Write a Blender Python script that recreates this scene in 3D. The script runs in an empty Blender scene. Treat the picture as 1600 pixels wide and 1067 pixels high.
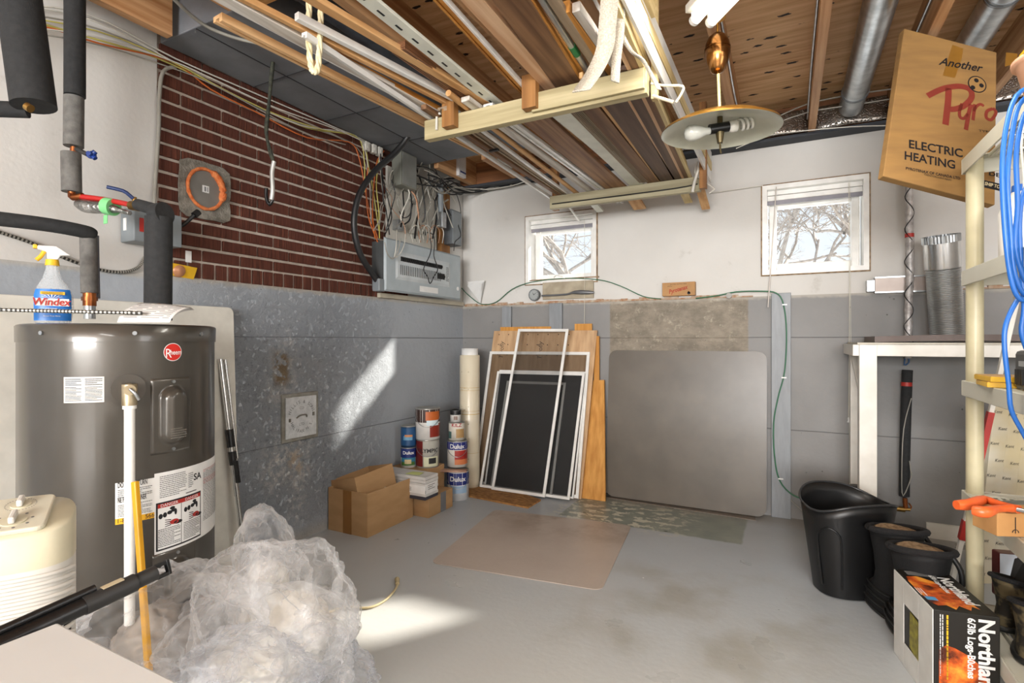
import bpy, math, random
from mathutils import Vector, Matrix, noise
C = bpy.context.scene.collection
R = math.radians
# ---------------------------------------------------------------- camera, world, sun, lights, exposure
F, CX, HY, TH, CAMH = 830.0, 800.0, 531.0, R(27.4), 1.12
_c, _s = math.cos(TH), math.sin(TH)
cam = bpy.data.cameras.new('camera'); cam.sensor_width = 36; cam.lens = F/1600*36
cam.shift_y = -(533.5-HY)/1600; cam.clip_start = .05
co = bpy.data.objects.new('camera', cam); C.objects.link(co)
co.location = (0, 0, CAMH); co.rotation_euler = (R(90), 0, TH)
sc = bpy.context.scene; sc.camera = co
sc.view_settings.view_transform = 'Standard'; sc.view_settings.look = 'None'
sc.view_settings.gamma = 1; sc.view_settings.exposure = 0.0
try:
    sc.cycles.max_bounces = 6; sc.cycles.transparent_max_bounces = 16
    sc.cycles.caustics_reflective = False; sc.cycles.caustics_refractive = False
    sc.cycles.sample_clamp_indirect = 4; sc.cycles.use_denoising = True
except Exception: pass
w = bpy.data.worlds.new('world'); sc.world = w; w.use_nodes = True
bg = w.node_tree.nodes['Background']; bg.inputs[0].default_value = (.80, .89, 1, 1); bg.inputs[1].default_value = 1.15
sl = bpy.data.lights.new('sun', 'SUN'); sl.energy = 14; sl.angle = R(2.2); sl.color = (1, .93, .82)
so = bpy.data.objects.new('sun', sl); C.objects.link(so)
sd = Vector((-.88, -1.24, -1.0)).normalized()
so.rotation_euler = sd.to_track_quat('-Z', 'Y').to_euler()
def area(name, loc, size, energy, tgt=None, col=(1, .97, .92), sy=None):
    l = bpy.data.lights.new(name, 'AREA'); l.energy = energy; l.size = size; l.color = col
    if sy: l.shape = 'RECTANGLE'; l.size_y = sy
    o = bpy.data.objects.new(name, l); C.objects.link(o); o.location = loc
    d = (Vector(tgt)-Vector(loc)) if tgt else Vector((0, 0, -1))
    o.rotation_euler = d.to_track_quat('-Z', 'Y').to_euler()
    return o
# added fill lamps out of view, and the light of the visible tube fixture
area('rear_fill', (.5, -5.0, 1.60), 3.0, 560, (-.6, 3, .9), (1, .995, .985), 1.3)  # broad fill lamp added behind the camera, no window modelled there
area('right_fill', (1.9, .9, 1.6), 1.2, 26, (-1.6, 3.2, 1.0), (.97, .98, 1), 1.0)  # weak fill lamp added at the right, out of view
area('tube_light', (-.02, 1.75, 2.22), .9, 17, None, (1, .96, .88), .14)
area('rear_ceiling_fill', (.7, -1.6, 2.25), 1.4, 45, None, (1, .98, .95), .3)  # overhead fill lamp added behind the camera, without a fixture

# ---------------------------------------------------------------- camera-ray helpers: a pixel and a plane give a point
def at(px, py, Z):
    x = (px-CX)/F*Z
    return Vector((x*_c-Z*_s, x*_s+Z*_c, CAMH-(py-HY)/F*Z))
def onz(px, py, z=0.): return at(px, py, (CAMH-z)*F/(py-HY))
def ony(px, py, y): return at(px, py, y/((px-CX)/F*_s+_c))
def onx(px, py, x): return at(px, py, x/((px-CX)/F*_c-_s))

# ---------------------------------------------------------------- materials
def srgb(h):
    h = h.lstrip('#'); v = [int(h[i:i+2], 16)/255 for i in (0, 2, 4)]
    return tuple((x/12.92 if x <= .04045 else ((x+.055)/1.055)**2.4) for x in v)+(1,)
_m = {}
def pm(name, col, rough=.5, metal=0., col2=None, scale=12, st=(1, 1, 1), bump=0., bs=None, detail=4, spec=.5, lo=.35, hi=.65, coat=0., tr=0., coord='Object'):
    if name in _m: return _m[name]
    m = bpy.data.materials.new(name); m.use_nodes = True; nt = m.node_tree; N = nt.nodes; L = nt.links
    b = N['Principled BSDF']
    c1 = srgb(col); c2 = srgb(col2) if col2 else tuple(x*.86 for x in c1[:3])+(1,)
    tc = N.new('ShaderNodeTexCoord'); mp = N.new('ShaderNodeMapping'); mp.inputs['Scale'].default_value = st
    L.new(tc.outputs[coord], mp.inputs[0])
    n = N.new('ShaderNodeTexNoise'); n.inputs['Scale'].default_value = scale; n.inputs['Detail'].default_value = detail
    L.new(mp.outputs[0], n.inputs['Vector'])
    r = N.new('ShaderNodeMapRange'); r.inputs['From Min'].default_value = lo; r.inputs['From Max'].default_value = hi
    L.new(n.outputs['Fac'], r.inputs['Value'])
    mx = N.new('ShaderNodeMix'); mx.data_type = 'RGBA'; mx.inputs[6].default_value = c1; mx.inputs[7].default_value = c2
    L.new(r.outputs[0], mx.inputs[0]); L.new(mx.outputs[2], b.inputs['Base Color'])
    b.inputs['Roughness'].default_value = rough; b.inputs['Metallic'].default_value = metal
    b.inputs['Specular IOR Level'].default_value = spec
    if coat: b.inputs['Coat Weight'].default_value = coat; b.inputs['Coat Roughness'].default_value = .08
    if bump:
        n2 = N.new('ShaderNodeTexNoise'); n2.inputs['Scale'].default_value = bs or scale*4; n2.inputs['Detail'].default_value = 5
        L.new(mp.outputs[0], n2.inputs['Vector'])
        bp = N.new('ShaderNodeBump'); bp.inputs['Strength'].default_value = bump; bp.inputs['Distance'].default_value = .01
        L.new(n2.outputs['Fac'], bp.inputs['Height']); L.new(bp.outputs[0], b.inputs['Normal'])
    _m[name] = m; return m
def seethru(name, col, alpha, rough=.4, col2=None, scale=300):
    if name in _m: return _m[name]
    m = pm(name, col, rough, col2=col2, scale=scale)
    nt = m.node_tree; N = nt.nodes; L = nt.links
    t = N.new('ShaderNodeBsdfTransparent'); mx = N.new('ShaderNodeMixShader'); mx.inputs[0].default_value = alpha
    L.new(t.outputs[0], mx.inputs[1]); L.new(N['Principled BSDF'].outputs[0], mx.inputs[2])
    L.new(mx.outputs[0], N['Material Output'].inputs[0]); return m
def emit(name, col, st):
    if name in _m: return _m[name]
    m = pm(name, col, .4); b = m.node_tree.nodes['Principled BSDF']
    b.inputs['Emission Color'].default_value = srgb(col); b.inputs['Emission Strength'].default_value = st
    return m
def wood(name, c1, c2, axis='y', rough=.6):
    st = {'y': (38, 1.6, 38), 'x': (1.6, 38, 38), 'z': (38, 38, 1.6)}[axis]
    return pm(name, c1, rough, col2=c2, scale=1.0, st=st, bump=.08, bs=1.5, detail=6)

# ---------------------------------------------------------------- mesh builder
class MB:
    def __init__(s): s.v = []; s.f = []; s.m = []; s.sm = []
    def add(s, vs, fs, m=0, sm=False):
        o = len(s.v); s.v += [Vector(v) for v in vs]
        for f in fs: s.f.append([i+o for i in f]); s.m.append(m); s.sm.append(sm)
    def hexa(s, p, m=0):   # 8 points: bottom ring 0-3, top ring 4-7
        s.add(p, [(3, 2, 1, 0), (4, 5, 6, 7), (0, 1, 5, 4), (1, 2, 6, 5), (2, 3, 7, 6), (3, 0, 4, 7)], m)
    def box(s, x0, x1, y0, y1, z0, z1, m=0, M=None):
        p = [Vector(q) for q in ((x0, y0, z0), (x1, y0, z0), (x1, y1, z0), (x0, y1, z0), (x0, y0, z1), (x1, y0, z1), (x1, y1, z1), (x0, y1, z1))]
        if M: p = [M @ q for q in p]
        s.hexa(p, m)
    def beam(s, a, b, w, h, up=(0, 0, 1), m=0):
        a, b = Vector(a), Vector(b); d = (b-a).normalized(); sd_ = d.cross(Vector(up)).normalized(); u = sd_.cross(d).normalized()
        p = []
        for q in (a, b):
            p += [q-sd_*w/2-u*h/2, q+sd_*w/2-u*h/2, q+sd_*w/2+u*h/2, q-sd_*w/2+u*h/2]
        s.hexa(p, m)
    def slab(s, q, n, t, m=0):   # quad or polygon q pushed along n by t
        q = [Vector(x) for x in q]; n = Vector(n).normalized()*t; k = len(q)
        s.add(q+[x+n for x in q], [tuple(range(k))[::-1], tuple(range(k, 2*k))]+[(i, (i+1) % k, (i+1) % k+k, i+k) for i in range(k)], m)
    def ring(s, c, d, r, n, r2=None, up=None):
        d = Vector(d).normalized(); a = Vector(up) if up else (Vector((0, 0, 1)) if abs(d.z) < .9 else Vector((0, 1, 0)))
        u = d.cross(a).normalized(); v = u.cross(d).normalized()
        return [Vector(c)+u*math.cos(2*math.pi*i/n)*r+v*math.sin(2*math.pi*i/n)*(r2 or r) for i in range(n)]
    def cyl(s, a, b, r0, r1=None, n=20, m=0, caps=True, sm=True):
        a, b = Vector(a), Vector(b); d = b-a; r1 = r0 if r1 is None else r1
        A = s.ring(a, d, r0, n); B = s.ring(b, d, r1, n)
        s.add(A+B, [(i, (i+1) % n, (i+1) % n+n, i+n) for i in range(n)], m, sm)
        if caps: s.add(A, [tuple(range(n))[::-1]], m); s.add(B, [tuple(range(n))], m)
    def tube(s, pts, r, n=8, m=0, smooth=3, caps=True):
        pts = [Vector(p) for p in pts]
        if smooth and len(pts) > 2: pts = spline(pts, smooth)
        rr = r if callable(r) else (lambda t: r)
        k = len(pts); rings = []; up = None
        for i, p in enumerate(pts):
            d = (pts[min(i+1, k-1)]-pts[max(i-1, 0)])
            if d.length < 1e-7: d = Vector((0, 0, 1))
            d.normalize()
            if up is None: up = Vector((0, 0, 1)) if abs(d.z) < .9 else Vector((0, 1, 0))
            u = d.cross(up)
            if u.length < 1e-4: u = d.cross(Vector((1, 0, 0)))
            u.normalize(); up = u.cross(d).normalized(); R_ = rr(i/(k-1))
            rings.append([p+u*math.cos(2*math.pi*j/n)*R_+up*math.sin(2*math.pi*j/n)*R_ for j in range(n)])
        vs = [v for g in rings for v in g]; fs = []
        for i in range(k-1):
            for j in range(n): fs.append((i*n+j, i*n+(j+1) % n, (i+1)*n+(j+1) % n, (i+1)*n+j))
        s.add(vs, fs, m, True)
        if caps: s.add(rings[0], [tuple(range(n))[::-1]], m); s.add(rings[-1], [tuple(range(n))], m)
    def lathe(s, prof, o=(0, 0, 0), n=32, m=0, M=None, sm=True, a0=0, a1=2*math.pi):
        full = abs(a1-a0-2*math.pi) < 1e-6; nn = n if full else n+1; vs = []
        for r, z in prof:
            for i in range(nn):
                a = a0+(a1-a0)*i/n; vs.append(Vector((r*math.cos(a), r*math.sin(a), z)))
        vs = [(M @ v if M else v)+Vector(o) for v in vs]; fs = []
        for j in range(len(prof)-1):
            for i in range(n if not full else nn):
                i2 = (i+1) % nn
                if not full and i == n: continue
                fs.append((j*nn+i, j*nn+i2, (j+1)*nn+i2, (j+1)*nn+i))
        s.add(vs, fs, m, sm)
    def text(s, st, size, M, m=0, align='CENTER', bold=0., shear=0., warp=None, sx=1., lift=.0006):
        vs, fs = text_geo(st, bold, shear)
        xs = [v[0] for v in vs] or [0]; w_ = (max(xs)+min(xs))/2 if align == 'CENTER' else (min(xs) if align == 'LEFT' else max(xs))
        out = []
        for x, y in vs:
            p = ((x-w_)*size*sx, y*size)
            out.append(warp(*p) if warp else M @ Vector((p[0], p[1], lift)))
        s.add(out, fs, m)
    def build(s, name, mats, parent=None, bevel=0, seg=2, weld=False, solid=0):
        me = bpy.data.meshes.new(name)
        vs = s.v
        if parent is not None:
            inv = wmat(parent).inverted(); vs = [inv @ v for v in vs]
        me.from_pydata([tuple(v) for v in vs], [], s.f)
        mats = mats if isinstance(mats, (list, tuple)) else [mats]
        for x in mats: me.materials.append(x)
        me.polygons.foreach_set('material_index', s.m); me.polygons.foreach_set('use_smooth', s.sm)
        me.update()
        o = bpy.data.objects.new(name, me); C.objects.link(o)
        if parent is not None: o.parent = parent
        if solid:
            k = o.modifiers.new('solid', 'SOLIDIFY'); k.thickness = solid; k.offset = 0
        if bevel:
            k = o.modifiers.new('bevel', 'BEVEL'); k.width = bevel; k.segments = seg; k.limit_method = 'ANGLE'; k.angle_limit = R(50)
        return o
def wmat(o):
    M = o.matrix_basis.copy()
    p = o.parent
    while p is not None: M = p.matrix_basis @ M; p = p.parent
    return M
def spline(p, k):
    out = []; n = len(p)
    for i in range(n-1):
        a, b, c, d = p[max(i-1, 0)], p[i], p[i+1], p[min(i+2, n-1)]
        for j in range(k):
            t = j/k
            out.append(.5*((2*b)+(c-a)*t+(2*a-5*b+4*c-d)*t*t+(3*b-a-3*c+d)*t*t*t))
    out.append(p[-1]); return out
_tc = {}
def text_geo(st, bold=0., shear=0.):
    k = (st, bold, shear)
    if k in _tc: return _tc[k]
    cu = bpy.data.curves.new('t', 'FONT'); cu.body = st; cu.offset = bold; cu.shear = shear; cu.resolution_u = 3
    o = bpy.data.objects.new('t', cu); C.objects.link(o)
    me = bpy.data.meshes.new_from_object(o.evaluated_get(bpy.context.evaluated_depsgraph_get()))
    vs = [(v.co.x, v.co.y) for v in me.vertices]; fs = [tuple(p.vertices) for p in me.polygons]
    bpy.data.objects.remove(o); bpy.data.curves.remove(cu); bpy.data.meshes.remove(me)
    _tc[k] = (vs, fs); return _tc[k]
def frame(o, ex, ey):   # matrix from origin, right and up vectors of a face
    ex = Vector(ex).normalized(); ez = ex.cross(Vector(ey)).normalized(); ey = ez.cross(ex)
    M = Matrix((ex, ey, ez)).transposed().to_4x4(); M.translation = Vector(o); return M
def rect(mb, M, x0, x1, y0, y1, m=0, lift=.0004):
    mb.add([M @ Vector(p) for p in ((x0, y0, lift), (x1, y0, lift), (x1, y1, lift), (x0, y1, lift))], [(0, 1, 2, 3)], m)
def disc(mb, M, cx, cy, r, m=0, lift=.0005, n=24, r2=None):
    mb.add([M @ Vector((cx+r*math.cos(2*math.pi*i/n), cy+(r2 or r)*math.sin(2*math.pi*i/n), lift)) for i in range(n)], [tuple(range(n))], m)
def fineprint(mb, M, x0, x1, y0, y1, rows, m, seed=0, lift=.0006, warp=None):
    rg = random.Random(seed); h = (y1-y0)/rows
    for i in range(rows):
        x = x0; yb = y0+h*(i+.3)
        end = x1-(x1-x0)*rg.choice((0, 0, .05, .3))
        while x < end:
            w_ = rg.uniform(.02, .09)*(x1-x0); x2 = min(x+w_, end)
            q = ((x, yb), (x2, yb), (x2, yb+h*.4), (x, yb+h*.4))
            mb.add([warp(*p) if warp else M @ Vector((p[0], p[1], lift)) for p in q], [(0, 1, 2, 3)], m)
            x = x2+.012*(x1-x0)
def thing(name, label, cat, loc=(0, 0, 0), rz=0, group=None):
    o = bpy.data.objects.new(name, None); C.objects.link(o); o.empty_display_size = .05
    o.location = loc; o.rotation_euler = (0, 0, rz); o['label'] = label; o['category'] = cat
    if group: o['group'] = group
    return o
def tag(o, label, cat, group=None):
    o['label'] = label; o['category'] = cat
    if group: o['group'] = group
    return o
def struct(o): o['kind'] = 'structure'; return o
def rsq(M, x0, x1, y0, y1, r, n=5):   # rounded rectangle points on a face
    out = []
    for cx, cy, a in ((x1-r, y0+r, -90), (x1-r, y1-r, 0), (x0+r, y1-r, 90), (x0+r, y0+r, 180)):
        for i in range(n+1):
            t = R(a+90*i/n); out.append(M @ Vector((cx+r*math.cos(t), cy+r*math.sin(t), 0)))
    return out
# ---------------------------------------------------------------- setting materials with their own stains
class ND:
    def __init__(s, name, rough=.5, spec=.5):
        s.mat = bpy.data.materials.new(name); s.mat.use_nodes = True; s.nt = s.mat.node_tree; s.N = s.nt.nodes; s.L = s.nt.links
        s.b = s.N['Principled BSDF']; s.b.inputs['Roughness'].default_value = rough; s.b.inputs['Specular IOR Level'].default_value = spec
        s.tc = s.N.new('ShaderNodeTexCoord').outputs['Object']
        sp = s.N.new('ShaderNodeSeparateXYZ'); s.L.new(s.tc, sp.inputs[0]); s.x, s.y, s.z = sp.outputs
    def lk(s, a, i):
        if isinstance(a, (int, float)): i.default_value = a
        elif isinstance(a, tuple): i.default_value = a
        else: s.L.new(a, i)
    def ma(s, op, a, b=0., c=0.):
        n = s.N.new('ShaderNodeMath'); n.operation = op; s.lk(a, n.inputs[0]); s.lk(b, n.inputs[1]); s.lk(c, n.inputs[2]); return n.outputs[0]
    def noise(s, scale, st=(1, 1, 1), detail=4, off=(0, 0, 0), rough=.5):
        mp = s.N.new('ShaderNodeMapping'); mp.inputs['Scale'].default_value = st; mp.inputs['Location'].default_value = off; s.L.new(s.tc, mp.inputs[0])
        n = s.N.new('ShaderNodeTexNoise'); n.inputs['Scale'].default_value = scale; n.inputs['Detail'].default_value = detail; n.inputs['Roughness'].default_value = rough
        s.L.new(mp.outputs[0], n.inputs['Vector']); return n.outputs['Fac']
    def voro(s, scale, st=(1, 1, 1), rnd=1.):
        mp = s.N.new('ShaderNodeMapping'); mp.inputs['Scale'].default_value = st; s.L.new(s.tc, mp.inputs[0])
        n = s.N.new('ShaderNodeTexVoronoi'); n.inputs['Scale'].default_value = scale; n.inputs['Randomness'].default_value = rnd
        s.L.new(mp.outputs[0], n.inputs['Vector']); return n.outputs['Distance']
    def rng(s, v, a, b, lo=0., hi=1.):
        n = s.N.new('ShaderNodeMapRange'); s.lk(v, n.inputs[0]); n.inputs[1].default_value = a; n.inputs[2].default_value = b; n.inputs[3].default_value = lo; n.inputs[4].default_value = hi
        return n.outputs[0]
    def band(s, v, a, b, e=.02, wob=None, amt=.05):   # 1 between a and b
        if wob is not None: v = s.ma('ADD', v, s.ma('MULTIPLY', s.ma('SUBTRACT', wob, .5), amt))
        return s.ma('MULTIPLY', s.rng(v, a-e, a+e), s.rng(v, b-e, b+e, 1., 0.))
    def mul(s, *a):
        r = a[0]
        for k in a[1:]: r = s.ma('MULTIPLY', r, k)
        return r
    def mix(s, f, a, b):
        n = s.N.new('ShaderNodeMix'); n.data_type = 'RGBA'; s.lk(f, n.inputs[0])
        for v, i in ((a, 6), (b, 7)):
            if isinstance(v, str): v = srgb(v)
            s.lk(v, n.inputs[i])
        return n.outputs[2]
    def done(s, col, bump=None, strength=.3, dist=.01, rough=None):
        s.lk(col, s.b.inputs['Base Color'])
        if bump is not None:
            b = s.N.new('ShaderNodeBump'); b.inputs['Strength'].default_value = strength; b.inputs['Distance'].default_value = dist
            s.L.new(bump, b.inputs['Height']); s.L.new(b.outputs[0], s.b.inputs['Normal'])
        if rough is not None: s.lk(rough, s.b.inputs['Roughness'])
        return s.mat
LX, BY, LEDGE, WT = -2.42, 3.77, 1.40, 2.34
def concrete(name, base, b2, left):
    n = ND(name, .62, .35)
    big = n.noise(1.6, detail=5); fine = n.noise(26, detail=6)
    col = n.mix(n.rng(big, .35, .7), base, b2)
    holes = n.rng(n.voro(22 if left else 15), .03, .075, 1., 0.)
    sel = n.rng(n.noise(3.1), .47, .55)
    pits = n.mul(holes, sel)
    col = n.mix(n.ma('MULTIPLY', pits, .75), col, '#4a4a48')
    lines = None
    for zz in (1.135, .555):
        d = n.ma('ABSOLUTE', n.ma('SUBTRACT', n.ma('ADD', n.z, n.ma('MULTIPLY', n.noise(1.3), .012)), zz+.006))
        l = n.rng(d, .0012, .0035, 1., 0.); lines = l if lines is None else n.ma('MAXIMUM', lines, l)
    col = n.mix(n.ma('MULTIPLY', lines, .6), col, '#55565a')
    h = n.ma('SUBTRACT', n.ma('ADD', n.ma('MULTIPLY', fine, .35), n.ma('MULTIPLY', n.noise(7), .5)), n.ma('ADD', pits, n.ma('MULTIPLY', lines, .8)))
    if left:
        wob = n.noise(9, detail=6, rough=.7)
        blister = n.mul(n.band(n.y, 1.62, 2.42, .10, wob, .3), n.band(n.z, .15, 1.25, .12, wob, .3))
        flakes = n.rng(n.noise(42, detail=8, rough=.75), .52, .62)
        h = n.ma('ADD', h, n.mul(n.band(n.y, 1.5, 2.75, .15, wob, .4), n.band(n.z, .1, 1.38, .12, wob, .3), n.rng(n.noise(30, detail=8, rough=.8, off=(9, 1, 2)), .45, .7), 1.5)); h = n.ma('ADD', h, n.mul(blister, flakes, 1.5))
        col = n.mix(n.mul(blister, n.rng(n.noise(30, detail=8, rough=.8, off=(3, 1, 2)), .53, .64), .55), col, '#5b5c5e')
        # salt bloom round the cast plate and below it
        for (y0, y1, z0, z1, a) in ((1.86, 2.16, .34, .56, 1.), (2.03, 2.12, .12, .50, 1.), (1.93, 2.04, .80, 1.12, .9), (1.85, 2.32, .55, .98, .22), (1.25, 1.6, .2, .9, .16)):
            mk = n.mul(n.band(n.y, y0, y1, .05, wob, .25), n.band(n.z, z0, z1, .07, wob, .3), n.rng(n.noise(24, detail=8, rough=.8), .46, .60), a)
            col = n.mix(mk, col, '#d6d4d0')
        mk = n.mul(n.band(n.y, 1.93, 2.02, .02, wob, .12), n.band(n.z, .88, 1.06, .03, wob, .12), n.rng(n.noise(30, detail=6), .42, .5))
        col = n.mix(mk, col, '#8b7a62'); h = n.ma('SUBTRACT', h, n.ma('MULTIPLY', mk, 2.))
        mk = n.mul(n.band(n.y, 2.02, 2.10, .02, wob, .12), n.band(n.z, .38, .50, .03, wob, .12), n.rng(n.noise(26, detail=6), .42, .52), .8)
        col = n.mix(mk, col, '#c9b49a')
        mk = n.band(n.z, -.02, .05, .03, wob, .06); col = n.mix(n.ma('MULTIPLY', mk, .6), col, '#a39c8f')
    else:
        wob = n.noise(60, detail=4)
        mk = n.mul(n.band(n.x, -1.149, -.226, .004, wob, .006), n.rng(n.z, 1.0, 1.01))
        raw = n.mix(n.rng(n.noise(5, st=(1, 1, 1.6), detail=8, rough=.75), .36, .64), '#958b7c', '#6f675b')
        raw = n.mix(n.mul(n.rng(n.voro(40), .03, .12, 1., 0.), n.rng(n.noise(6), .45, .6)), raw, '#2f2a25')
        raw = n.mix(n.ma('MULTIPLY', n.rng(n.noise(14, detail=8, rough=.8), .56, .66), .8), raw, '#b0a896')
        col = n.mix(mk, col, raw)
    top = n.band(n.z, 1.385, 1.45, .008, n.noise(20, detail=5), .04)
    col = n.mix(n.ma('MULTIPLY', top, .7), col, '#b3ada2')
    return n.done(col, h, .7 if left else .55, .013 if left else .012)
M_cl = concrete('painted_concrete_left', '#a9afb6', '#9ba1a8', True)
M_cb = concrete('painted_concrete_back', '#8f8e8d', '#7f7e7d', False)  # same paint as the left wall, colour darkened for the weaker light here
def plaster():
    n = ND('white_plaster', .75, .3); a = n.noise(1.1, detail=5); b = n.noise(55, detail=5)
    col = n.mix(n.rng(a, .35, .7), '#d6d4d0', '#c6c3be')
    col = n.mix(n.mul(n.rng(n.noise(5, detail=7, rough=.7), .62, .72), .35), col, '#a29c93')
    return n.done(col, n.ma('ADD', n.ma('MULTIPLY', b, .3), n.noise(6)), .3, .008)
M_pl = plaster()
def floor_mat():
    n = ND('grey_floor_paint', .35, .5); wob = n.noise(7, detail=6, rough=.7); f = n.noise(2.2, detail=6)
    col = n.mix(n.rng(f, .3, .7), '#b0b6bb', '#a8aeb4')
    warm = n.rng(n.ma('ADD', n.ma('SUBTRACT', 2.5, n.y), n.ma('MULTIPLY', f, 1.2)), .3, 1.6)
    col = n.mix(n.ma('MULTIPLY', warm, .75), col, '#b9b7b1')
    st = n.mul(n.band(n.x, -.75, .1, .15, wob, .5), n.band(n.y, 1.9, 2.65, .12, wob, .5), n.rng(n.noise(3.4, detail=6), .42, .62), .5)
    col = n.mix(st, col, '#8c8574')
    green = n.mul(n.band(n.x, -1.30, -.222, .006, n.noise(12), .02), n.rng(n.ma('ADD', n.y, n.ma('MULTIPLY', n.noise(16), .03)), 3.165, 3.18))
    col = n.mix(green, col, n.mix(n.rng(n.noise(9), .35, .6), '#7f8780', '#8b9187'))
    chips = n.mul(n.band(n.x, -1.35, -.55, .10, wob, .3), n.band(n.y, 3.12, 3.62, .05, wob, .2), n.rng(n.noise(13, st=(1, 1.6, 1), detail=5, rough=.6, off=(4, 2, 0)), .535, .55))
    col = n.mix(chips, col, '#c9c8b8')
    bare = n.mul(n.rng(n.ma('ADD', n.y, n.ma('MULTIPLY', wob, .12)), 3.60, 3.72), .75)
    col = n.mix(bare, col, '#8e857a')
    rgt = n.mul(n.rng(n.x, -.3, .1), n.rng(n.y, 2.9, 3.4), .55); col = n.mix(rgt, col, '#8d877d')
    spk = n.mul(n.rng(n.voro(9), .02, .045, 1., 0.), n.rng(n.noise(2.3, off=(7, 0, 0)), .52, .56)); col = n.mix(spk, col, '#efefec')
    dk = n.mul(n.rng(n.voro(13, st=(1, 1.2, 1)), .02, .05, 1., 0.), n.rng(n.noise(2.6, off=(1, 5, 0)), .54, .58)); col = n.mix(dk, col, '#5a5a58')
    return n.done(col, n.ma('ADD', n.noise(40, detail=4), n.ma('MULTIPLY', n.noise(5), 2)), .12, .006, n.rng(n.noise(4, detail=5), .3, .7, .26, .42))
M_fl = floor_mat()
def ply_mat():
    n = ND('knotty_plywood', .65, .3); g = n.noise(1, st=(3, 34, 3), detail=7, rough=.6)
    col = n.mix(n.rng(g, .35, .68), '#dcb488', '#b78858')
    col = n.mix(n.ma('MULTIPLY', n.rng(n.noise(1.2, detail=3), .4, .7), .35), col, '#e2c39b')
    v = n.voro(6.5, st=(1., 2.4, 1)); k = n.rng(n.ma('ADD', v, n.ma('MULTIPLY', n.noise(45, st=(1, 3, 1), detail=3), .26)), .285, .30, 1., 0.)
    col = n.mix(n.mul(k, n.rng(n.noise(2.2, off=(2, 2, 0)), .38, .40)), col, '#1d130d')
    return n.done(col, g, .15, .004)
M_ply = ply_mat()
W_joist = wood('joist_wood', '#c49a70', '#9c6c42', 'y'); W_pink = wood('joist_edge', '#d9b795', '#c39670', 'y')
W_tan = wood('tan_wood', '#d2a673', '#b58450', 'y'); W_brown = wood('brown_wood', '#8a6647', '#5e4029', 'y'); W_dark = wood('dark_wood', '#6b5344', '#4a372c', 'y')
W_org = wood('orange_wood', '#c98c3f', '#9a6224', 'y'); W_pale = wood('pale_wood_x', '#bdb08a', '#9c8f6a', 'x'); W_paley = wood('pale_wood_y', '#dcc795', '#c0a873', 'y')
W_grey = wood('weathered_wood', '#a08c74', '#7c6a56', 'y'); W_cream = pm('cream_vinyl', '#dedfd2', .4); W_white = pm('white_vinyl', '#e9e8e4', .3)
W_whitew = wood('whitewashed_wood', '#d9d4cc', '#a99d90', 'y'); W_studv = wood('stud_wood_z', '#a3733f', '#7d5228', 'z'); W_planv = wood('orange_plank_z', '#cf9648', '#b57a2e', 'z')
M_alu = pm('aluminium', '#c4c6c6', .32, .85); M_galv = pm('galvanised', '#bfc3c5', .30, .9, col2='#a4a8ab', scale=22)
M_black = pm('black_rubber', '#141414', .5); M_blackp = pm('black_plastic', '#101011', .35); M_foam = pm('black_pipe_foam', '#262728', .85, col2='#1d1e1f', scale=60, bump=.1)
M_gfoam = pm('grey_pipe_foam', '#6e6c68', .8, col2='#5a5855', scale=40, bump=.15); M_copper = pm('copper', '#b06a3c', .35, .9, col2='#7c4426'); M_brass = pm('brass', '#a5834a', .35, .9, col2='#6e5228')
M_card = pm('cardboard', '#b08d64', .8, col2='#a58259', scale=6, st=(1, 1, 3)); M_card2 = pm('cardboard_inside', '#a87d50', .85); M_tapeb = pm('packing_tape', '#8d6230', .35)
M_wpaint = pm('white_gloss_paint', '#e6e3db', .4, col2='#dcd8cf'); M_white = pm('white_plain', '#eeeeec', .4); M_ink = pm('black_ink', '#141418', .6); M_gprint = pm('grey_print', '#6a6a6a', .7)
M_red = pm('red_plain', '#b02a22', .45); M_blue = pm('blue_plain', '#1f4fa6', .45); M_yel = pm('yellow_plain', '#e8b724', .45); M_green = pm('green_plain', '#1e7a40', .5)
M_gsteel = pm('grey_enamel', '#80878b', .4, col2='#777e82'); M_psteel = pm('panel_grey', '#a9b3b8', .35, col2='#a1abb0')

# ---------------------------------------------------------------- the room shell
RX, RY = 2.05, -5.3
mb = MB(); mb.box(LX-.25, RX, RY, BY+.25, -.12, 0); struct(mb.build('floor', M_fl))
mb = MB(); mb.box(LX-.25, LX, RY, BY+.25, 0, LEDGE)
wl = struct(mb.build('wall_left', M_cl))
mb = MB(); mb.box(LX-.25, LX-.004, RY, 1.335, LEDGE, 2.60); mb.box(LX-.25, LX-.006, 3.05, BY+.25, LEDGE, 2.60); mb.build('plaster', M_pl, wl)
# brick facing: individual bricks standing proud of the mortar bed
M_brick = ND('red_brick', .85, .2); _g = M_brick.noise(1, st=(2, 110, 6), detail=4)
M_brick = M_brick.done(M_brick.mix(M_brick.rng(M_brick.noise(7, detail=2), .35, .65), M_brick.mix(M_brick.rng(_g, .35, .65), '#683c2f', '#42271f'), '#543128'), _g, .5, .006)
M_mort = pm('mortar', '#bdb0a4', .9, col2='#a4978b', scale=20, bump=.3)
mb = MB(); mb.box(LX-.25, LX-.010, 1.335, 3.05, LEDGE, 2.60); mort = mb.build('mortar_bed', M_mort, wl)
rg = random.Random(4); mb = MB(); y = 1.34
while y < 3.04:
    mb.box(LX-.05, LX+rg.uniform(-.002, .002), y+.005, min(y+.058, 3.045), LEDGE+.006, LEDGE+.076); y += .0648
for r_ in range(15):
    z = LEDGE+.083+r_*.0625; y = 1.34-(.097 if r_ % 2 else 0)
    while y < 3.04:
        a, b = max(y+.005, 1.338), min(y+.189, 3.045)
        if b-a > .02: mb.box(LX-.05, LX+rg.uniform(-.002, .002), a, b, z+.004, z+.0525)
        y += .194
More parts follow.
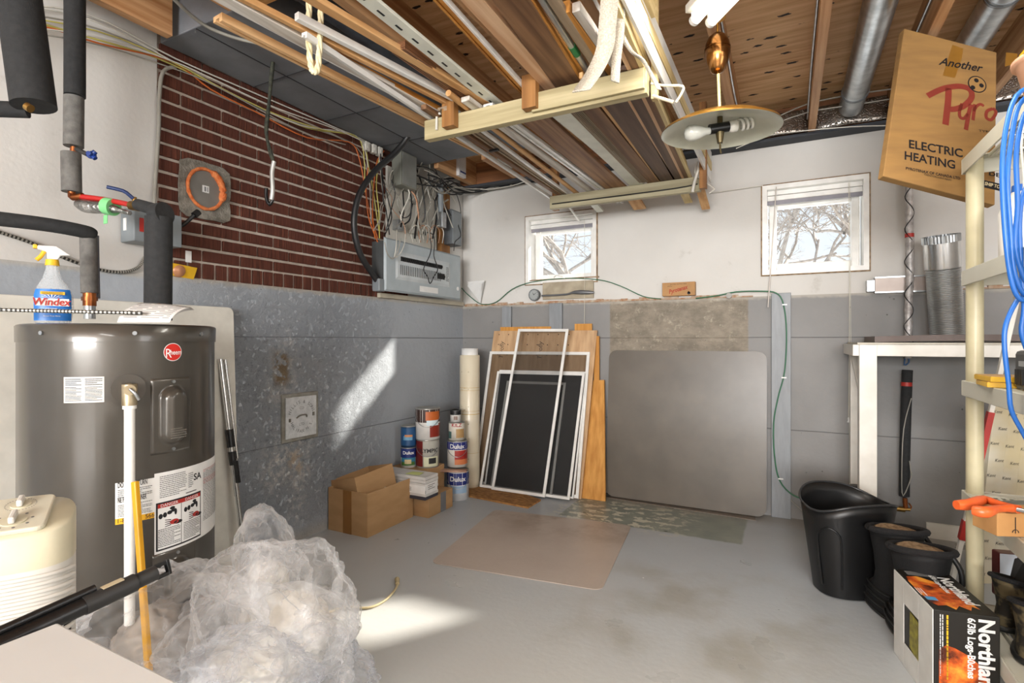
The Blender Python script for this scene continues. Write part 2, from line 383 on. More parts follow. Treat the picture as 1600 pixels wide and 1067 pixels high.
mb.build('brick_facing', M_brick, wl, bevel=.002, seg=1)
# back wall with two window openings
W1 = (-1.83, -1.25, 1.555, 2.085); W2 = (-.143, .430, 1.535, 2.105); WD = .16
mb = MB(); mb.box(LX-.25, RX, BY, BY+.25, 0, LEDGE); wb = struct(mb.build('wall_back', M_cb))
mb = MB(); xs = [LX-.0, W1[0], W1[1], W2[0], W2[1], RX]
for i in range(5):
    if i in (1, 3):
        w_ = W1 if i == 1 else W2
        mb.box(xs[i], xs[i+1], BY+.004, BY+.2, LEDGE, w_[2]); mb.box(xs[i], xs[i+1], BY+.004, BY+.2, w_[3], 2.60)
    else: mb.box(xs[i], xs[i+1], BY+.004, BY+.2, LEDGE, 2.60)
mb.build('plaster', M_pl, wb)
mb = MB(); mb.box(RX, RX+.2, RY, BY+.25, 0, 2.60); struct(mb.build('wall_right', M_pl))
mb = MB(); mb.box(LX-.25, RX+.2, RY-.2, RY, 0, 2.60); struct(mb.build('wall_rear', M_pl))
mb = MB(); mb.box(.70, RX, BY-.018, BY, 0, .085); struct(mb.build('baseboard_back', M_wpaint))
# rubble strip of bare masonry along the ledge
mb = MB(); rg = random.Random(2); x = LX+.02
while x < 1.9:
    d = rg.uniform(.03, .09); h = rg.uniform(.006, .022)
    if not (-.2 < x < .5): mb.box(x, x+d, BY-rg.uniform(.004, .016), BY+.01, LEDGE-.002, LEDGE+h)
    x += d
struct(mb.build('trim_1', pm('rough_masonry', '#a0785a', .9, col2='#b9ac9a', scale=30)))
# ceiling: plywood deck with joists
mb = MB(); mb.box(LX-.25, RX+.2, RY-.2, BY+.25, 2.56, 2.60); ceil = struct(mb.build('ceiling', M_ply))
JX = [-2.27, -1.87, -1.47, -1.07, -.67, -.27, .13, .53, .93, 1.33, 1.73]
for x in JX:
    for ya, yb in (((RY+.01, 1.30), (3.18, BY-.06)) if x < -1.75 else ((RY+.01, BY-.06),)):
        mb = MB(); mb.box(x-.019, x+.019, ya, yb, 2.372, 2.56); mb.build('joist', W_joist, ceil)
mb = MB(); mb.box(LX+.01, RX-.01, BY-.055, BY-.01, 2.372, 2.56); mb.build('rim_joist', wood('rim_wood', '#96633c', '#6c4426', 'x'), ceil)
mb = MB(); mb.box(LX+.01, RX-.01, BY-.11, BY+.0, 2.352, 2.371); mb.build('sill_plate', pm('sill_gasket', '#3c3f45', .8), ceil)
for x in (-1.67, -1.27, -.87, -.47, -.07):
    mb = MB(); mb.box(x-.178, x+.178, 1.32+.02*math.sin(x*9), 1.36+.02*math.sin(x*9), 2.38, 2.555); mb.build('blocking', wood('block_wood', '#b9884f', '#8d5f30', 'x'), ceil)
M_foil = ND('bubble_foil', .35); _v = M_foil.voro(95); M_foil.b.inputs['Metallic'].default_value = .9
M_foil = M_foil.done(M_foil.mix(M_foil.rng(M_foil.noise(6), .35, .65), '#b8b4ae', '#8d8177'), M_foil.rng(_v, 0, .5), .8, .01)
for i in range(4, 9):
    mb = MB(); x0, x1 = JX[i]+.022, JX[i+1]-.022; n_ = 12; P = []
    for k in range(n_+1):
        x = x0+(x1-x0)*k/n_; b_ = .035*math.sin(math.pi*k/n_)+.012*noise.noise(Vector((x*9, 1, 2)))
        for j in range(7):
            t = j/6; P.append((x, BY-.075-b_*math.sin(math.pi*t)-.13*(1-t)*(1-t)*.4, 2.374+.15*t))
    mb.add(P, [(k*7+j, k*7+j+1, (k+1)*7+j+1, (k+1)*7+j) for k in range(n_) for j in range(6)], 0, True)
    tag(mb.build('foil_insulation', M_foil, None, solid=.006), ['', '', '', '', 'bubble foil insulation at the back wall above the left of the lumber rack end', 'bubble foil insulation directly behind the brass pendant shade', 'bubble foil insulation at the foot of the left round steel duct', 'bubble foil insulation left of and behind the tilted heating carton', 'bubble foil insulation hidden mostly behind the tilted heating carton'][i], 'insulation', 'foil insulation between joist ends')

# ---------------------------------------------------------------- windows
M_vin = pm('window_vinyl', '#f1f0ec', .35); M_glass = seethru('window_glass', '#eef4f6', .06, .05); M_blind = pm('blind_fabric', '#8e8c94', .6); M_cut = pm('raw_cut_edge', '#a38a6c', .85, col2='#6f5a44', scale=30)
def window(nm, W, crank, label_cord):
    x0, x1, z0, z1 = W
    mb = MB(); t = .028
    for a in ((x0, x0+t, z0, z1), (x1-t, x1, z0, z1), (x0+t, x1-t, z0, z0+t), (x0+t, x1-t, z1-t, z1)): mb.box(a[0], a[1], BY-.012, BY+.2, a[2], a[3])
    root = struct(mb.build(nm, M_vin))
    mb = MB(); e = .008
    for a in ((x0-e, x0, z0-e, z1+e), (x1, x1+e, z0-e, z1+e), (x0, x1, z0-e, z0), (x0, x1, z1, z1+e)): mb.box(a[0], a[1], BY-.006, BY+.006, a[2], a[3])
    mb.build('cut_edge', M_cut, root)
    a0, a1, b0, b1 = x0+t+.008, x1-t-.008, z0+t+.006, z1-t-.075; f = .045
    mb = MB()
    for a in ((a0, a0+f, b0, b1), (a1-f, a1, b0, b1), (a0+f, a1-f, b0, b0+f), (a0+f, a1-f, b1-f*.6, b1)): mb.box(a[0], a[1], BY+.10, BY+.15, a[2], a[3])
    mb.build('sash', M_vin, root, bevel=.006)
    mb = MB(); mb.box(a0+f*.9, a1-f*.9, BY+.122, BY+.127, b0+f*.9, b1-f*.5); mb.build('pane', M_glass, root)
    mb = MB(); mb.box(x0+t, x1-t, BY+.03, BY+.07, b1+.012, b1+.042); mb.box(x0+t, x1-t, BY+.03, BY+.07, z1-t-.03, z1-t); mb.build('blind_rail', M_vin, root, bevel=.003)
    mb = MB(); mb.box(x0+t, x1-t, BY+.04, BY+.06, b1-.012, b1+.012); mb.build('blind_stack', M_blind, root)
    if crank:
        xm = (x0+x1)/2-.02; mb = MB(); mb.box(xm-.04, xm+.05, BY+.0, BY+.03, z0+t, z0+t+.022); mb.tube([(xm-.03, BY, z0+t+.02), (xm, BY-.015, z0+t+.03), (xm+.05, BY-.01, z0+t+.02)], .006); mb.build('crank_handle', M_vin, root, bevel=.004)
    return root
window('window_1', W1, True, 0); window('window_2', W2, False, 0)
M_cord = pm('blind_cord', '#dedacb', .7)
def cordset(name, label, px, ytop, ybot, second=None, tassel=True):
    mb = MB(); a = ony(px, ytop, BY-.03); b = ony(px, ybot, BY-.03); mb.tube([a, (a+b)/2+Vector((.004, 0, 0)), b], .0016, 5); o = mb.build(name, M_cord)
    tag(o, label, 'blind cord')
    if second:
        m2 = MB(); m2.tube([ony(x, y, BY-.035) for x, y in second], .0012, 5); m2.build('cord_loop', M_cord, o)
    if tassel:
        m3 = MB(); m3.lathe([(.0, .03), (.004, .03), (.006, .018), (.004, .014), (.009, 0), (0, 0)], b-Vector((0, 0, .03)), 10); m3.build('tassel', M_white, o)
    return o
cordset('blind_cord', 'long white pull cord hanging from the left window down behind the screens', 913, 342, 512, None, False)
cordset('blind_cord', 'white looped pull cord with tassel hanging below the right window', 1326, 285, 652, [(1328, 285), (1329, 470), (1331, 580), (1339, 630), (1330, 648), (1327, 655)])
mb = MB(); mb.tube([ony(1213, 292, BY-.02), ony(1207, 380, BY-.035), ony(1200, 480, BY-.045)], .0035, 6); tag(mb.build('tilt_wand', pm('clear_wand', '#d8d0c8', .3)), 'thin wand hanging at the left edge of the right window', 'blind wand')
# trees outside
M_bark = pm('bark', '#8d8279', .9, col2='#b7ada2', scale=14)
def tree(name, label, base, h, seed, lean=(0, 0), depth=6):
    rg = random.Random(seed); mb = MB()
    def grow(p, d, L, r, k):
        q = p+d*L*.5+Vector((rg.uniform(-1, 1), rg.uniform(-1, 1), rg.uniform(-.4, .6)))*L*.07; e = p+d*L
        mb.tube([p, q, e], lambda t: r*(1-.3*t), 5 if k < 3 else 3, 0, 2 if k < 3 else 0, False)
        if k >= depth: return
        for _ in range(3 if k else 4):
            nd = (d+Vector((rg.gauss(0, .55), rg.gauss(0, .55), rg.gauss(.05, .35)))).normalized()
            grow(p+(e-p)*rg.uniform(.6, 1), nd, L*rg.uniform(.62, .85), r*.62, k+1)
    grow(Vector(base), Vector((lean[0], lean[1], 1)).normalized(), h*.30, h*.014, 0)
    tag(mb.build(name, M_bark), label, 'tree')
tree('bare_tree', 'bare winter tree seen through the right window', (1.6, 8.2, .9), 4.4, 5, (-.55, 0), 7)
tree('bare_tree', 'smaller bare tree further off behind the right window', (-.3, 11.5, .9), 5.6, 17, (.1, 0), 7)
tree('bare_tree', 'bare winter tree seen through the left window', (-3.2, 8.6, .9), 4.6, 11, (-.1, 0), 7)
tree('bare_tree', 'smaller bare tree further off behind the left window', (-5.2, 12., .9), 5.6, 23, (.1, 0), 7)
mb = MB(); mb.box(-30, 30, BY+.25, 60, .8, .9); struct(mb.build('trim_2', pm('snowy_ground', '#dfe2e6', .9)))

# ---------------------------------------------------------------- studs fixed on the back wall
M_gstud = pm('grey_painted_board', '#8d9195', .5, col2='#83878b', scale=8, st=(6, 6, 1))
for (a, b, z0, z1, lab) in ((-.09, .02, .02, 1.415, 'grey painted board standing on the back wall right of the leaning mat'), (-1.62, -1.515, .02, 1.40, 'grey painted board on the back wall behind the leaning plywood'), (-2.03, -1.95, .02, 1.385, 'grey painted board on the back wall nearest the corner behind the roll')):
    mb = MB(); mb.box(a, b, BY-.03, BY-.001, z0 if z0 > .03 else 0, z1); tag(mb.build('wall_board', M_gstud, bevel=.003), lab, 'board', 'boards on the back wall')
def MBbox(o, nm, d, m, bev=.002):
    mb = MB(); mb.box(*d); return mb.build(nm, m, o, bevel=bev)
def MBcyl(o, nm, a, b, r, m, n=16):
    mb = MB(); mb.cyl(a, b, r, n=n); return mb.build(nm, m, o)
# ---------------------------------------------------------------- ductwork and ceiling services
mb = MB(); mb.box(LX+.02, -1.78, 1.335, 3.16, 2.40, 2.58); _d = mb.build('ceiling_duct', pm('dull_grey_duct', '#777a7f', .6, col2='#676a6f', scale=5, bump=.15), bevel=.004)
tag(_d, 'wide flat grey boxed duct above the brick wall', 'duct')
mb = MB()
for y in (1.78, 2.25, 2.72): mb.box(LX+.02, -1.78, y, y+.004, 2.397, 2.402)
mb.box(-2.16, -2.156, 1.34, 3.15, 2.397, 2.402); mb.build('seam', pm('seam_dark', '#2e3033', .7), _d)
def rduct(label, a, b, r, seams, m=M_galv):
    t = thing('round_duct', label, 'duct', a, 0, 'round steel ducts'); mb = MB(); mb.cyl(a, b, r, n=32, caps=False); mb.build('pipe', m, t)
    d = Vector(b)-Vector(a)
    for s_ in seams:
        mb = MB(); p = Vector(a)+d*s_; u = d.normalized(); mb.cyl(p-u*.006, p+u*.006, r+.004, n=32); mb.cyl(p-u*.02, p-u*.012, r+.002, n=32); mb.build('seam_band', pm('seam_metal', '#7d8082', .35, .9), t)
    return t
rduct('round galvanised duct hung between joists right of the pendant light', (.33, .6, 2.46), (.325, 3.60, 2.46), .062, (.48, .93))
rduct('round galvanised duct above the tilted heating carton at the right', (.76, .6, 2.47), (.74, 3.6, 2.47), .062, (.55, .70))
rduct('dark round duct running above the lumber left of the white slotted trim', (-1.62, .2, 2.47), (-1.60, 3.2, 2.47), .075, (.4, .7), pm('dark_blue_steel', '#565d66', .45, .6, col2='#3f444b'))
def wire(name, label, cat, pts, r, m, group=None, n=6, k=4, parent=None):
    mb = MB(); mb.tube(pts, r, n, 0, k)
    o = mb.build(name, m, parent)
    if label: tag(o, label, cat, group)
    return o
M_wht = pm('white_cable', '#d9d6cc', .5); M_gry = pm('grey_cable', '#9b988f', .5); M_yc = pm('yellow_cable', '#c9c06a', .5); M_oc = pm('orange_cable', '#c8672e', .5); M_bc = pm('black_cable', '#1c1c1d', .45)
# cables stapled along the top of the left wall
rg = random.Random(9)
paths = [('white', M_wht, .0035, [(-60, 5), (130, 20), (275, 92), (420, 155), (560, 215), (590, 232)]), ('grey', M_gry, .0032, [(-60, 20), (120, 35), (272, 97), (410, 172), (545, 222), (572, 260), (585, 330)]),
         ('yellow', M_yc, .0040, [(-60, 0), (110, 50), (200, 76), (270, 101), (400, 165), (480, 200), (560, 216), (578, 270), (592, 360)]), ('orange', M_oc, .0036, [(-60, 36), (60, 40), (155, 68), (270, 97), (330, 140), (400, 175), (480, 215), (545, 222), (562, 250), (575, 320), (590, 372)]),
         ('pale', M_wht, .0030, [(-60, -5), (140, 30), (277, 100), (370, 150), (470, 196), (556, 212), (575, 262), (580, 350)]), ('cream', M_yc, .0028, [(-60, 12), (150, 48), (274, 99), (350, 140), (430, 178), (505, 203), (563, 219), (570, 300)]),
         ('white', M_wht, .0028, [(-60, 28), (150, 58), (268, 95), (330, 122), (430, 168), (520, 200), (570, 222)]), ('grey', M_gry, .0028, [(-60, 44), (120, 62), (262, 104), (340, 136), (470, 205), (540, 226)])]
labs = ['topmost white cable stapled along the top of the left wall', 'grey cable that turns down beside the breaker panel boards', 'thick yellow cable along the top of the left wall', 'orange cable looping below the others above the brickwork', 'pale cable in the middle of the bundle over the bricks', 'thin cream cable in the bundle over the bricks', 'white cable sagging behind the orange one over the bricks', 'lowest grey cable along the top of the bricks']
for i, (nm, m, r_, pts) in enumerate(paths):
    xx = LX+.018+.009*i*.9
    wire('electrical_cable', labs[i], 'cable', [onx(px, py, xx) for px, py in pts], r_, m, 'cables along the left wall top')
wire('electrical_cable', 'grey cable bending down the corner of the white wall beside the brickwork', 'cable', [onx(px, py, LX+.02) for px, py in [(275, 104), (255, 112), (249, 150), (248, 200), (243, 280), (240, 330)]], .008, M_gry, 'cables along the left wall top')
wire('electrical_cable', 'thin pale cable drooping over the grey duct at the upper left', 'cable', [onz(px, py, 2.385) for px, py in [(268, -5), (300, 25), (330, 45), (370, 60), (400, 67)]], .007, M_gry)
for k, (px, lab) in enumerate(((573, 'leftmost of three small white junction clips on the wall top'), (584, 'middle of three small white junction clips on the wall top'), (593, 'rightmost of three small white junction clips on the wall top'))):
    p = onx(px, 229+4*k, LX+.05); mb = MB(); mb.box(p.x-.02, p.x+.012, p.y-.018, p.y+.018, p.z-.028, p.z+.028); mb.box(p.x+.012, p.x+.015, p.y-.008, p.y+.008, p.z-.012, p.z+.012)
    tag(mb.build('junction_clip', pm('clip_white', '#cfccc4', .5), bevel=.003), lab, 'electrical clip', 'white clips above the bricks')
# strap hanging by the bricks
t = thing('hanging_strap', 'dark camouflage strap with silver end hanging in front of the bricks', 'strap', onz(428, 85, 2.40))
mb = MB(); P = [at(px, py, 2.45) for px, py in [(428, 82), (424, 120), (420, 165), (416, 205), (421, 232), (427, 252)]]; mb.tube(P, lambda q: .007+.003*math.sin(q*9)**2, 8); mb.build('webbing', pm('camo_webbing', '#3f4134', .8, col2='#1d1f19', scale=60), t)
mb = MB(); P = [at(px, py, 2.45) for px, py in [(428, 252), (425, 270), (426, 295), (424, 312)]]; mb.tube(P, .010, 6); mb.build('silver_end', pm('silver_tape', '#c9c9c5', .4, .5), t)
mb = MB(); P = [at(px, py, 2.46) for px, py in [(416, 294), (416, 308), (421, 320), (426, 312)]]; mb.tube(P, .008, 6); mb.build('hook', M_blackp, t)

# ---------------------------------------------------------------- insulated water pipes above the heater
def pipe_seg(mb, a, b, r, m=0): mb.cyl(a, b, r, n=20, m=m)
t = thing('water_pipe', 'grey foam wrapped pipe on the left wall with red pipe and blue lever', 'pipe', at(115, 0, 1.9))
mb = MB(); pipe_seg(mb, at(117, -30, 1.9), at(115, 229, 1.9), .030); mb.cyl(at(111, 239, 1.9), at(112, 300, 1.9), .030); mb.build('foam_sleeve', M_gfoam, t)
mb = MB(); pipe_seg(mb, at(117, -30, 1.89), at(117, 150, 1.89), .0315); mb.build('dark_sleeve', M_foam, t)
mb = MB(); mb.tube([at(116, 230, 1.9), at(112, 300, 1.9), at(116, 308, 1.9), at(130, 306, 1.9)], .012, 10); mb.build('copper_elbow', M_copper, t)
mb = MB(); mb.tube([at(124, 307, 1.9), at(165, 312, 1.88), at(213, 322, 1.84)], .0095, 10, 0, 2); mb.build('red_pipe', pm('red_pex', '#b01f1c', .35), t)
mb = MB(); A = [at(121, 318, 1.9), at(140, 323, 1.89), at(175, 326, 1.87), at(203, 333, 1.85)]; mb.tube(A, lambda q: .008+.016*math.sin(math.pi*min(q*1.1+.12, 1)), 9, 0, 5); mb.build('foil_wrap', pm('crumpled_foil', '#c9c9c7', .3, .95, col2='#7a7a78', scale=30, bump=.8, bs=60), t)
mb = MB(); mb.cyl(at(166, 322, 1.88), at(178, 324, 1.875), .030); mb.box(-.012, .012, -.001, .001, -.03, 0, 0, Matrix.Translation(at(165, 336, 1.85))); mb.build('green_tape', pm('green_tape', '#7fd08a', .5), t)
mb = MB(); mb.cyl(at(205, 321, 1.85), at(217, 323, 1.84), .016); mb.cyl(at(210, 318, 1.845), at(210, 308, 1.845), .007); mb.build('valve_body', M_brass, t, bevel=.001)
mb = MB(); mb.tube([at(208, 310, 1.84), at(201, 304, 1.83), at(192, 298, 1.82), at(167, 292, 1.80)], .0065, 8, 0, 2); mb.build('lever', pm('blue_lever', '#20335f', .4), t)
mb = MB(); mb.tube([at(120, 233, 1.86), at(130, 238, 1.84), at(138, 242, 1.82)], .008, 8, 0, 2); mb.build('stem', M_blackp, t)
mb = MB(); p = at(143, 242, 1.81)
for a in (60, 180, 300): mb.tube([p, p+Vector((.01, 0, .0))+Vector((0, math.cos(R(a)), math.sin(R(a))))*.014], .008, 8, 0, 0)
mb.cyl(p-Vector((.008, 0, 0)), p+Vector((.008, 0, 0)), .012); mb.build('blue_knob', pm('blue_knob', '#1d3f8f', .35), t)
t = thing('hot_water_pipe', 'thick black foam insulated pipe rising from the heater top to the red pipe', 'pipe', at(247, 455, 1.75))
mb = MB(); mb.cyl(at(247, 500, 1.75), at(248, 340, 1.75), .040, n=28); mb.build('vertical_sleeve', M_foam, t)
mb = MB(); mb.cyl(at(216, 320, 1.84), at(252, 330, 1.76), .020, n=20); mb.cyl(at(244, 336, 1.75), at(258, 333, 1.74), .036, n=20); mb.build('elbow_sleeve', M_foam, t)
t = thing('cold_water_pipe', 'foam insulated pipe coming in from the left and turning down to the heater', 'pipe', at(140, 470, 1.8))
mb = MB(); mb.tube([at(-90, 333, 1.55), at(0, 342, 1.63), at(80, 352, 1.71), at(132, 362, 1.78), at(142, 366, 1.8)], .0225, 16); mb.build('horizontal_sleeve', M_foam, t)
mb = MB(); mb.cyl(at(138, 364, 1.8), at(140, 458, 1.8), .0245, n=20); mb.build('vertical_sleeve', M_gfoam, t)
mb = MB(); mb.cyl(at(147, 368, 1.84), at(149, 466, 1.84), .014, n=14); mb.build('side_sleeve', pm('blue_grey_foam', '#6e7078', .8), t)
mb = MB(); mb.cyl(at(140, 455, 1.8), at(140, 478, 1.8), .019); mb.cyl(at(140, 464, 1.8), at(140, 470, 1.8), .023, n=6); mb.build('brass_union', M_copper, t)
mb = MB(); mb.cyl(at(140, 476, 1.8), at(140, 498, 1.8), .017); mb.build('nipple', M_galv, t)
t = thing('drain_pipe', 'large black insulated pipe hanging down at the upper left corner', 'pipe', at(40, 0, 1.5))
mb = MB(); mb.cyl(at(22, -60, 1.5), at(53, 166, 1.5), .052, n=24); mb.build('down_sleeve', M_foam, t)
mb = MB(); mb.cyl(at(-70, 168, 1.47), at(43, 172, 1.53), .022, n=16); mb.build('side_sleeve', M_foam, t)
mb = MB(); mb.cyl(at(42, 166, 1.44), at(48, 170, 1.44), .011); mb.build('fitting', M_brass, t)
# armoured cables: ribbed
def armoured(label, pts, r):
    P = spline([Vector(p) for p in pts], 8); mb = MB(); mb.tube(P, r*.82, 8, 0, 0); o = mb.build('armoured_cable', pm('dark_groove', '#3b3935', .5, .5)); tag(o, label, 'cable', 'armoured cables')
    m2 = MB(); L = 0
    for i in range(len(P)-1):
        d = P[i+1]-P[i]; k = max(1, int(d.length/.0085))
        for j in range(k):
            c_ = P[i]+d*(j+.5)/k; u = d.normalized(); m2.cyl(c_-u*.0026, c_+u*.0026, r, n=8, caps=True)
    m2.build('steel_rib', pm('rib_steel', '#b8b6ae', .35, .7), o); return o
armoured('ribbed steel armoured cable lying across in front of the water heater top', [at(-70, 482, 1.44), at(40, 485, 1.49), at(130, 487, 1.52), at(222, 489, 1.56)], .0058)
armoured('ribbed steel armoured cable sagging on the white wall to the disconnect box', [onx(px, py, LX+.012) for px, py in [(-40, 350), (0, 363), (50, 380), (100, 403), (150, 420), (190, 425), (215, 418), (226, 402)]], .0070)
# disconnect box
t = thing('disconnect_box', 'grey metal disconnect box on the wall behind the thick black pipe', 'electrical box', onx(236, 355, LX))
a, b = onx(205, 318, LX+.10), onx(268, 392, LX+.10)
mb = MB(); mb.box(LX+.001, LX+.10, a.y+.01, a.y+.20, b.z+.02, a.z-.01); mb.build('box', M_gsteel, t, bevel=.004)
mb = MB(); mb.box(LX+.03, LX+.05, a.y+.006, a.y+.0095, a.z-.10, a.z-.05); mb.build('label', M_white, t); mb = MB(); mb.box(LX+.1005, LX+.1025, a.y+.03, a.y+.13, b.z+.06, a.z-.05); mb.build('warning_label', M_red, t)
p = Vector((LX+.06, a.y+.225, a.z-.04)); mb = MB(); mb.tube([p-Vector((0, .03, .0)), p, p+Vector((.02, .04, .05))], .008, 8); mb.cyl(p+Vector((.02, .04, .05)), p+Vector((.02, .06, .07)), .014); mb.build('switch_handle', M_black, t)
# capped hole in the bricks
t = thing('capped_flue', 'round metal cap sealed with orange foam in a patch of mortar on the bricks', 'flue cap', (LX, 1.54, 1.82))
mb = MB(); n_ = 26; rr = [.118/max(abs(math.cos(2*math.pi*i/n_)), abs(math.sin(2*math.pi*i/n_)), .78)+.010*noise.noise(Vector((i*.5, 2, 1))) for i in range(n_)]
P = [(LX-.0005+.004, 1.545+rr[i]*1.05*math.cos(2*math.pi*i/n_), 1.815+rr[i]*1.12*math.sin(2*math.pi*i/n_)) for i in range(n_)]
mb.slab(P, (1, 0, 0), .006); mb.build('mortar_patch', pm('old_mortar', '#8e8a80', .95, col2='#6c675e', scale=30, bump=.6), t)
mb = MB(); mb.cyl((LX+.006, 1.54, 1.822), (LX+.014, 1.54, 1.822), .084, n=40); mb.build('metal_cap', pm('dull_zinc', '#9a9893', .45, .6), t)
mb = MB(); P = [Vector((LX+.016, 1.54+.084*math.cos(a_), 1.822+.092*math.sin(a_))) for a_ in [2*math.pi*i/40 for i in range(41)]]
mb.tube(P, lambda q: .008+.004*noise.noise(Vector((q*30, 0, 0)))+(.009 if .0 < q < .18 or q > .93 else 0), 8, 0, 0); mb.build('foam_ring', pm('orange_foam', '#e08a52', .8, col2='#c8622e', scale=40, bump=.6), t)
mb = MB(); M = frame((LX+.0145, 1.54, 1.822), (0, 1, 0), (0, 0, 1)); rect(mb, M, -.016, .016, -.016, .016, 0); 
for i in range(5):
    for j in range(5):
        if (i*7+j*3) % 3: rect(mb, M, -.011+i*.0045, -.007+i*.0045, -.011+j*.0045, -.007+j*.0045, 1, .0008)
mb.build('sticker', [M_white, M_gprint], t)
t = thing('packet', 'yellow card blister packet lying on the concrete ledge below the bricks', 'packet', onx(283, 437, LX+.02)); p = onx(283, 437, LX+.02)
mb = MB(); M = frame((LX+.004, p.y, LEDGE+.028), (0, 1, -.08), (.25, 0, 1)); mb.slab([M @ Vector(q) for q in ((-.07, -.025, 0), (.07, -.025, 0), (.075, .03, 0), (-.06, .03, 0))], M @ Vector((0, 0, 1))-M @ Vector((0, 0, 0)), .003); mb.build('card', M_yel, t)
mb = MB(); mb.lathe([(.0, .014), (.02, .012), (.03, .0)], (0, 0, 0), 16, 0, M); mb.build('blister', pm('blister_copper', '#c98f6a', .3, .2), t)
mb = MB(); q = onx(296, 403, LX+.008); mb.box(LX+.001, LX+.004, q.y-.014, q.y+.012, q.z-.02, q.z+.032); tag(mb.build('paper_tag', M_white), 'small white paper tag stuck on the bricks above the yellow packet', 'tag')
# cast plate in the concrete
t = thing('cast_plate', 'square cast cleanout plate with raised lettering set in the grey wall', 'plate', (LX, 2.09, .69))
mb = MB(); mb.box(LX-.01, LX+.008, 1.965, 2.215, .560, .825); mb.build('surround', pm('old_cement', '#8e8c84', .9, col2='#7a776d', scale=20, bump=.4), t, bevel=.004)
mb = MB(); mb.box(LX+.008, LX+.016, 1.985, 2.195, .580, .805); mb.build('door', pm('painted_iron', '#cfd1d2', .5, col2='#b9bcbe', scale=30, bump=.3), t, bevel=.003)
mb = MB(); M = frame((LX+.0165, 2.09, .69), (0, 1, 0), (0, 0, 1))
for word, r0, sgn in (('HILLIS & SONS', .078, 1), ('HALIFAX N.S.', .078, -1)):
    for i, ch in enumerate(word):
        a_ = (90-(i-(len(word)-1)/2)*11.5) if sgn > 0 else (270+(i-(len(word)-1)/2)*13)
        if ch == ' ': continue
        pos = Vector((r0*math.cos(R(a_)), r0*math.sin(R(a_))-.008*(sgn < 0), 0)); rot = R(a_-90) if sgn > 0 else R(a_-270)
        mb.text(ch, .025, M @ Matrix.Translation(pos) @ Matrix.Rotation(rot, 4, 'Z'), 0)
mb.text('CO', .02, M @ Matrix.Translation((0, .045, 0)), 0); mb.text('LTD', .02, M @ Matrix.Translation((0, -.045, 0)), 0)
mb.build('lettering', pm('letter_shadow', '#55585c', .6), t)
mb = MB(); mb.tube([M @ Vector(q) for q in ((-.035, -.002, .0), (-.02, .012, .012), (.02, .012, .012), (.035, -.002, .0))], .004, 8)
mb.box(LX+.016, LX+.022, 2.004, 2.014, .672, .69); mb.box(LX+.016, LX+.022, 2.166, 2.176, .69, .71); mb.build('handle', pm('handle_iron', '#77746c', .6), t)
# ---------------------------------------------------------------- breaker panel and its wiring
t = thing('breaker_panel', 'grey electrical breaker panel with rows of switches on the left wall', 'breaker panel', (LX, 3.2, 1.45))
XF = LX+.12
a = onx(600, 371, XF); b = onx(719, 468, XF); y0, y1, z0, z1 = a.y, min(b.y, BY-.05), 1.435, onx(660, 385, XF).z
mb = MB(); mb.box(LX+.001, XF-.004, y0+.02, y1-.02, z0+.02, z1-.02); mb.build('cabinet', pm('dark_cabinet', '#4c4f50', .5), t)
def tray(mb, x, y0, y1, z0, z1, e, d):
    o = [(x, y0, z0), (x, y1, z0), (x, y1, z1), (x, y0, z1)]; i_ = [(x+d, y0+e, z0+e), (x+d, y1-e, z0+e), (x+d, y1-e, z1-e), (x+d, y0+e, z1-e)]
    mb.add(o+i_, [(4, 5, 6, 7)]+[(k, (k+1) % 4, (k+1) % 4+4, k+4) for k in range(4)])
mb = MB(); tray(mb, XF-.003, y0, y1, z0, z1, .012, .012); mb.build('cover', M_psteel, t)
ya, yb, za, zb = y0+.10, y1-.16, z0+.085, z1-.075
mb = MB(); tray(mb, XF+.010, ya, yb, za, zb, .02, .006); mb.build('dead_front', pm('panel_light', '#c3cacd', .35), t)
nb = 24; st_ = (yb-ya-.16)/nb
for k in range(nb):
    yy = ya+.045+k*st_; mb = MB(); mb.box(XF+.016, XF+.0185, yy, yy+.0035, za+.035, za+.10); mb.box(XF+.016, XF+.022, yy+.002, yy+st_*.8, za+.125, za+.155); mb.box(XF+.022, XF+.030, yy+st_*.3, yy+st_*.62, za+.132, za+.150); mb.build('breaker', M_black, t)
for k in range(4):
    yy = yb-.10-k*.022; mb = MB(); mb.box(XF+.016, XF+.024, yy, yy+.013, za+.05, za+.092); mb.box(XF+.024, XF+.030, yy+.003, yy+.010, za+.062, za+.08); mb.build('main_breaker', M_black, t)
mb = MB(); M = frame((XF+.0168, yb-.045, za+.10), (0, 1, 0), (0, 0, 1)); fineprint(mb, M, -.015, .02, -.06, .05, 9, 0, 3); mb.build('index_print', M_ink, t)
mb = MB(); mb.box(XF+.0095, XF+.0105, y0+.36, y0+.58, z0+.025, z0+.065); mb.build('label', M_white, t)
mb = MB(); mb.cyl((XF+.009, y1-.05, z0+.085), (XF+.013, y1-.05, z0+.085), .015); mb.build('screw_cap', M_white, t)
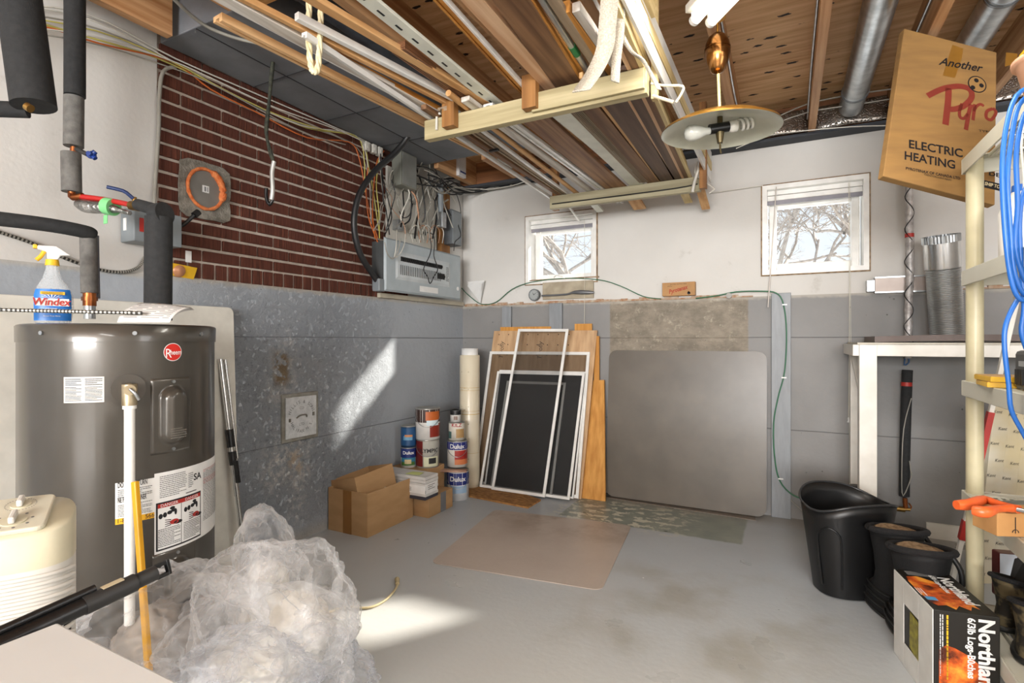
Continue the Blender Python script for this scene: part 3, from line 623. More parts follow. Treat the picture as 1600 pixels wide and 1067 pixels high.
# painted backing board, studs, boxes
mb = MB(); mb.box(LX+.003, LX+.022, 2.80, 3.36, 1.46, 2.30); tag(mb.build('backing_board', pm('white_backing', '#dcdad2', .6, col2='#c9c5ba', scale=6), bevel=.002), 'white painted board behind the tangle of wires above the breaker panel', 'board')
mb = MB(); mb.box(LX+.003, LX+.04, 3.40, 3.52, 1.46, 2.33); tag(mb.build('wall_stud', W_studv), 'bare brown wooden stud right of the white backing board', 'stud')
mb = MB(); mb.box(LX+.002, LX+.03, 2.72, 3.74, LEDGE+.002, LEDGE+.032); tag(mb.build('ledge_strip', pm('cream_ledge', '#bdb5a2', .6)), 'cream wooden strip under the breaker panel on the concrete ledge', 'wood strip')
def bx(name, label, cat, p, dx, dy, dz, m, detail=None, group=None, bev=.003):
    mb = MB(); mb.box(p.x-dx/2, p.x+dx/2, p.y-dy/2, p.y+dy/2, p.z-dz/2, p.z+dz/2); o = mb.build(name, m, None, bevel=bev); tag(o, label, cat, group)
    if detail: detail(o, p)
    return o
def coverplate(o, p):
    mb = MB(); mb.box(p.x+.041, p.x+.045, p.y-.075, p.y+.075, p.z-.105, p.z+.105); mb.build('cover', pm('box_cover', '#848682', .5), o, bevel=.002)
bx('transformer_box', 'dull grey box hung high above the white backing board', 'electrical box', onx(632, 268, LX+.09), .08, .17, .23, pm('dull_grey', '#77786f', .5), coverplate)
bx('meter_box', 'tall dark grey utility box in the corner right of the panel wiring', 'electrical box', onx(705, 357, LX+.06), .10, .14, .27, pm('dark_grey_box', '#5d6165', .5), lambda o, p: MBbox(o, 'lid', (p.x+.03, p.x+.055, p.y-.06, p.y+.065, p.z-.13, p.z+.125), M_gsteel))
bx('conduit_box', 'small grey metal conduit box between stud and utility box', 'electrical box', onx(690, 344, LX+.12), .05, .055, .115, M_galv, lambda o, p: MBcyl(o, 'conduit', (p.x-.01, p.y, p.z+.05), (p.x-.01, p.y, p.z+.27), .022, M_gsteel))
bx('alarm_box', 'white plastic box with a dark blue stripe hung by the joists over the wires', 'alarm box', onx(717, 260, LX+.16), .07, .10, .17, pm('white_box', '#d9d9da', .35), lambda o, p: MBbox(o, 'stripe', (p.x+.035, p.x+.037, p.y-.035, p.y+.045, p.z-.058, p.z-.045), pm('dark_blue', '#1c2f6b', .4)))
bx('outlet_box', 'small metal outlet box amid the wires above the breaker panel', 'electrical box', onx(622, 352, LX+.05), .05, .06, .07, M_galv)
bx('white_adapter', 'white plug adapter just above the breaker panel', 'adapter', onx(651, 362, LX+.06), .06, .09, .035, M_wht, lambda o, p: MBcyl(o, 'plug', (p.x+.03, p.y+.03, p.z), (p.x+.03, p.y+.07, p.z-.01), .008, M_blackp))
# heavy black service cable with its clamp
wire('service_cable', 'thick black cable arcing from the joists down to the left side of the breaker panel', 'cable', [onx(px, py, x) for px, py, x in [(630, 150, -2.0), (641, 180, -2.05), (640, 208, -2.12), (618, 238, -2.2), (585, 268, -2.27), (561, 305, -2.31), (553, 350, -2.33), (562, 395, -2.34), (580, 425, -2.34), (592, 443, -2.33)]], .019, M_bc, None, 14)
p = onx(592, 443, -2.33); mb = MB(); mb.box(p.x-.03, p.x+.03, p.y-.03, p.y+.03, p.z-.05, p.z+.03); tag(mb.build('cable_clamp', M_gsteel, bevel=.006), 'small grey clamp fixing the thick black cable at the panel side', 'cable clamp')
mb = MB(); M = Matrix.Translation(onx(632, 190, -2.1)); mb.tube([M @ Vector((0, .04*math.cos(a), .04*math.sin(a))) for a in [i*math.pi/8 for i in range(17)]], .004, 6, 0, 0); tag(mb.build('hanger_ring', pm('old_brass', '#8a7448', .5, .5)), 'brass hanger ring holding the black cable under the grey duct', 'ring')
# tangle of wires: each wire an object
rg = random.Random(21)
WP = [([(586, 372), (582, 330), (585, 280), (590, 250), (600, 236)], M_oc, 'orange wire down the left side of the white backing board'), ([(590, 378), (576, 340), (572, 300), (575, 262)], M_oc, 'orange wire outermost left beside the bricks above the panel'),
 ([(593, 372), (592, 330), (588, 290), (592, 250)], M_yc, 'yellow wire down the left edge of the white backing board'), ([(598, 360), (604, 330), (598, 300), (594, 262), (592, 240)], M_gry, 'grey wire curving over the left of the backing board'),
 ([(601, 368), (612, 340), (606, 310), (598, 275), (595, 240)], M_bc, 'thin black wire over the left of the backing board'), ([(640, 365), (655, 325), (668, 292), (690, 280), (710, 272)], M_gry, 'thick grey cable rising diagonally from the middle of the panel'),
 ([(648, 372), (652, 330), (650, 290), (648, 262), (646, 240)], M_bc, 'straight dark cable rising from the panel middle to the joists'), ([(609, 290), (612, 268), (632, 262), (650, 272), (668, 284), (690, 290), (705, 305), (713, 318)], M_wht, 'white wire looping in front of the dull grey box'),
 ([(640, 293), (670, 291), (700, 288), (718, 280), (740, 268)], M_wht, 'white wire running level below the alarm box'), ([(672, 375), (668, 340), (672, 312), (668, 296)], M_gry, 'grey cable down beside the bare wooden stud'),
 ([(676, 372), (682, 340), (680, 315), (688, 300), (700, 285)], M_bc, 'black cable right of the bare wooden stud'), ([(712, 300), (718, 318), (720, 335), (716, 350), (720, 368), (711, 378), (709, 392)], M_bc, 'zigzag thin black wire over the utility box in the corner'),
 ([(660, 362), (676, 366), (679, 380), (678, 400), (684, 420), (678, 432), (672, 443), (668, 432), (662, 420), (671, 400), (674, 386), (672, 372)], M_bc, 'thin black cord hanging over the breaker switches'), ([(601, 378), (605, 396), (614, 404), (622, 392), (626, 372)], M_gry, 'grey wire looped over the upper left of the panel cover'),
 ([(620, 360), (619, 385), (616, 402)], M_wht, 'white wire hanging over the left breaker switches'), ([(634, 356), (632, 380), (624, 398), (612, 404)], M_wht, 'white wire curving down from the outlet box over the panel'),
 ([(700, 312), (690, 318), (682, 330), (676, 345)], M_gry, 'short grey cable by the conduit box'), ([(624, 330), (630, 340), (640, 336), (645, 318)], M_bc, 'black wire looped in the middle of the backing board'),
 ([(640, 312), (650, 318), (660, 314), (668, 300)], M_gry, 'grey wire looped behind the diagonal grey cable'), ([(688, 298), (720, 292), (760, 296), (800, 290), (830, 280)], M_wht, 'white wire swagging from the corner across to the lumber rack'),
 ([(700, 290), (740, 300), (790, 282), (850, 276)], M_bc, 'black cable along the back wall top by the corner'), ([(690, 280), (740, 276), (800, 268), (860, 262)], M_bc, 'thick dark cable along the joist ends by the corner'), ([(652, 182), (700, 205), (750, 232), (800, 262)], M_gry, 'grey cable under the front left end of the lumber rack'),
 ([(628, 318), (618, 300), (606, 292), (600, 280)], M_gry, 'grey wire behind the dull grey box'), ([(655, 300), (640, 320), (630, 345), (628, 356)], M_wht, 'white wire dropping to the outlet box')]
for i, (pts, m, lab) in enumerate(WP):
    far = i in (19, 20, 21)
    P = [ (ony(a, b, BY-.05-.01*i % .03) if far and a > 724 else onx(a, b, LX+.15+.004*(i % 7) if b > 365 else LX+.05+.012*(i % 6))) for a, b in pts]
    if i == 22: P = [onz(a, b, 2.34) for a, b in pts[:2]]+[ony(a, b, 3.3) for a, b in pts[2:]]
    r_ = .0068 if 'thick' in lab or 'cable' in lab else .0036
    wire('wire', lab, 'wire', P, r_, m, 'wires around the breaker panel')
rg = random.Random(77)
M_tw = (M_gry, M_wht, M_bc, M_gry, pm('copper_wire', '#b98a6c', .5), M_bc)
for k in range(22):
    x0 = rg.uniform(596, 700); y0 = rg.uniform(236, 290); P = []; x1 = x0+rg.uniform(-22, 26)
    for j in range(5): P.append(onx(x0+(x1-x0)*j/4+rg.uniform(-9, 9), y0+(374-y0)*rg.uniform(.75, 1.0)*j/4, LX+.045+.06*rg.random()+.008*j))
    wire('wire', 'thin loose wire in the tangle between the joists and the breaker panel', 'wire', P, rg.choice((.0028, .004, .0055)), M_tw[k % 6], 'loose wires above the breaker panel')
for k in range(9):
    P = [onx(rg.uniform(648, 672), rg.uniform(255, 300), LX+.10), onx(rg.uniform(675, 700), rg.uniform(262, 305), LX+.14), onx(rg.uniform(700, 718), rg.uniform(275, 310), LX+.12), ony(rg.uniform(730, 760), rg.uniform(280, 300), BY-.05), ony(rg.uniform(790, 850), rg.uniform(262, 290), BY-.04)]
    for v in P: v.z = min(v.z, 2.345)
    wire('wire', 'dark wire running from the panel tangle along the top of the back wall', 'wire', P, rg.choice((.003, .0045, .006)), (M_bc, M_gry, M_bc)[k % 3], 'wires round the corner to the back wall')
wire('wire', 'pale cord strung on the back wall from the rack corner to the right window', 'wire', [ony(a, b, BY-.012) for a, b in [(1108, 302), (1150, 296), (1192, 290)]], .003, M_wht)
for k in range(7):
    a = 645+k*6; P = [onx(a, 378, LX+.10), onx(a-3, 362, LX+.11), onx(a+4, 352, LX+.12), onx(a+12, 362, LX+.11), onx(a+10, 380, LX+.10)]
    wire('wire', 'pale wire loop in the row of loops along the top edge of the breaker panel', 'wire', P, .0035, (M_wht, M_gry, pm('copper_wire', '#b98a6c', .5))[k % 3], 'wire loops over the breaker panel')
# ---------------------------------------------------------------- the water heater
HX, HYc, HR, HT = -1.97, .98, .265, 1.165
t = thing('water_heater', 'dark grey enamelled electric water heater with labels and white drain pipe', 'water heater', (HX, HYc, 0))
M_enam = pm('taupe_enamel', '#49453f', .28, .25, col2='#46423c', coat=.4)
mb = MB(); mb.lathe([(0, .03), (HR-.004, .03), (HR, .036), (HR, HT-.045)], (HX, HYc, 0), 96); mb.lathe([(HR-.02, 0), (HR-.02, .03), (0, .03)], (HX, HYc, 0), 48); mb.build('jacket', M_enam, t)
mb = MB(); mb.lathe([(HR+.003, HT-.052), (HR+.004, HT-.004), (HR, HT), (HR-.01, HT+.003), (0, HT+.004)], (HX, HYc, 0), 96); cap = mb.build('top_cap', M_enam, t)
def hcyl(px, py, r=HR):   # where the ray through a pixel meets the jacket: angle and height
    d = at(px, py, 1.)-Vector((0, 0, CAMH)); a = d.x*d.x+d.y*d.y; b = -(d.x*HX+d.y*HYc); c = HX*HX+HYc*HYc-r*r
    k = max(b*b-a*c, 0); s_ = (-b-math.sqrt(k))/a; p = Vector((0, 0, CAMH))+d*s_
    return math.atan2(p.y-HYc, p.x-HX), p.z
def hp(th, z, r): return Vector((HX+r*math.cos(th), HYc+r*math.sin(th), z))
def hpatch(mb, x0, x1, z0, z1, m=0, off=.001, th0=0., n=14):   # x is arc length from angle th0
    vs = []; 
    for i in range(n+1):
        x = x0+(x1-x0)*i/n; vs += [hp(th0+x/HR, z0, HR+off), hp(th0+x/HR, z1, HR+off)]
    mb.add(vs, [(2*i, 2*i+2, 2*i+3, 2*i+1) for i in range(n)], m, True)
def warp(th0, z0, off=.0018): return lambda x, y: hp(th0+x/HR, z0+y, HR+off)
mb = MB()
for px in (67, 210, 312):
    th, _ = hcyl(px, 505); mb = MB(); mb.cyl(hp(th, HT-.025, HR+.002), hp(th, HT-.025, HR+.008), .006, n=10); mb.build('cap_screw', M_galv, cap)
# upper access cover
def cover(nm, px0, px1, py0, py1):
    a0, z1 = hcyl(px0, py0); a1, _ = hcyl(px1, py0); _, z0 = hcyl(px0, py1)
    am = (a0+a1)/2; hw = (a1-a0)/2*HR; mb = MB(); zc = (z0+z1)/2; hh = (z1-z0)/2; vs = []; nx, nz = 28, 44
    for i in range(nx+1):
        for j in range(nz+1):
            u, v = -1+2*i/nx, -1+2*j/nz
            e = 0 if max(abs(u), abs(v)) >= .999 else .006
            x, y = u*hw, v*hh; R1, h1 = hw*.62, hh*.78   # stadium boss
            dy = max(abs(y)-(h1-R1), 0); dd = R1-math.hypot(x, dy); e += .022*min(max(dd/.012, 0), 1)
            e += .006*min(max((dd-.016)/.006, 0), 1)
            vs.append(hp(am+x/HR, zc+y, HR+e))
    mb.add(vs, [(i*(nz+1)+j, (i+1)*(nz+1)+j, (i+1)*(nz+1)+j+1, i*(nz+1)+j+1) for i in range(nx) for j in range(nz)], 0, True)
    o = mb.build(nm, M_enam, t); mb = MB()
    for s_ in (-1, 1): mb.cyl(hp(am, zc+s_*hh*.9, HR+.005), hp(am, zc+s_*hh*.9, HR+.010), .005, n=10)
    mb.build('screw', M_galv, o); return am, zc, hw, hh, o
am, zc, hw, hh, _cv = cover('access_cover', 235, 297, 592, 712)
mb = MB(); fineprint(mb, None, -.022, .022, -.07, -.035, 5, 0, 5, warp=warp(am, zc, .0352)); mb.build('embossed_print', pm('emboss', '#6d6961', .5), _cv)
cover('access_cover', 238, 305, 868, 990)
# round badge
th, z = hcyl(270, 550); mb = MB()
for r_, m, off in ((.028, 1, .0012), (.0262, 0, .0016)):
    mb.add([hp(th+r_*math.cos(a)/HR, z+r_*math.sin(a), HR+off) for a in [2*math.pi*i/32 for i in range(32)]], [tuple(range(32))], m)
w_ = warp(th, z, .0024); mb.text('R', .040, None, 1, warp=lambda x, y: w_(x*.8-.013, y-.017), bold=.0); mb.text('heem', .022, None, 1, warp=lambda x, y: w_(x*.72+.0085, y-.008), bold=.01)
mb.build('badge', [pm('badge_red', '#c8281e', .4), M_white], t)
# small warning label left
th, z = hcyl(131, 609); a0, _ = hcyl(100, 609); a1, _ = hcyl(163, 609); w2 = (a1-a0)/2*HR; h2 = .037
mb = MB(); hpatch(mb, -w2, w2, -h2+z, h2+z, 0, .001, (a0+a1)/2); wf = warp((a0+a1)/2, z)
for s_ in (-1, 1):
    fineprint(mb, None, s_*w2*.5-w2*.42, s_*w2*.5+w2*.42, -h2*.88, h2*.25, 10, 2, 7+s_, warp=wf); fineprint(mb, None, s_*w2*.5-w2*.42, s_*w2*.5+w2*.42, h2*.32, h2*.9, 4, 2, 9+s_, warp=wf)
mb.build('caution_label', [pm('matt_label', '#d6d5d1', .8), M_gprint, M_ink], t)
# return label and wrap label
a0, zt = hcyl(180, 752); a1, _ = hcyl(241, 752); _, zb_ = hcyl(183, 817); wd = (a1-a0)*HR; ztop, zbot = hcyl(180, 755)[1], hcyl(180, 820)[1]
mb = MB(); hpatch(mb, 0, wd, zbot, ztop, 0, .001, a0); hpatch(mb, 0, wd, zbot, zbot+(ztop-zbot)*.14, 2, .0014, a0); hh_ = ztop-zbot
wf = lambda x, y: hp(a0+x/HR, zbot+y, HR+.002)
sz = .0215
mb.text('DO NOT RETURN', sz, None, 1, 'LEFT', .012, warp=lambda x, y: wf(x*.80*wd/.185+.006, y+hh_*.88)); mb.text('NE PAS RETOURNER', sz, None, 1, 'LEFT', .012, warp=lambda x, y: wf(x*.68*wd/.185+.006, y+hh_*.52))
fineprint(mb, None, .006, wd-.006, hh_*.62, hh_*.84, 5, 3, 3, warp=wf); fineprint(mb, None, .006, wd-.006, hh_*.17, hh_*.47, 8, 3, 4, warp=wf)
mb.text('1-866       566', .018, None, 1, 'LEFT', .0, warp=lambda x, y: wf(x*.9+.006, y+hh_*.03))
mb.build('return_label', [M_white, M_ink, pm('label_yellow', '#f0b41e', .5), M_gprint], t)
a1b = hcyl(241, 740)[0]; a2 = hcyl(335.5, 700)[0]+.35; ztop = hcyl(243, 740)[1]; zbot = hcyl(245, 866)[1]; W_ = (a2-a1b)*HR; Hh = ztop-zbot
mb = MB(); hpatch(mb, 0, W_, zbot, ztop, 0, .001, a1b, 30); wf = lambda x, y: hp(a1b+x/HR, zbot+y, HR+.002)
def q4(x0, x1, y0, y1, m, off): hpatch(mb, x0, x1, zbot+y0, zbot+y1, m, off, a1b, 10)
xw = (hcyl(313, 740)[0]-a1b)*HR
q4(.004, xw, Hh*.03, Hh*.63, 1, .0013); q4(.009, xw-.004, Hh*.05, Hh*.60, 0, .0015); q4(.009, xw-.004, Hh*.56, Hh*.61, 2, .0017); q4(xw/2-.0008, xw/2+.0008, Hh*.05, Hh*.56, 1, .0018)
mb.text('DANGER', .013, None, 0, warp=lambda x, y: hp(a1b+(x+xw*.27)/HR, zbot+y+Hh*.57, HR+.0022)); mb.text('DANGER', .013, None, 0, warp=lambda x, y: hp(a1b+(x+xw*.75)/HR, zbot+y+Hh*.57, HR+.0022))
for c_ in (.27, .76):   # tap, scalding water, hand
    def bl(x, y, rx, ry, m): mb.add([wf(xw*c_+x+rx*math.cos(a), Hh*.44+y+ry*math.sin(a)) for a in [2*math.pi*i/12 for i in range(12)]], [tuple(range(12))], m)
    bl(-.026, .004, .006, .008, 1); bl(-.014, .006, .006, .008, 1); bl(.0, .010, .008, .006, 1); bl(.012, .014, .009, .005, 1); bl(.018, .008, .004, .010, 1); bl(.008, .022, .008, .005, 1)
    bl(.014, -.022, .014, .008, 2); bl(.026, -.026, .014, .006, 1)
    for q in range(4): mb.add([wf(xw*c_+.004+a, Hh*.44-.022+b) for a, b in ((0, -.008+q*.005), (-.018, -.010+q*.007), (-.018, -.008+q*.007), (0, -.005+q*.005))], [(0, 1, 2, 3)], 1)
    fineprint(mb, None, xw*c_-xw*.21, xw*c_+xw*.21, Hh*.07, Hh*.30, 11, 1, int(c_*99), warp=wf)
fineprint(mb, None, .014, xw*.62, Hh*.68, Hh*.96, 12, 3, 11, warp=wf); fineprint(mb, None, xw*.66, xw*.78, Hh*.72, Hh*.92, 8, 3, 12, warp=wf); fineprint(mb, None, xw*.6, xw*.98, Hh*.65, Hh*.68, 1, 1, 12, warp=wf)
mb.text('SA', .030, None, 1, bold=.02, warp=lambda x, y: wf(x+xw*.9, y+Hh*.80))
fineprint(mb, None, xw+.012, W_-.02, Hh*.20, Hh*.90, 34, 3, 13, warp=wf); fineprint(mb, None, xw+.012, W_-.02, Hh*.70, Hh*.78, 4, 4, 14, warp=wf); fineprint(mb, None, xw+.012, W_-.02, Hh*.86, Hh*.9, 2, 4, 14, warp=wf)
mb.build('wrap_label', [M_white, M_ink, M_red, M_gprint, pm('pink_print', '#d79a96', .6)], t)
# relief valve and drain pipe
th, z = hcyl(201, 607); mb = MB(); mb.cyl(hp(th, z, HR-.002), hp(th, z, HR+.004), .043, n=32); fl = mb.build('valve_flange', M_enam, t)
o1 = hp(th, z, HR+.045); mb = MB(); mb.cyl(hp(th, z, HR), o1, .017, n=16); mb.cyl(o1+Vector((0, 0, .016)), o1-Vector((0, 0, .045)), .019, n=18); mb.cyl(o1, hp(th, z, HR+.068), .015, n=14); vv = mb.build('relief_valve', pm('dull_brass', '#b0a287', .4, .7, col2='#7a6745'), t, bevel=.002)
mb = MB(); mb.tube([hp(th, z+.004, HR+.07), hp(th+.03, z-.008, HR+.078), hp(th+.06, z-.028, HR+.075)], .0045, 6); mb.build('lever', M_galv, vv)
mb = MB(); mb.cyl(o1-Vector((0, 0, .040)), o1-Vector((0, 0, .055)), .0175); mb.cyl(o1-Vector((0, 0, .05)), Vector((o1.x, o1.y, .30)), .0135, n=20); mb.build('drain_pipe', pm('white_pvc', '#eceae4', .35), t)
mb = MB(); A = at(211, 752, 1.46); B = at(226, 960, 1.42); B = A+(B-A)*((A.z-.01)/(A.z-B.z)); mb.beam(A, B, .015, .015, (1, .3, 0)); tag(mb.build('broom_handle', pm('yellow_plastic', '#eeae1d', .4), bevel=.003), 'yellow plastic handle leaning against the water heater beside the white pipe', 'handle')
# white foam board behind the heater
q = [Vector((LX+.07, .45, 0)), Vector((LX+.07, 1.66, 0)), Vector((LX+.02, 1.66, 1.275)), Vector((LX+.02, .45, 1.275))]; M = frame(q[0], q[1]-q[0], q[3]-q[0])
mb = MB(); mb.slab(rsq(M, 0, 1.21, 0, (q[3]-q[0]).length, .03), M.to_3x3() @ Vector((0, 0, 1)), .025); tag(mb.build('foam_board', pm('white_foam_board', '#dddad0', .7), bevel=.003), 'white foam board leaning on the grey wall behind the water heater', 'board')
# squeegee poles
t = thing('telescopic_pole', 'pair of slim chrome poles with black clamp leaning right of the water heater', 'pole', onx(383, 885, -2.2))
mb = MB(); A, B = onx(344, 561, LX+.06), onx(385, 890, -2.24); B = A+(B-A)*((A.z-.002)/(A.z-B.z)); D = B-A; mb.cyl(A, A+D*.62, .012, n=14); mb.cyl(A+D*.5, B, .010, n=14); mb.build('pole', pm('chrome', '#c9c9c7', .2, .95), t)
A2 = onx(352, 562, LX+.07); mb = MB(); mb.cyl(A2, A2+D*.45, .006, n=10); mb.build('inner_rod', pm('chrome', '#c9c9c7', .2, .95), t)
mb = MB(); mb.cyl(A+D*.32, A+D*.40, .018, n=12); mb.cyl(A+D*.42, A+D*.48, .016, n=12); mb.beam(A+D*.46+Vector((.02, 0, 0)), A+D*.56+Vector((.02, 0, 0)), .012, .02); mb.build('clamp', M_blackp, t, bevel=.002)
# spray bottle
t = thing('spray_bottle', 'clear spray bottle with blue label standing on the water heater', 'spray bottle', at(85, 487, 1.62))
b0 = at(83, 487, 1.62); b0.z = HT+.005; fw = Vector((b0.x, b0.y, 0)).normalized(); rt = Vector((fw.y, -fw.x, 0))
def oval(z, wx, wy, dx=0): return [b0+rt*(dx+wx*math.cos(a))+fw*(wy*math.sin(a))+Vector((0, 0, z)) for a in [2*math.pi*i/28 for i in range(28)]]
S_ = [(0, .040, .024, 0), (.006, .044, .027, 0), (.05, .0475, .029, .002), (.085, .046, .028, .002), (.11, .038, .024, 0), (.135, .024, .019, -.002), (.165, .016, .015, -.002), (.178, .015, .015, -.002)]
mb = MB(); vs = [v for s_ in S_ for v in oval(*s_)]; mb.add(vs, [(j*28+i, j*28+(i+1) % 28, (j+1)*28+(i+1) % 28, (j+1)*28+i) for j in range(len(S_)-1) for i in range(28)]+[tuple(range(28))[::-1]], 0, True)
mb.build('bottle', seethru('clear_plastic', '#dfe6ea', .34, .12), t)
mb = MB(); lab_ = []; zs = [.008, .05, .085, .103]; 
for z in zs:
    for i in range(13):
        a = math.pi*(1.10+.72*i/12); wx = .0482 if z < .1 else .044
        lab_.append(b0+rt*(.002+wx*math.cos(a))+fw*((.0302 if z < .1 else .0285)*math.sin(a))+Vector((0, 0, z)))
mb.add(lab_, [(j*13+i, j*13+i+1, (j+1)*13+i+1, (j+1)*13+i) for j in range(3) for i in range(12)], 0, True)
Ml = frame(b0+rt*-.003-fw*.0325+Vector((0, 0, .050)), rt, (0, 0, 1))
rect(mb, Ml, -.026, .030, .036, .045, 2, .0); fineprint(mb, Ml, -.022, .026, .0365, .0445, 2, 4, 1, .001); rect(mb, Ml, -.037, .040, .002, .024, 1, -.0005)
for k in range(9): a = R(20+17.5*k); mb.add([Ml @ Vector(v) for v in ((0, .022, 0), (.03*math.cos(a-.05), .022+.014*math.sin(a), 0), (.03*math.cos(a+.05), .022+.014*math.sin(a), 0))], [(0, 1, 2)], 1)
mb.text('Windex', .031, Ml @ Matrix.Translation((.001, .004, .001)), 3, 'CENTER', .02, .15, sx=.86); mb.text('ORIGINAL', .006, Ml @ Matrix.Translation((0, -.008, 0)), 1); mb.text('Shine Your World', .0055, Ml @ Matrix.Translation((0, -.015, 0)), 1); mb.text('Streak-Free Shine', .0055, Ml @ Matrix.Translation((0, -.030, 0)), 1)
mb.build('label', [pm('windex_blue', '#1c6fc0', .4), M_white, M_yel, M_red, M_ink], t)
mb = MB(); c0 = b0+rt*-.002; mb.cyl(c0+Vector((0, 0, .176)), c0+Vector((0, 0, .194)), .0175, .0155, 20); mb.build('collar', M_yel, t)
mb = MB(); Mh = frame(c0+Vector((0, 0, .194)), rt, (0, 0, 1)); pr = [(-.034, .040), (-.034, .028), (-.012, .022), (-.012, .0), (.014, .0), (.020, .014), (.045, .016), (.026, .030), (.010, .042)]
mb.slab([Mh @ Vector((x, y, -.011)) for x, y in pr], Mh.to_3x3() @ Vector((0, 0, 1)), .022); mb.build('spray_head', pm('white_pp', '#e9e9e6', .35), t, bevel=.004)
mb = MB(); mb.slab([Mh @ Vector((x, y, -.009)) for x, y in ((-.044, .042), (-.044, .030), (-.034, .030), (-.034, .042))], Mh.to_3x3() @ Vector((0, 0, 1)), .018); mb.tube([Mh @ Vector(v) for v in ((-.018, .024, 0), (-.026, .008, 0), (-.036, -.004, 0))], .006, 8); mb.build('trigger', M_yel, t, bevel=.002)
rt = Vector((_c, _s, 0)); fw = Vector((-_s, _c, 0))
# curled booklet
t = thing('booklet', 'curled stack of printed manual pages lying on the water heater', 'booklet', at(232, 478, 1.62)); base = at(178, 487, 1.55); base.z = HT+.006
def sheet(mb, off, L, Wd, m=0):
    vs = []; n_ = 14; k_ = 6
    for i in range(n_+1):
        s_ = i/n_; bow = .018*math.sin(math.pi*s_)
        for j in range(k_+1):
            t_ = j/k_; up = math.sin(t_*1.35)
            vs.append(base+rt*(L*s_+.022*t_+.0035*off*t_)+fw*(.012+.075*(1-math.cos(t_*1.5))+.004*off+bow*(1-t_))+Vector((0, 0, (.064-.003*off)*up*(1-.22*s_*s_)+.001*off)))
    mb.add(vs, [(i*(k_+1)+j, (i+1)*(k_+1)+j, (i+1)*(k_+1)+j+1, i*(k_+1)+j+1) for i in range(n_) for j in range(k_)], m, True); return vs, k_
M_pp = pm('manual_paper', '#d5d2ce', .8)
for k in range(6):
    mb = MB(); vs, k_ = sheet(mb, k, .155-.004*k, .10)
    if k == 0:
        for i in range(1, 13):
            for j in range(1, k_):
                for h_ in (0, .5):
                    if (i*5+j*3+int(h_*2)) % 6 < 5:
                        a, b, c, d = vs[i*(k_+1)+j], vs[(i+1)*(k_+1)+j], vs[(i+1)*(k_+1)+j+1], vs[i*(k_+1)+j+1]
                        u = -fw*.0012+Vector((0, 0, .0006)); p1, p2, p3, p4 = a.lerp(d, h_+.05), b.lerp(c, h_+.05), b.lerp(c, h_+.22), a.lerp(d, h_+.22); mb.add([p1+u, p2+u, p3+u, p4+u], [(0, 1, 2, 3)], 1)
    mb.build('page', [M_pp, pm('pale_print', '#9a9794', .7)], t, solid=.0006)
# ---------------------------------------------------------------- lumber rack under the joists
RZ = 2.00
t = thing('lumber_rack', 'hanging wooden rack with pale crosspieces holding the long boards', 'rack', (-.93, 2.6, RZ))
fy, by_ = 1.90, 3.29
mb = MB(); mb.box(-1.42, -.445, fy, fy+.038, RZ, RZ+.085); mb.build('front_crosspiece', W_pale, t, bevel=.002)
mb = MB(); mb.box(-1.42, -.455, by_, by_+.038, RZ, RZ+.085); mb.build('rear_crosspiece', wood('grey_pale', '#b3ab8e', '#948c70', 'x'), t, bevel=.002)
mb = MB(); mb.box(-.89, -.45, fy-.018, fy-.001, RZ+.012, RZ+.085); mb.build('doubler', W_pale, t, bevel=.002)
for x, y in ((-1.30, fy-.04), (-.92, fy-.045), (-1.42, by_+.04), (-.455, by_-.05)):
    mb = MB(); mb.box(x, x+(.06 if y < 2.5 else .04), y, y+.038, RZ+.0 if y > 2.5 else RZ+.02, 2.50 if y > 2.5 else RZ+.15); mb.build('hanger_post', W_studv, t, bevel=.002)
mb = MB(); mb.box(-.44, -.415, fy-.3, fy+.0, RZ+.26, RZ+.40); mb.box(-.452, -.43, fy+.1, fy+.13, RZ+.02, 2.5); mb.build('side_cleat', W_paley, t)
mb = MB(); mb.tube([(-1.40, by_-.006, RZ+.03), (-1.0, by_-.008, RZ+.028), (-.6, by_-.006, RZ+.03), (-.47, by_-.004, RZ+.04)], .004, 6); mb.build('black_cord', M_black, t)
mb = MB(); mb.tube([(-1.35, fy-.004, RZ+.10), (-1.35, fy-.006, RZ+.03)], .006, 6); mb.tube([(-1.35, fy-.004, RZ+.10), (-1.33, fy-.0, RZ+.10)], .006, 6); mb.build('hook', M_wht, t)
zt = RZ+.087
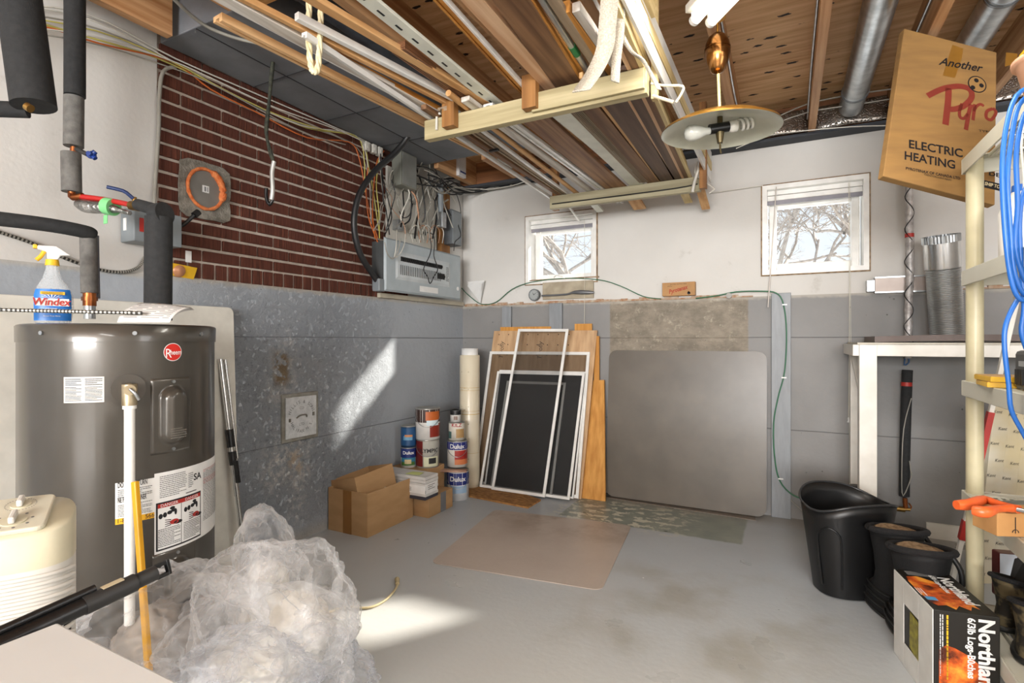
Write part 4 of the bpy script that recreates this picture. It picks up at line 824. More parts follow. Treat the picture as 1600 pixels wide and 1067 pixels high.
def plank(name, label, cat, A, B, z, w, h, m, near=0., far=0., group='boards on the lumber rack', pr='box', bow=0.):
    a = onz(A[0], A[1], z) if len(A) == 2 else Vector(A); b = onz(B[0], B[1], z) if len(B) == 2 else Vector(B)
    d = (b-a).normalized(); a = a-d*near; b = b+d*far; b.y = min(b.y, BY-.03); mb = MB(); a.z = b.z = z+h/2
    if bow:
        n_ = 14; P = [a.lerp(b, i/n_)+Vector((bow*math.sin(math.pi*i/n_), 0, 0)) for i in range(n_+1)]
        for i in range(n_): mb.beam(P[i], P[i+1], w, h)
    elif pr == 'round': mb.cyl(a, b, w/2, n=16)
    elif pr == 'mould':
        for k, (o_, ww, hh2) in enumerate(((-.36, .28, .7), (-.02, .40, .45), (.34, .32, 1.))):
            s_ = d.cross(Vector((0, 0, 1))); mb.beam(a+s_*w*o_+Vector((0, 0, h*(1-hh2)/2)), b+s_*w*o_+Vector((0, 0, h*(1-hh2)/2)), w*ww, h*hh2)
    elif pr == 'ribbed':
        s_ = d.cross(Vector((0, 0, 1))); mb.beam(a+Vector((0, 0, .003)), b+Vector((0, 0, .003)), w, h-.003)
        for k in range(7): mb.beam(a+s_*w*(-.43+k*.143)-Vector((0, 0, h/2)), b+s_*w*(-.43+k*.143)-Vector((0, 0, h/2)), w*.07, .006)
    else: mb.beam(a, b, w, h)
    o = mb.build(name, m, None, bevel=.0015 if pr == 'box' and not bow else 0, seg=1); return tag(o, label, cat, group), a, b
G = 'boards on the lumber rack'
low = [ # name, label, A(front), B(rear), w, h, mat, pr, near, far
 ('metal_track', 'white and black metal track, leftmost at the rear of the lumber rack', (708, 212), (864, 314), .022, .02, W_white, 'mould', .9, .02), ('trim_board', 'brown trim board next to the leftmost white track on the rack', (722, 209), (877, 308), .028, .02, W_brown, 'box', .3, .1),
 ('beige_board', 'beige grooved board under the left of the lumber rack', (738, 206), (888, 309), .045, .018, W_grey, 'mould', .25, .05), ('white_strip', 'thin white strip with black tape under the left of the rack', (750, 204), (893, 309), .016, .016, W_white, 'box', .2, .0),
 ('bamboo_pole', 'round brown wooden pole under the lumber rack', (765, 200), (903, 306), .026, .026, W_tan, 'round', .35, .12), ('rough_strip', 'rough whitewashed strip right of the round brown pole', (783, 199), (925, 302), .040, .02, W_whitew, 'box', .3, .2),
 ('vinyl_trim', 'glossy white vinyl trim sticking out past the rear of the rack', (799, 195), (944, 300), .045, .018, W_white, 'mould', .2, .34), ('wide_plank', 'wide stained brown plank in the middle of the rack underside', (838, 189), (966, 298), .125, .02, wood('stained_wood', '#a37c58', '#6f4b33', 'y'), 'box', .15, .03),
 ('cream_moulding', 'wide cream baseboard moulding bowing under the middle of the rack', (877, 181), (999, 294), .085, .014, W_cream, 'mould', .1, .0), ('ribbed_board', 'grey brown ribbed board right of the cream moulding', (904, 178), (1012, 291), .055, .02, W_grey, 'ribbed', .2, -.1),
 ('knotty_plank', 'knotty brown plank with a dark knot under the rack', (926, 174), (1026, 292), .070, .02, W_brown, 'box', .2, .05), ('tan_lath', 'narrow pale tan lath between two brown planks', (945, 171), (1037, 291), .014, .022, W_tan, 'box', .3, .05),
 ('panel_plank', 'dark brown chalk-marked plank right of the pale lath', (966, 168), (1048, 290), .095, .016, W_dark, 'box', .2, .04), ('pink_lath', 'pinkish thin lath on the dark brown planks', (986, 164), (1058, 289), .012, .022, W_pink, 'box', .1, .05),
 ('dark_panel_strip', 'dark brown strip in the right half of the rack', (997, 162), (1064, 288), .045, .016, W_dark, 'box', .3, .0), ('pale_lath', 'pale pink lath near the right edge of the rack', (1008, 159), (1071, 287), .016, .022, W_pink, 'box', .6, .04),
 ('brown_lath', 'brown lath near the right edge of the rack', (1016, 157), (1076, 286), .028, .02, W_brown, 'box', .6, .04), ('cream_lath', 'cream lath second from the right edge of the rack', (1024, 155), (1081, 286), .018, .024, W_paley, 'box', .9, .06)]
for nm, lab, A, B, w_, h_, m, pr, ne, fa in low:
    o, a, b = plank(nm, lab, 'board', A, B, zt, w_, h_, m, ne, fa, G, pr if pr != 'mould' else 'mould', bow=.018 if nm == 'cream_moulding' else 0)
    if nm == 'white_strip':
        mb = MB(); p = onz(776, 232, zt); mb.box(p.x-.04, p.x+.01, p.y-.008, p.y+.008, zt-.012, zt-.002); mb.build('black_tape', M_black, o)
# second layer, sticking out towards the room
z2 = zt+.028
top = [('trim_board', 'long tan trim board sticking out furthest at the left', (340, 36), (655, 193), .050, .026, wood('light_tan', '#e0b98a', '#c99a66', 'y'), 'mould', 0, .5),
 ('thin_white_track', 'thin white track just above the long tan trim board', (345, 5), (668, 178), .014, .016, W_white, 'box', .4, .4), ('brown_board', 'brown board between the thin white track and wide grey board', (385, 18), (680, 172), .030, .02, W_org, 'box', .4, .4),
 ('wide_grey_board', 'wide greyish white board crossing towards the upper left', (432, 45), (690, 182), .050, .016, W_whitew, 'box', .5, .3), ('tan_strip', 'tan strip above the wide greyish board', (470, 48), (700, 165), .020, .02, W_tan, 'box', .5, .4),
 ('white_pipe_trim', 'glossy white plastic trim with a cut end below the rope loop', (463, 31), (708, 157), .022, .024, W_white, 'box', 0, .4), ('tan_batten', 'tan batten between the white plastic trim and the round duct', (520, 22), (690, 122), .035, .02, W_tan, 'box', .4, .6),
 ('slotted_trim', 'white slotted vinyl trim with a row of dark slots', (582, 8), (760, 152), .055, .012, W_cream, 'box', .5, .2), ('deck_board', 'ribbed brown deck board with a torn plastic wrapped end', (622, 78), (742, 164), .062, .024, pm('deck_brown', '#8d6346', .35, col2='#6d4a34', scale=3, st=(40, 2, 40)), 'ribbed', 0, .5),
 ('orange_moulding', 'orange tan and white moulding in the open middle of the rack', (700, 20), (820, 150), .030, .022, W_org, 'mould', .4, .5), ('white_moulding', 'long thin white moulding beside the orange one', (695, 4), (812, 132), .016, .02, W_white, 'box', .4, .5),
 ('pink_beam', 'pale pinkish beam in the middle of the rack', (762, 28), (850, 125), .062, .045, W_pink, 'box', .4, .6), ('brown_beam', 'wide brown old plank right of the pinkish beam', (812, 20), (880, 122), .105, .03, W_brown, 'box', .4, .7),
 ('orange_board', 'bright orange edged board beside the silver tube', (836, 15), (893, 105), .020, .04, W_org, 'box', .3, .6), ('silver_tube', 'white and silver tube with green tape ring', (850, 10), (908, 100), .024, .024, M_alu, 'round', .3, .8),
 ('beige_batten', 'beige batten right of the silver tube', (870, 12), (925, 95), .030, .022, W_grey, 'box', .3, .8), ('yellow_stud', 'yellow orange stud with green tape mark', (884, 20), (932, 85), .026, .038, W_org, 'box', 0, .9),
 ('white_block', 'whitish square stick right of the yellow stud', (900, 18), (946, 85), .026, .03, W_whitew, 'box', 0, .9), ('brown_batten', 'brown batten behind the white strap', (925, 15), (962, 80), .030, .026, W_brown, 'box', .3, .9),
 ('pale_batten', 'pale batten just left of the rack side', (948, 12), (985, 85), .018, .026, W_paley, 'box', .3, 1.0), ('tall_lath', 'yellow pale lath along the right side of the rack', (975, 20), (1014, 118), .014, .034, W_paley, 'box', .4, 1.2)]
for i, (nm, lab, A, B, w_, h_, m, pr, ne, fa) in enumerate(top):
    o, a, b = plank(nm, lab, 'board', A, B, z2+.002*(i % 3), w_, h_, m, ne, fa, G, pr)
    if nm == 'slotted_trim':
        d = (b-a).normalized(); s_ = d.cross(Vector((0, 0, 1))); mb = MB(); L = (b-a).length; k = .1
        while k < L-.05:
            p = a+d*k-s_*.004; p.z = a.z-h_/2-.0005; mb.beam(p, p+d*.032, .007, .001); k += .085
        mb.build('slots', M_black, o)
    if nm == 'silver_tube':
        mb = MB(); p = a.lerp(b, .38); d = (b-a).normalized(); mb.cyl(p, p+d*.06, .0135); mb.build('green_tape', M_green, o)
    if nm == 'yellow_stud':
        mb = MB(); p = a.lerp(b, .25); d = (b-a).normalized(); mb.beam(p, p+d*.03, .028, .040); mb.build('green_tape', M_green, o)
# whites standing on edge at the right side
for k, (x, z, w_, h_, m, nm, lab) in enumerate(((-.437, zt+.035, .010, .06, W_white, 'white_edging', 'white edging strip outside the right end of the rack, lowest'), (-.437, zt+.105, .012, .05, W_paley, 'pale_edging', 'pale wooden strip above the white edging at the rack right side'), (-.437, zt+.165, .010, .055, W_white, 'white_edging', 'white edging strip outside the right end of the rack, uppermost'))):
    mb = MB(); mb.beam((x-.006*k+.012, .7+.3*k, z+.02), (x+.012, 3.52, z+.01), w_, h_); tag(mb.build(nm, m), lab, 'board', G)
# ends beyond the rear crosspiece
for A, B, w_, m, nm, lab in (((884, 318), (905, 345), .012, W_white, 'stick_end', 'thin white stick poking out below the rear crosspiece over the left window'), ((925, 316), (938, 330), .05, W_cream, 'offcut', 'cream offcut poking out beyond the rear crosspiece'), ((990, 312), (1000, 326), .085, W_tan, 'board_end', 'curved orange board end beyond the rear crosspiece centre'), ((1090, 290), (1103, 326), .05, W_tan, 'board_end', 'tan board end hanging down past the right rear corner of the rack'), ((1068, 298), (1076, 316), .05, W_paley, 'board_end', 'pale board end beside the tan one at the right rear corner')):
    b = ony(B[0], B[1], 3.66); a = ony(A[0], A[1], 3.345); a.x = b.x-.01; a.z = RZ+.095; mb = MB(); mb.beam(a, b, w_, .012); tag(mb.build(nm, m), lab, 'board', G)
# strings and plastic at the right corner
mb = MB(); mb.tube([ony(px, py, fy) for px, py in [(1017, 131), (1040, 134), (1067, 135), (1064, 148), (1056, 160)]], .0045, 5); mb.tube([ony(px, py, fy) for px, py in [(1020, 150), (1040, 156), (1052, 160)]], .006, 5); tag(mb.build('twisted_wire', pm('pale_strap', '#d9cdb0', .5)), 'bent pale strapping loop sticking out right of the front crosspiece', 'strap')
mb = MB(); mb.tube([ony(px, py, by_-.02) for px, py in [(1090, 252), (1086, 270), (1096, 280), (1110, 290), (1116, 296), (1108, 302)]], .005, 5); mb.tube([ony(px, py, by_-.03) for px, py in [(1092, 262), (1085, 285), (1082, 300)]], .010, 6); tag(mb.build('plastic_tie', M_wht), 'white plastic ties knotted round the rear right corner post', 'tie')
# woven white straps hanging in front of the rack
def ribbon(name, label, pts, w_, m, tw=0.):
    P = spline([Vector(p) for p in pts], 8); vs = []
    for i, p in enumerate(P):
        a = tw*i/len(P); s_ = rt*math.cos(a)+fw*math.sin(a); vs += [p-s_*w_/2, p+s_*w_/2]
    mb = MB(); mb.add(vs, [(2*i, 2*i+1, 2*i+3, 2*i+2) for i in range(len(P)-1)], 0, True); return tag(mb.build(name, m, solid=.004), label, 'strap', 'white woven straps')
M_web = pm('woven_strap', '#dcd5c6', .85, col2='#bdb3a0', scale=220, bump=.5, bs=300)
ribbon('woven_strap', 'broad white woven strap curling down with its end in front of the crosspiece', [at(px, py, Z) for px, py, Z in [(955, -30, 1.45), (950, 30, 1.5), (945, 75, 1.52), (930, 110, 1.52), (908, 142, 1.48)]], .050, M_web, -.35)
ribbon('woven_strap', 'narrow white strap hanging straight with a pointed end', [at(px, py, Z) for px, py, Z in [(968, -30, 1.6), (968, 40, 1.6), (963, 90, 1.6), (961, 128, 1.6)]], .032, M_web, .6)
ribbon('woven_strap', 'thin white strap trailing to the right end of the crosspiece', [at(px, py, Z) for px, py, Z in [(985, -30, 1.65), (970, 40, 1.68), (985, 78, 1.7), (1005, 95, 1.75), (1022, 125, 1.8), (1030, 140, 1.8)]], .018, M_web, .4)
# rope loop
t = thing('rope_loop', 'cream twisted rope hanging in a loop below the lumber at the upper left', 'rope', at(490, 0, 1.75))
P = spline([at(px, py, 1.75) for px, py in [(483, -70), (483, 0), (482, 50), (485, 98), (490, 112), (497, 104), (500, 50), (502, 0), (503, -70)]], 12)
for k in range(3):
    mb = MB(); Q = []
    for i, p in enumerate(P):
        a = 2*math.pi*(k/3)+i*.42; d = (P[min(i+1, len(P)-1)]-P[max(i-1, 0)]).normalized(); u = d.cross(fw).normalized(); Q.append(p+(u*math.cos(a)+fw*math.sin(a))*.0048)
    mb.tube(Q, .0058, 7, 0, 0); mb.build('strand', pm('rope_cream', '#e6dcbb', .8, col2='#cdbf96', scale=50), t)
# ---------------------------------------------------------------- lights
t = thing('fluorescent_fixture', 'twin tube fluorescent fixture glowing on the joists above the pendant light', 'light fixture', (-.1, 1.95, 2.36))
A1, A2_ = onz(1112, 33, 2.315), onz(1157, -15, 2.315); d = (A2_-A1).normalized(); d.z = 0; s_ = d.cross(Vector((0, 0, 1)))
A1 = Vector((A1.x, A1.y, 2.315)); mb = MB(); mb.beam(A1-d*.02+Vector((0, 0, .045))+s_*.032, A1+d*1.22+Vector((0, 0, .045))+s_*.032, .13, .03); mb.build('housing', M_wpaint, t, bevel=.003)
M_tube = emit('lit_tube', '#fff6e2', 3.2)
for k in (0, 1):
    o_ = s_*(.066*k); mb = MB(); mb.cyl(A1+o_, A1+d*1.2+o_, .019, n=18); mb.build('tube', M_tube, t)
    mb = MB(); mb.cyl(A1+o_-d*.012, A1+o_+d*.004, .020, n=18); mb.beam(A1+o_-d*.008+Vector((0, 0, .0)), A1+o_-d*.008+Vector((0, 0, .035)), .02, .012, (0, 1, 0)); mb.build('socket', M_white, t)
# pendant
LZ = 2.02; pc = at(1125, 205, LZ); t = thing('pendant_light', 'brass dish pendant light with white inside and unlit bulbs', 'pendant light', pc)
rr_ = 89/F*LZ; M_brs = pm('brushed_brass', '#c79545', .28, .9, col2='#a8752f', scale=4, st=(1, 1, 10)); tl = Matrix.Rotation(R(2), 4, rt)
mb = MB(); mb.lathe([(rr_, 0), (rr_*.97, .010), (rr_*.8, .030), (rr_*.5, .048), (rr_*.2, .056), (.012, .058)], pc, 64, 0, tl); mb.build('shade', M_brs, t)
mb = MB(); mb.lathe([(rr_*.995, -.001), (rr_*.96, .008), (rr_*.8, .027), (rr_*.5, .045), (rr_*.2, .053), (.0, .055)], pc, 64, 0, tl); mb.build('shade_lining', pm('cream_enamel', '#c9c9b8', .3), t)
mb = MB(); mb.cyl(pc+Vector((0, 0, .055)), at(1122, 112, LZ), .0055); mb.build('stem', pm('cream_cord', '#d9c98f', .4), t)
wt_, wb_ = at(1121, 52, LZ).z, at(1121, 116, LZ).z; hh2 = (wt_-wb_)
mb = MB(); mb.lathe([(.004, 0), (.020, .006), (.030, .02), (.040, .05), (.0465, hh2*.5), (.0465, hh2*.6), (.043, hh2*.75), (.033, hh2*.9), (.018, hh2*.98), (0, hh2)], Vector((at(1121, 52, LZ).x, at(1121, 52, LZ).y, wb_)), 40)
mb.lathe([(.0475, hh2*.60), (.0475, hh2*.63)], Vector((at(1121, 52, LZ).x, at(1121, 52, LZ).y, wb_)), 40); cx_ = at(1121, 52, LZ)
mb.build('counterweight', pm('dark_brass', '#94683a', .18, .95, col2='#6e4a28'), t)
mb = MB(); mb.cyl((cx_.x, cx_.y, wt_-.003), (cx_.x, cx_.y, 2.36), .004); mb.cyl((cx_.x, cx_.y, 2.34), (cx_.x, cx_.y, 2.372), .03); mb.build('hanger', M_brs, t)
mb = MB(); mb.cyl(pc+Vector((0, 0, .055)), pc+Vector((0, 0, -.012)), .010); mb.cyl(pc+Vector((0, 0, -.005)), pc+Vector((0, 0, -.045)), .016, .010); mb.tube([pc+Vector((0, 0, -.04)), pc+Vector((.001, 0, -.07)), pc+Vector((.004, 0, -.085))], .0035, 6)
mb.build('centre_rod', pm('bronze', '#5e5237', .4, .7), t)
mb = MB(); mb.cyl(pc-rt*.040+Vector((0, 0, .006)), pc+rt*.032+Vector((0, 0, .018)), .019); mb.build('socket', M_blackp, t, bevel=.002)
Mb = frame(pc-rt*.04+Vector((0, 0, .004)), fw, rt.cross(fw)); Mb = Matrix.Translation(pc-rt*.035+Vector((0, 0, .002))) @ (-rt-Vector((0, 0, .12))).to_track_quat('Z', 'Y').to_matrix().to_4x4()
mb = MB(); mb.lathe([(.013, 0), (.014, .02), (.024, .045), (.030, .065), (.028, .085), (.016, .098), (0, .101)], (0, 0, 0), 28, 0, Mb); mb.build('bulb', pm('frosted_glass', '#c8c8bf', .15), t)
Mc = Matrix.Translation(pc+rt*.032+Vector((0, 0, .016))) @ (rt+Vector((0, 0, .2))).to_track_quat('Z', 'Y').to_matrix().to_4x4()
mb = MB(); mb.lathe([(.016, 0), (.022, .008), (.022, .030), (.014, .034)], (0, 0, 0), 24, 0, Mc); mb.tube([Mc @ Vector((.019*math.cos(a), .019*math.sin(a), .040+.0028*a)) for a in [i*.4 for i in range(52)]], .0055, 7, 0, 0); mb.build('spiral_bulb', pm('cfl_white', '#e4e2d8', .25), t)
# ---------------------------------------------------------------- things on the back ledge
t = thing('dial_gauge', 'round grey dial gauge resting on the ledge below the left window', 'gauge', ony(836, 460, BY-.03)); p = ony(836, 461, BY-.02)
mb = MB(); mb.cyl(p, p+Vector((0, -.022, 0)), .046, n=32); mb.build('case', pm('dial_case', '#6f7375', .4, .4), t, bevel=.004)
M = frame(p+Vector((0, -.0225, 0)), (1, 0, 0), (0, 0, 1)); mb = MB(); disc(mb, M, 0, 0, .038, 0, .001, 32); 
for i in range(12): mb.add([M @ Matrix.Rotation(R(30*i), 4, 'Z') @ Vector(v) for v in ((-.001, .030, .002), (.001, .030, .002), (.001, .036, .002), (-.001, .036, .002))], [(0, 1, 2, 3)], 1)
mb.add([M @ Vector(v) for v in ((0, -.003, .002), (.026, .020, .002), (0, .003, .002))], [(0, 1, 2)], 1); mb.add([M @ Vector(v) for v in ((-.003, 0, .002), (-.012, .022, .002), (.003, 0, .002))], [(0, 1, 2)], 1); mb.build('face', [pm('dial_face', '#a9adad', .4), M_ink], t)
mb = MB(); a = ony(849, 441, BY); b = ony(932, 470, BY); mb.box(a.x, b.x-.02, BY-.015, BY+.002, LEDGE+.03, a.z-.005); o = tag(mb.build('wood_block', pm('grey_beige_block', '#b3a893', .8, col2='#9c917d')), 'beige block filling the gap under the left window', 'block')
mb = MB(); mb.tube([Vector((a.x, BY-.03, LEDGE+.06)), Vector((a.x+.2, BY-.035, LEDGE+.062)), Vector((a.x+.27, BY-.04, LEDGE+.075)), Vector((b.x-.01, BY-.03, LEDGE+.068))], lambda q: .007+.010*max(0, math.sin((q-.6)*7.8)) if q > .6 else .007, 8); tag(mb.build('putty_knife', pm('grey_tool', '#77797c', .4, .4), None), 'long grey hand tool lying on the ledge below the left window', 'tool')
mb = MB(); a, b = ony(849, 437, BY-.02), ony(935, 437, BY-.02); mb.box(a.x-.12, b.x, BY-.02, BY, a.z-.004, a.z+.004); struct(mb.build('trim_3', M_cut))
# small printed carton
pa, pb = ony(1035, 469, BY-.05), ony(1086, 468, BY-.05); tp = ony(1060, 441, BY-.05).z
t = thing('small_carton', 'small brown carton with red script standing on the concrete ledge', 'carton', ((pa.x+pb.x)/2, BY-.03, LEDGE+.012))
mb = MB(); mb.box(pa.x, pb.x, BY-.055, BY-.005, LEDGE+.020, tp); mb.build('carton', pm('ledge_card', '#b58a5c', .8), t, bevel=.001)
M = frame(((pa.x+pb.x)/2, BY-.0555, (LEDGE+tp)/2+.004), (1, 0, 0), (0, 0, 1)); mb = MB(); mb.text('Pyrotenax', .040, M @ Matrix.Rotation(R(14), 4, 'Z') @ Matrix.Translation((0, -.010, 0)), 0, 'CENTER', .03, .3, sx=.75); mb.text('ELECTRIC HEATING CABLE', .009, M @ Matrix.Translation((0, .036, 0)), 1); mb.text('another', .010, M @ Matrix.Translation((-.055, .024, 0)), 1, shear=.3)
mb.add([M @ Vector(v) for v in ((.060, -.02, .001), (.080, -.032, .001), (.070, -.014, .001), (.066, -.010, .001))], [(0, 1, 2, 3)], 1); disc(mb, M, .068, -.024, .010, 1, .001); mb.build('printing', [pm('carton_red', '#a8402a', .7), M_ink], t)
G_w = pm('green_wire', '#2c6a4a', .45)
wire('green_wire', 'thin green wire draped along the ledge from panel to the left of the small carton', 'wire', [ony(px, py, BY-.02) for px, py in [(721, 450), (733, 462), (752, 475), (775, 472), (800, 452), (830, 441), (880, 435), (935, 437), (970, 447), (1005, 463), (1033, 467)]], .0035, G_w, 'green ground wire runs')
wire('green_wire', 'green wire from the small carton along the ledge then down to the brass valves', 'wire', [ony(px, py, BY-.035) for px, py in [(1087, 466), (1120, 462), (1150, 456), (1190, 455), (1213, 458), (1224, 475), (1229, 520), (1226, 580), (1216, 620), (1209, 660), (1210, 710), (1218, 750), (1240, 774), (1270, 781), (1308, 783)]], .0045, G_w, 'green ground wire runs')
for px, py in ((1225, 590), (1220, 748), (1226, 476)):
    p = ony(px, py, BY-.034); mb = MB(); mb.box(p.x-.014, p.x+.014, p.y-.006, p.y+.002, p.z-.004, p.z+.004); tag(mb.build('wire_clip', M_white), 'white clip holding the green wire '+{590: 'halfway down the grey board', 748: 'low on the grey board', 476: 'at the top of the grey board'}[py], 'clip')
mb = MB(); p = ony(1139, 462, BY-.03); mb.cyl(p, p+Vector((0, -.01, 0)), .018, n=20); tag(mb.build('cord_reel', pm('reel_grey', '#9b9a94', .5)), 'small grey disc on the ledge left of the right window', 'disc')
# folded paper bag on the wall, electrical box and metal vent frame
t = thing('folded_paper', 'folded white paper tucked on the ledge in the corner by the panel', 'paper', ony(743, 455, BY-.05)); mb = MB()
for k in range(3):
    a, b, c = ony(730, 440+3*k, BY-.03-.02*k), ony(757-2*k, 438+2*k, BY-.05-.02*k), ony(751, 474, BY-.02); mb.add([a, b, c], [(0, 1, 2)])
mb.build('sheets', M_white, t, solid=.001)
p = ony(1360, 447, BY-.02); bx('wall_outlet_box', 'small grey metal outlet box below the right corner of the right window', 'electrical box', p, .042, .04, .07, M_galv)
a, b = ony(1366, 434, BY-.02), ony(1447, 452, BY-.02)
t = thing('metal_vent', 'long thin metal framed fitting on the wall right of the small outlet box', 'wall fitting', (a.x, BY, b.z)); mb = MB(); mb.box(a.x, b.x, BY-.035, BY, b.z-.012, a.z); mb.build('body', pm('pinkish_metal', '#a49891', .4, .4), t, bevel=.003)
mb = MB(); mb.box(a.x, b.x, BY-.045, BY, a.z-.006, a.z+.002); mb.box(a.x, b.x, BY-.045, BY, b.z-.014, b.z-.006); mb.build('rail', M_galv, t)
# silver wrapped pipe and dark sleeve below
t = thing('wrapped_pipe', 'white taped pipe with a red band dropping down the back wall by the shelf', 'pipe', ony(1420, 290, BY-.06)); pr = [ony(px, py, BY-.06) for px, py in [(1421, 270), (1421, 340), (1422, 420), (1420, 470), (1419, 560)]]
mb = MB(); mb.tube(pr, lambda q: .020+.0016*math.sin(q*90), 12, 0, 10); mb.build('foil_sleeve', pm('silver_wrap', '#c9c6c4', .4, .3, col2='#9b9694', scale=25, bump=.4), t)
mb = MB(); mb.cyl(ony(1421, 365, BY-.06), ony(1421, 371, BY-.06), .0225); mb.build('red_tape', M_red, t)
mb = MB(); P = [pr[0].lerp(pr[-1], i/40)+Vector((.021*math.sin(i*.9), -.021*abs(math.cos(i*.9)), 0)) for i in range(41)]; mb.tube(P, .0028, 5, 0, 2); mb.build('heating_wire', M_black, t)
t = thing('pipe_sleeve', 'black foam pipe sleeve with a red band under the white workbench', 'pipe', ony(1415, 560, BY-.06)); mb = MB(); mb.tube([ony(px, py, BY-.06) for px, py in [(1418, 578), (1417, 600), (1414, 700), (1413, 765), (1413, 776)]], lambda q: .026 if q < .92 else .026*(1-(q-.92)*5), 14, 0, 6); mb.build('sleeve', M_foam, t)
mb = MB(); mb.cyl(ony(1416.5, 597, BY-.06), ony(1416.4, 603, BY-.06), .0275); mb.build('red_tape', M_red, t)
mb = MB(); mb.tube([ony(px, py, BY-.06) for px, py in [(1415, 556), (1413, 570), (1420, 566), (1419, 556)]], .004, 6); mb.build('blue_loop', pm('blue_cord', '#1f4f7c', .4), t)
mb = MB(); mb.tube([ony(px, py, BY-.09) for px, py in [(1424, 622), (1412, 670), (1409, 740), (1411, 775), (1424, 745), (1423, 735), (1421, 720)]], .003, 5); mb.build('loose_wire', M_gry, t)
# valves by the floor
t = thing('water_valve', 'brass water meter pipework with a small grey gate valve low on the back wall', 'valve', ony(1300, 790, BY-.1)); V = lambda px, py, o=.1: ony(px, py, BY-o)
mb = MB(); mb.cyl(V(1290, 801), V(1290, 775), .016, n=14); mb.build('riser', pm('rusty_copper', '#6b3a26', .5, .6), t)
mb = MB(); mb.cyl(V(1290, 786), V(1290, 776), .022, n=10); mb.cyl(V(1284, 780), V(1302, 780), .013, n=10); mb.cyl(V(1290, 776), V(1290, 768), .008); mb.build('gate_body', pm('aged_bronze', '#7c776a', .5, .6, col2='#52604f'), t, bevel=.002)
mb = MB(); mb.cyl(V(1290, 767), V(1290, 764), .030, n=20); mb.build('handwheel', pm('old_wheel', '#6c6558', .5, .5), t, bevel=.003)
mb = MB(); mb.cyl(V(1302, 781), V(1345, 787), .011, n=12); mb.cyl(V(1310, 782), V(1322, 784), .019, n=8); mb.cyl(V(1326, 785), V(1335, 786), .016, n=6); mb.cyl(V(1366, 791), V(1422, 796), .010, n=12); mb.cyl(V(1372, 791), V(1380, 792), .017, n=6); mb.cyl(V(1398, 794), V(1414, 796), .015, n=10); mb.cyl(V(1345, 787), V(1370, 791), .011); mb.build('pipe_run', M_brass, t)
mb = MB(); mb.cyl(V(1309, 779), V(1309, 773), .014, n=14); mb.build('white_cap', M_white, t, bevel=.003)
mb = MB(); mb.cyl(V(1414, 778), V(1415, 794), .012, n=10); mb.tube([V(1420, 786), V(1424, 792), V(1420, 797)], .004, 6); mb.build('elbow', M_copper, t)
mb = MB(); mb.cyl(V(1337, 776, .15), V(1337, 762, .15), .036, n=20); mb.cyl(V(1337, 761, .15), V(1337, 758, .15), .042, .03, n=20); mb.build('meter_register', pm('dark_navy', '#191c26', .4), t, bevel=.003)
mb = MB(); mb.box(-.012, .012, -.01, .01, -.012, .012, 0, Matrix.Translation(V(1342, 780, .17))); mb.build('yellow_tag', pm('lime_tag', '#c9cf2c', .5), t)
wire('ground_wire', 'grey wire running down behind the black bin to the floor', 'wire', [ony(px, py, BY-.012) for px, py in [(1228, 776), (1245, 790), (1268, 812)]], .004, M_gry)
# ---------------------------------------------------------------- leaning mat, floor mats
M_smoke = seethru('smoky_vinyl', '#6f685f', .84, .32, col2='#645e56', scale=5)
ax, bx_ = -1.150, -.115; q0 = Vector((ax, BY-.10, .012)); q1 = Vector((bx_, BY-.10, .012)); q3 = Vector((ax, BY-.012, 1.045)); M = frame(q0, q1-q0, q3-q0); L = (q3-q0).length
mb = MB(); mb.slab(rsq(M, 0, bx_-ax, 0, L, .055), M.to_3x3() @ Vector((0, 0, 1)), .003); tag(mb.build('chair_mat', M_smoke), 'smoky grey vinyl chair mat leaning against the concrete back wall', 'mat')
q = [onz(947, 764), onz(1190, 800), onz(1181, 814), onz(1015, 788)]; q = [Vector((-1.16, 3.70, 0)), Vector((-.18, 3.70, 0)), Vector((-.175, 3.612, 0)), Vector((-1.16, 3.650, 0))]
mb = MB(); mb.slab([v+Vector((0, 0, .001)) for v in q[::-1]], (0, 0, 1), .003); tag(mb.build('chair_mat', pm('brown_vinyl_mat', '#80766b', .45, col2='#746a60')), 'narrow strip of brown vinyl mat flat on the floor under the leaning mat', 'mat')
q = [onz(672, 880), onz(940, 924), onz(987, 822), onz(773, 797)]; mb = MB(); P = []
for i in range(4):
    a, b, c = q[i-1], q[i], q[(i+1) % 4]; r_ = .05; u = b+(a-b).normalized()*r_; v = b+(c-b).normalized()*r_
    P += [u.lerp(b, k/6).lerp(b.lerp(v, k/6), k/6) for k in range(7)]
M_beige = ND('beige_vinyl_mat', .38); _w = M_beige.noise(3, detail=6, rough=.7)
M_beige = M_beige.done(M_beige.mix(M_beige.mul(M_beige.rng(_w, .45, .65), M_beige.rng(M_beige.y, 2.7, 3.1), .8), M_beige.mix(M_beige.rng(_w, .3, .7), '#b8aca2', '#ada096'), '#86735f'), M_beige.noise(60), .08)
mb.slab([v+Vector((0, 0, .001)) for v in P], (0, 0, 1), .004); tag(mb.build('floor_mat', M_beige), 'beige vinyl floor mat lying flat on the grey floor', 'mat')
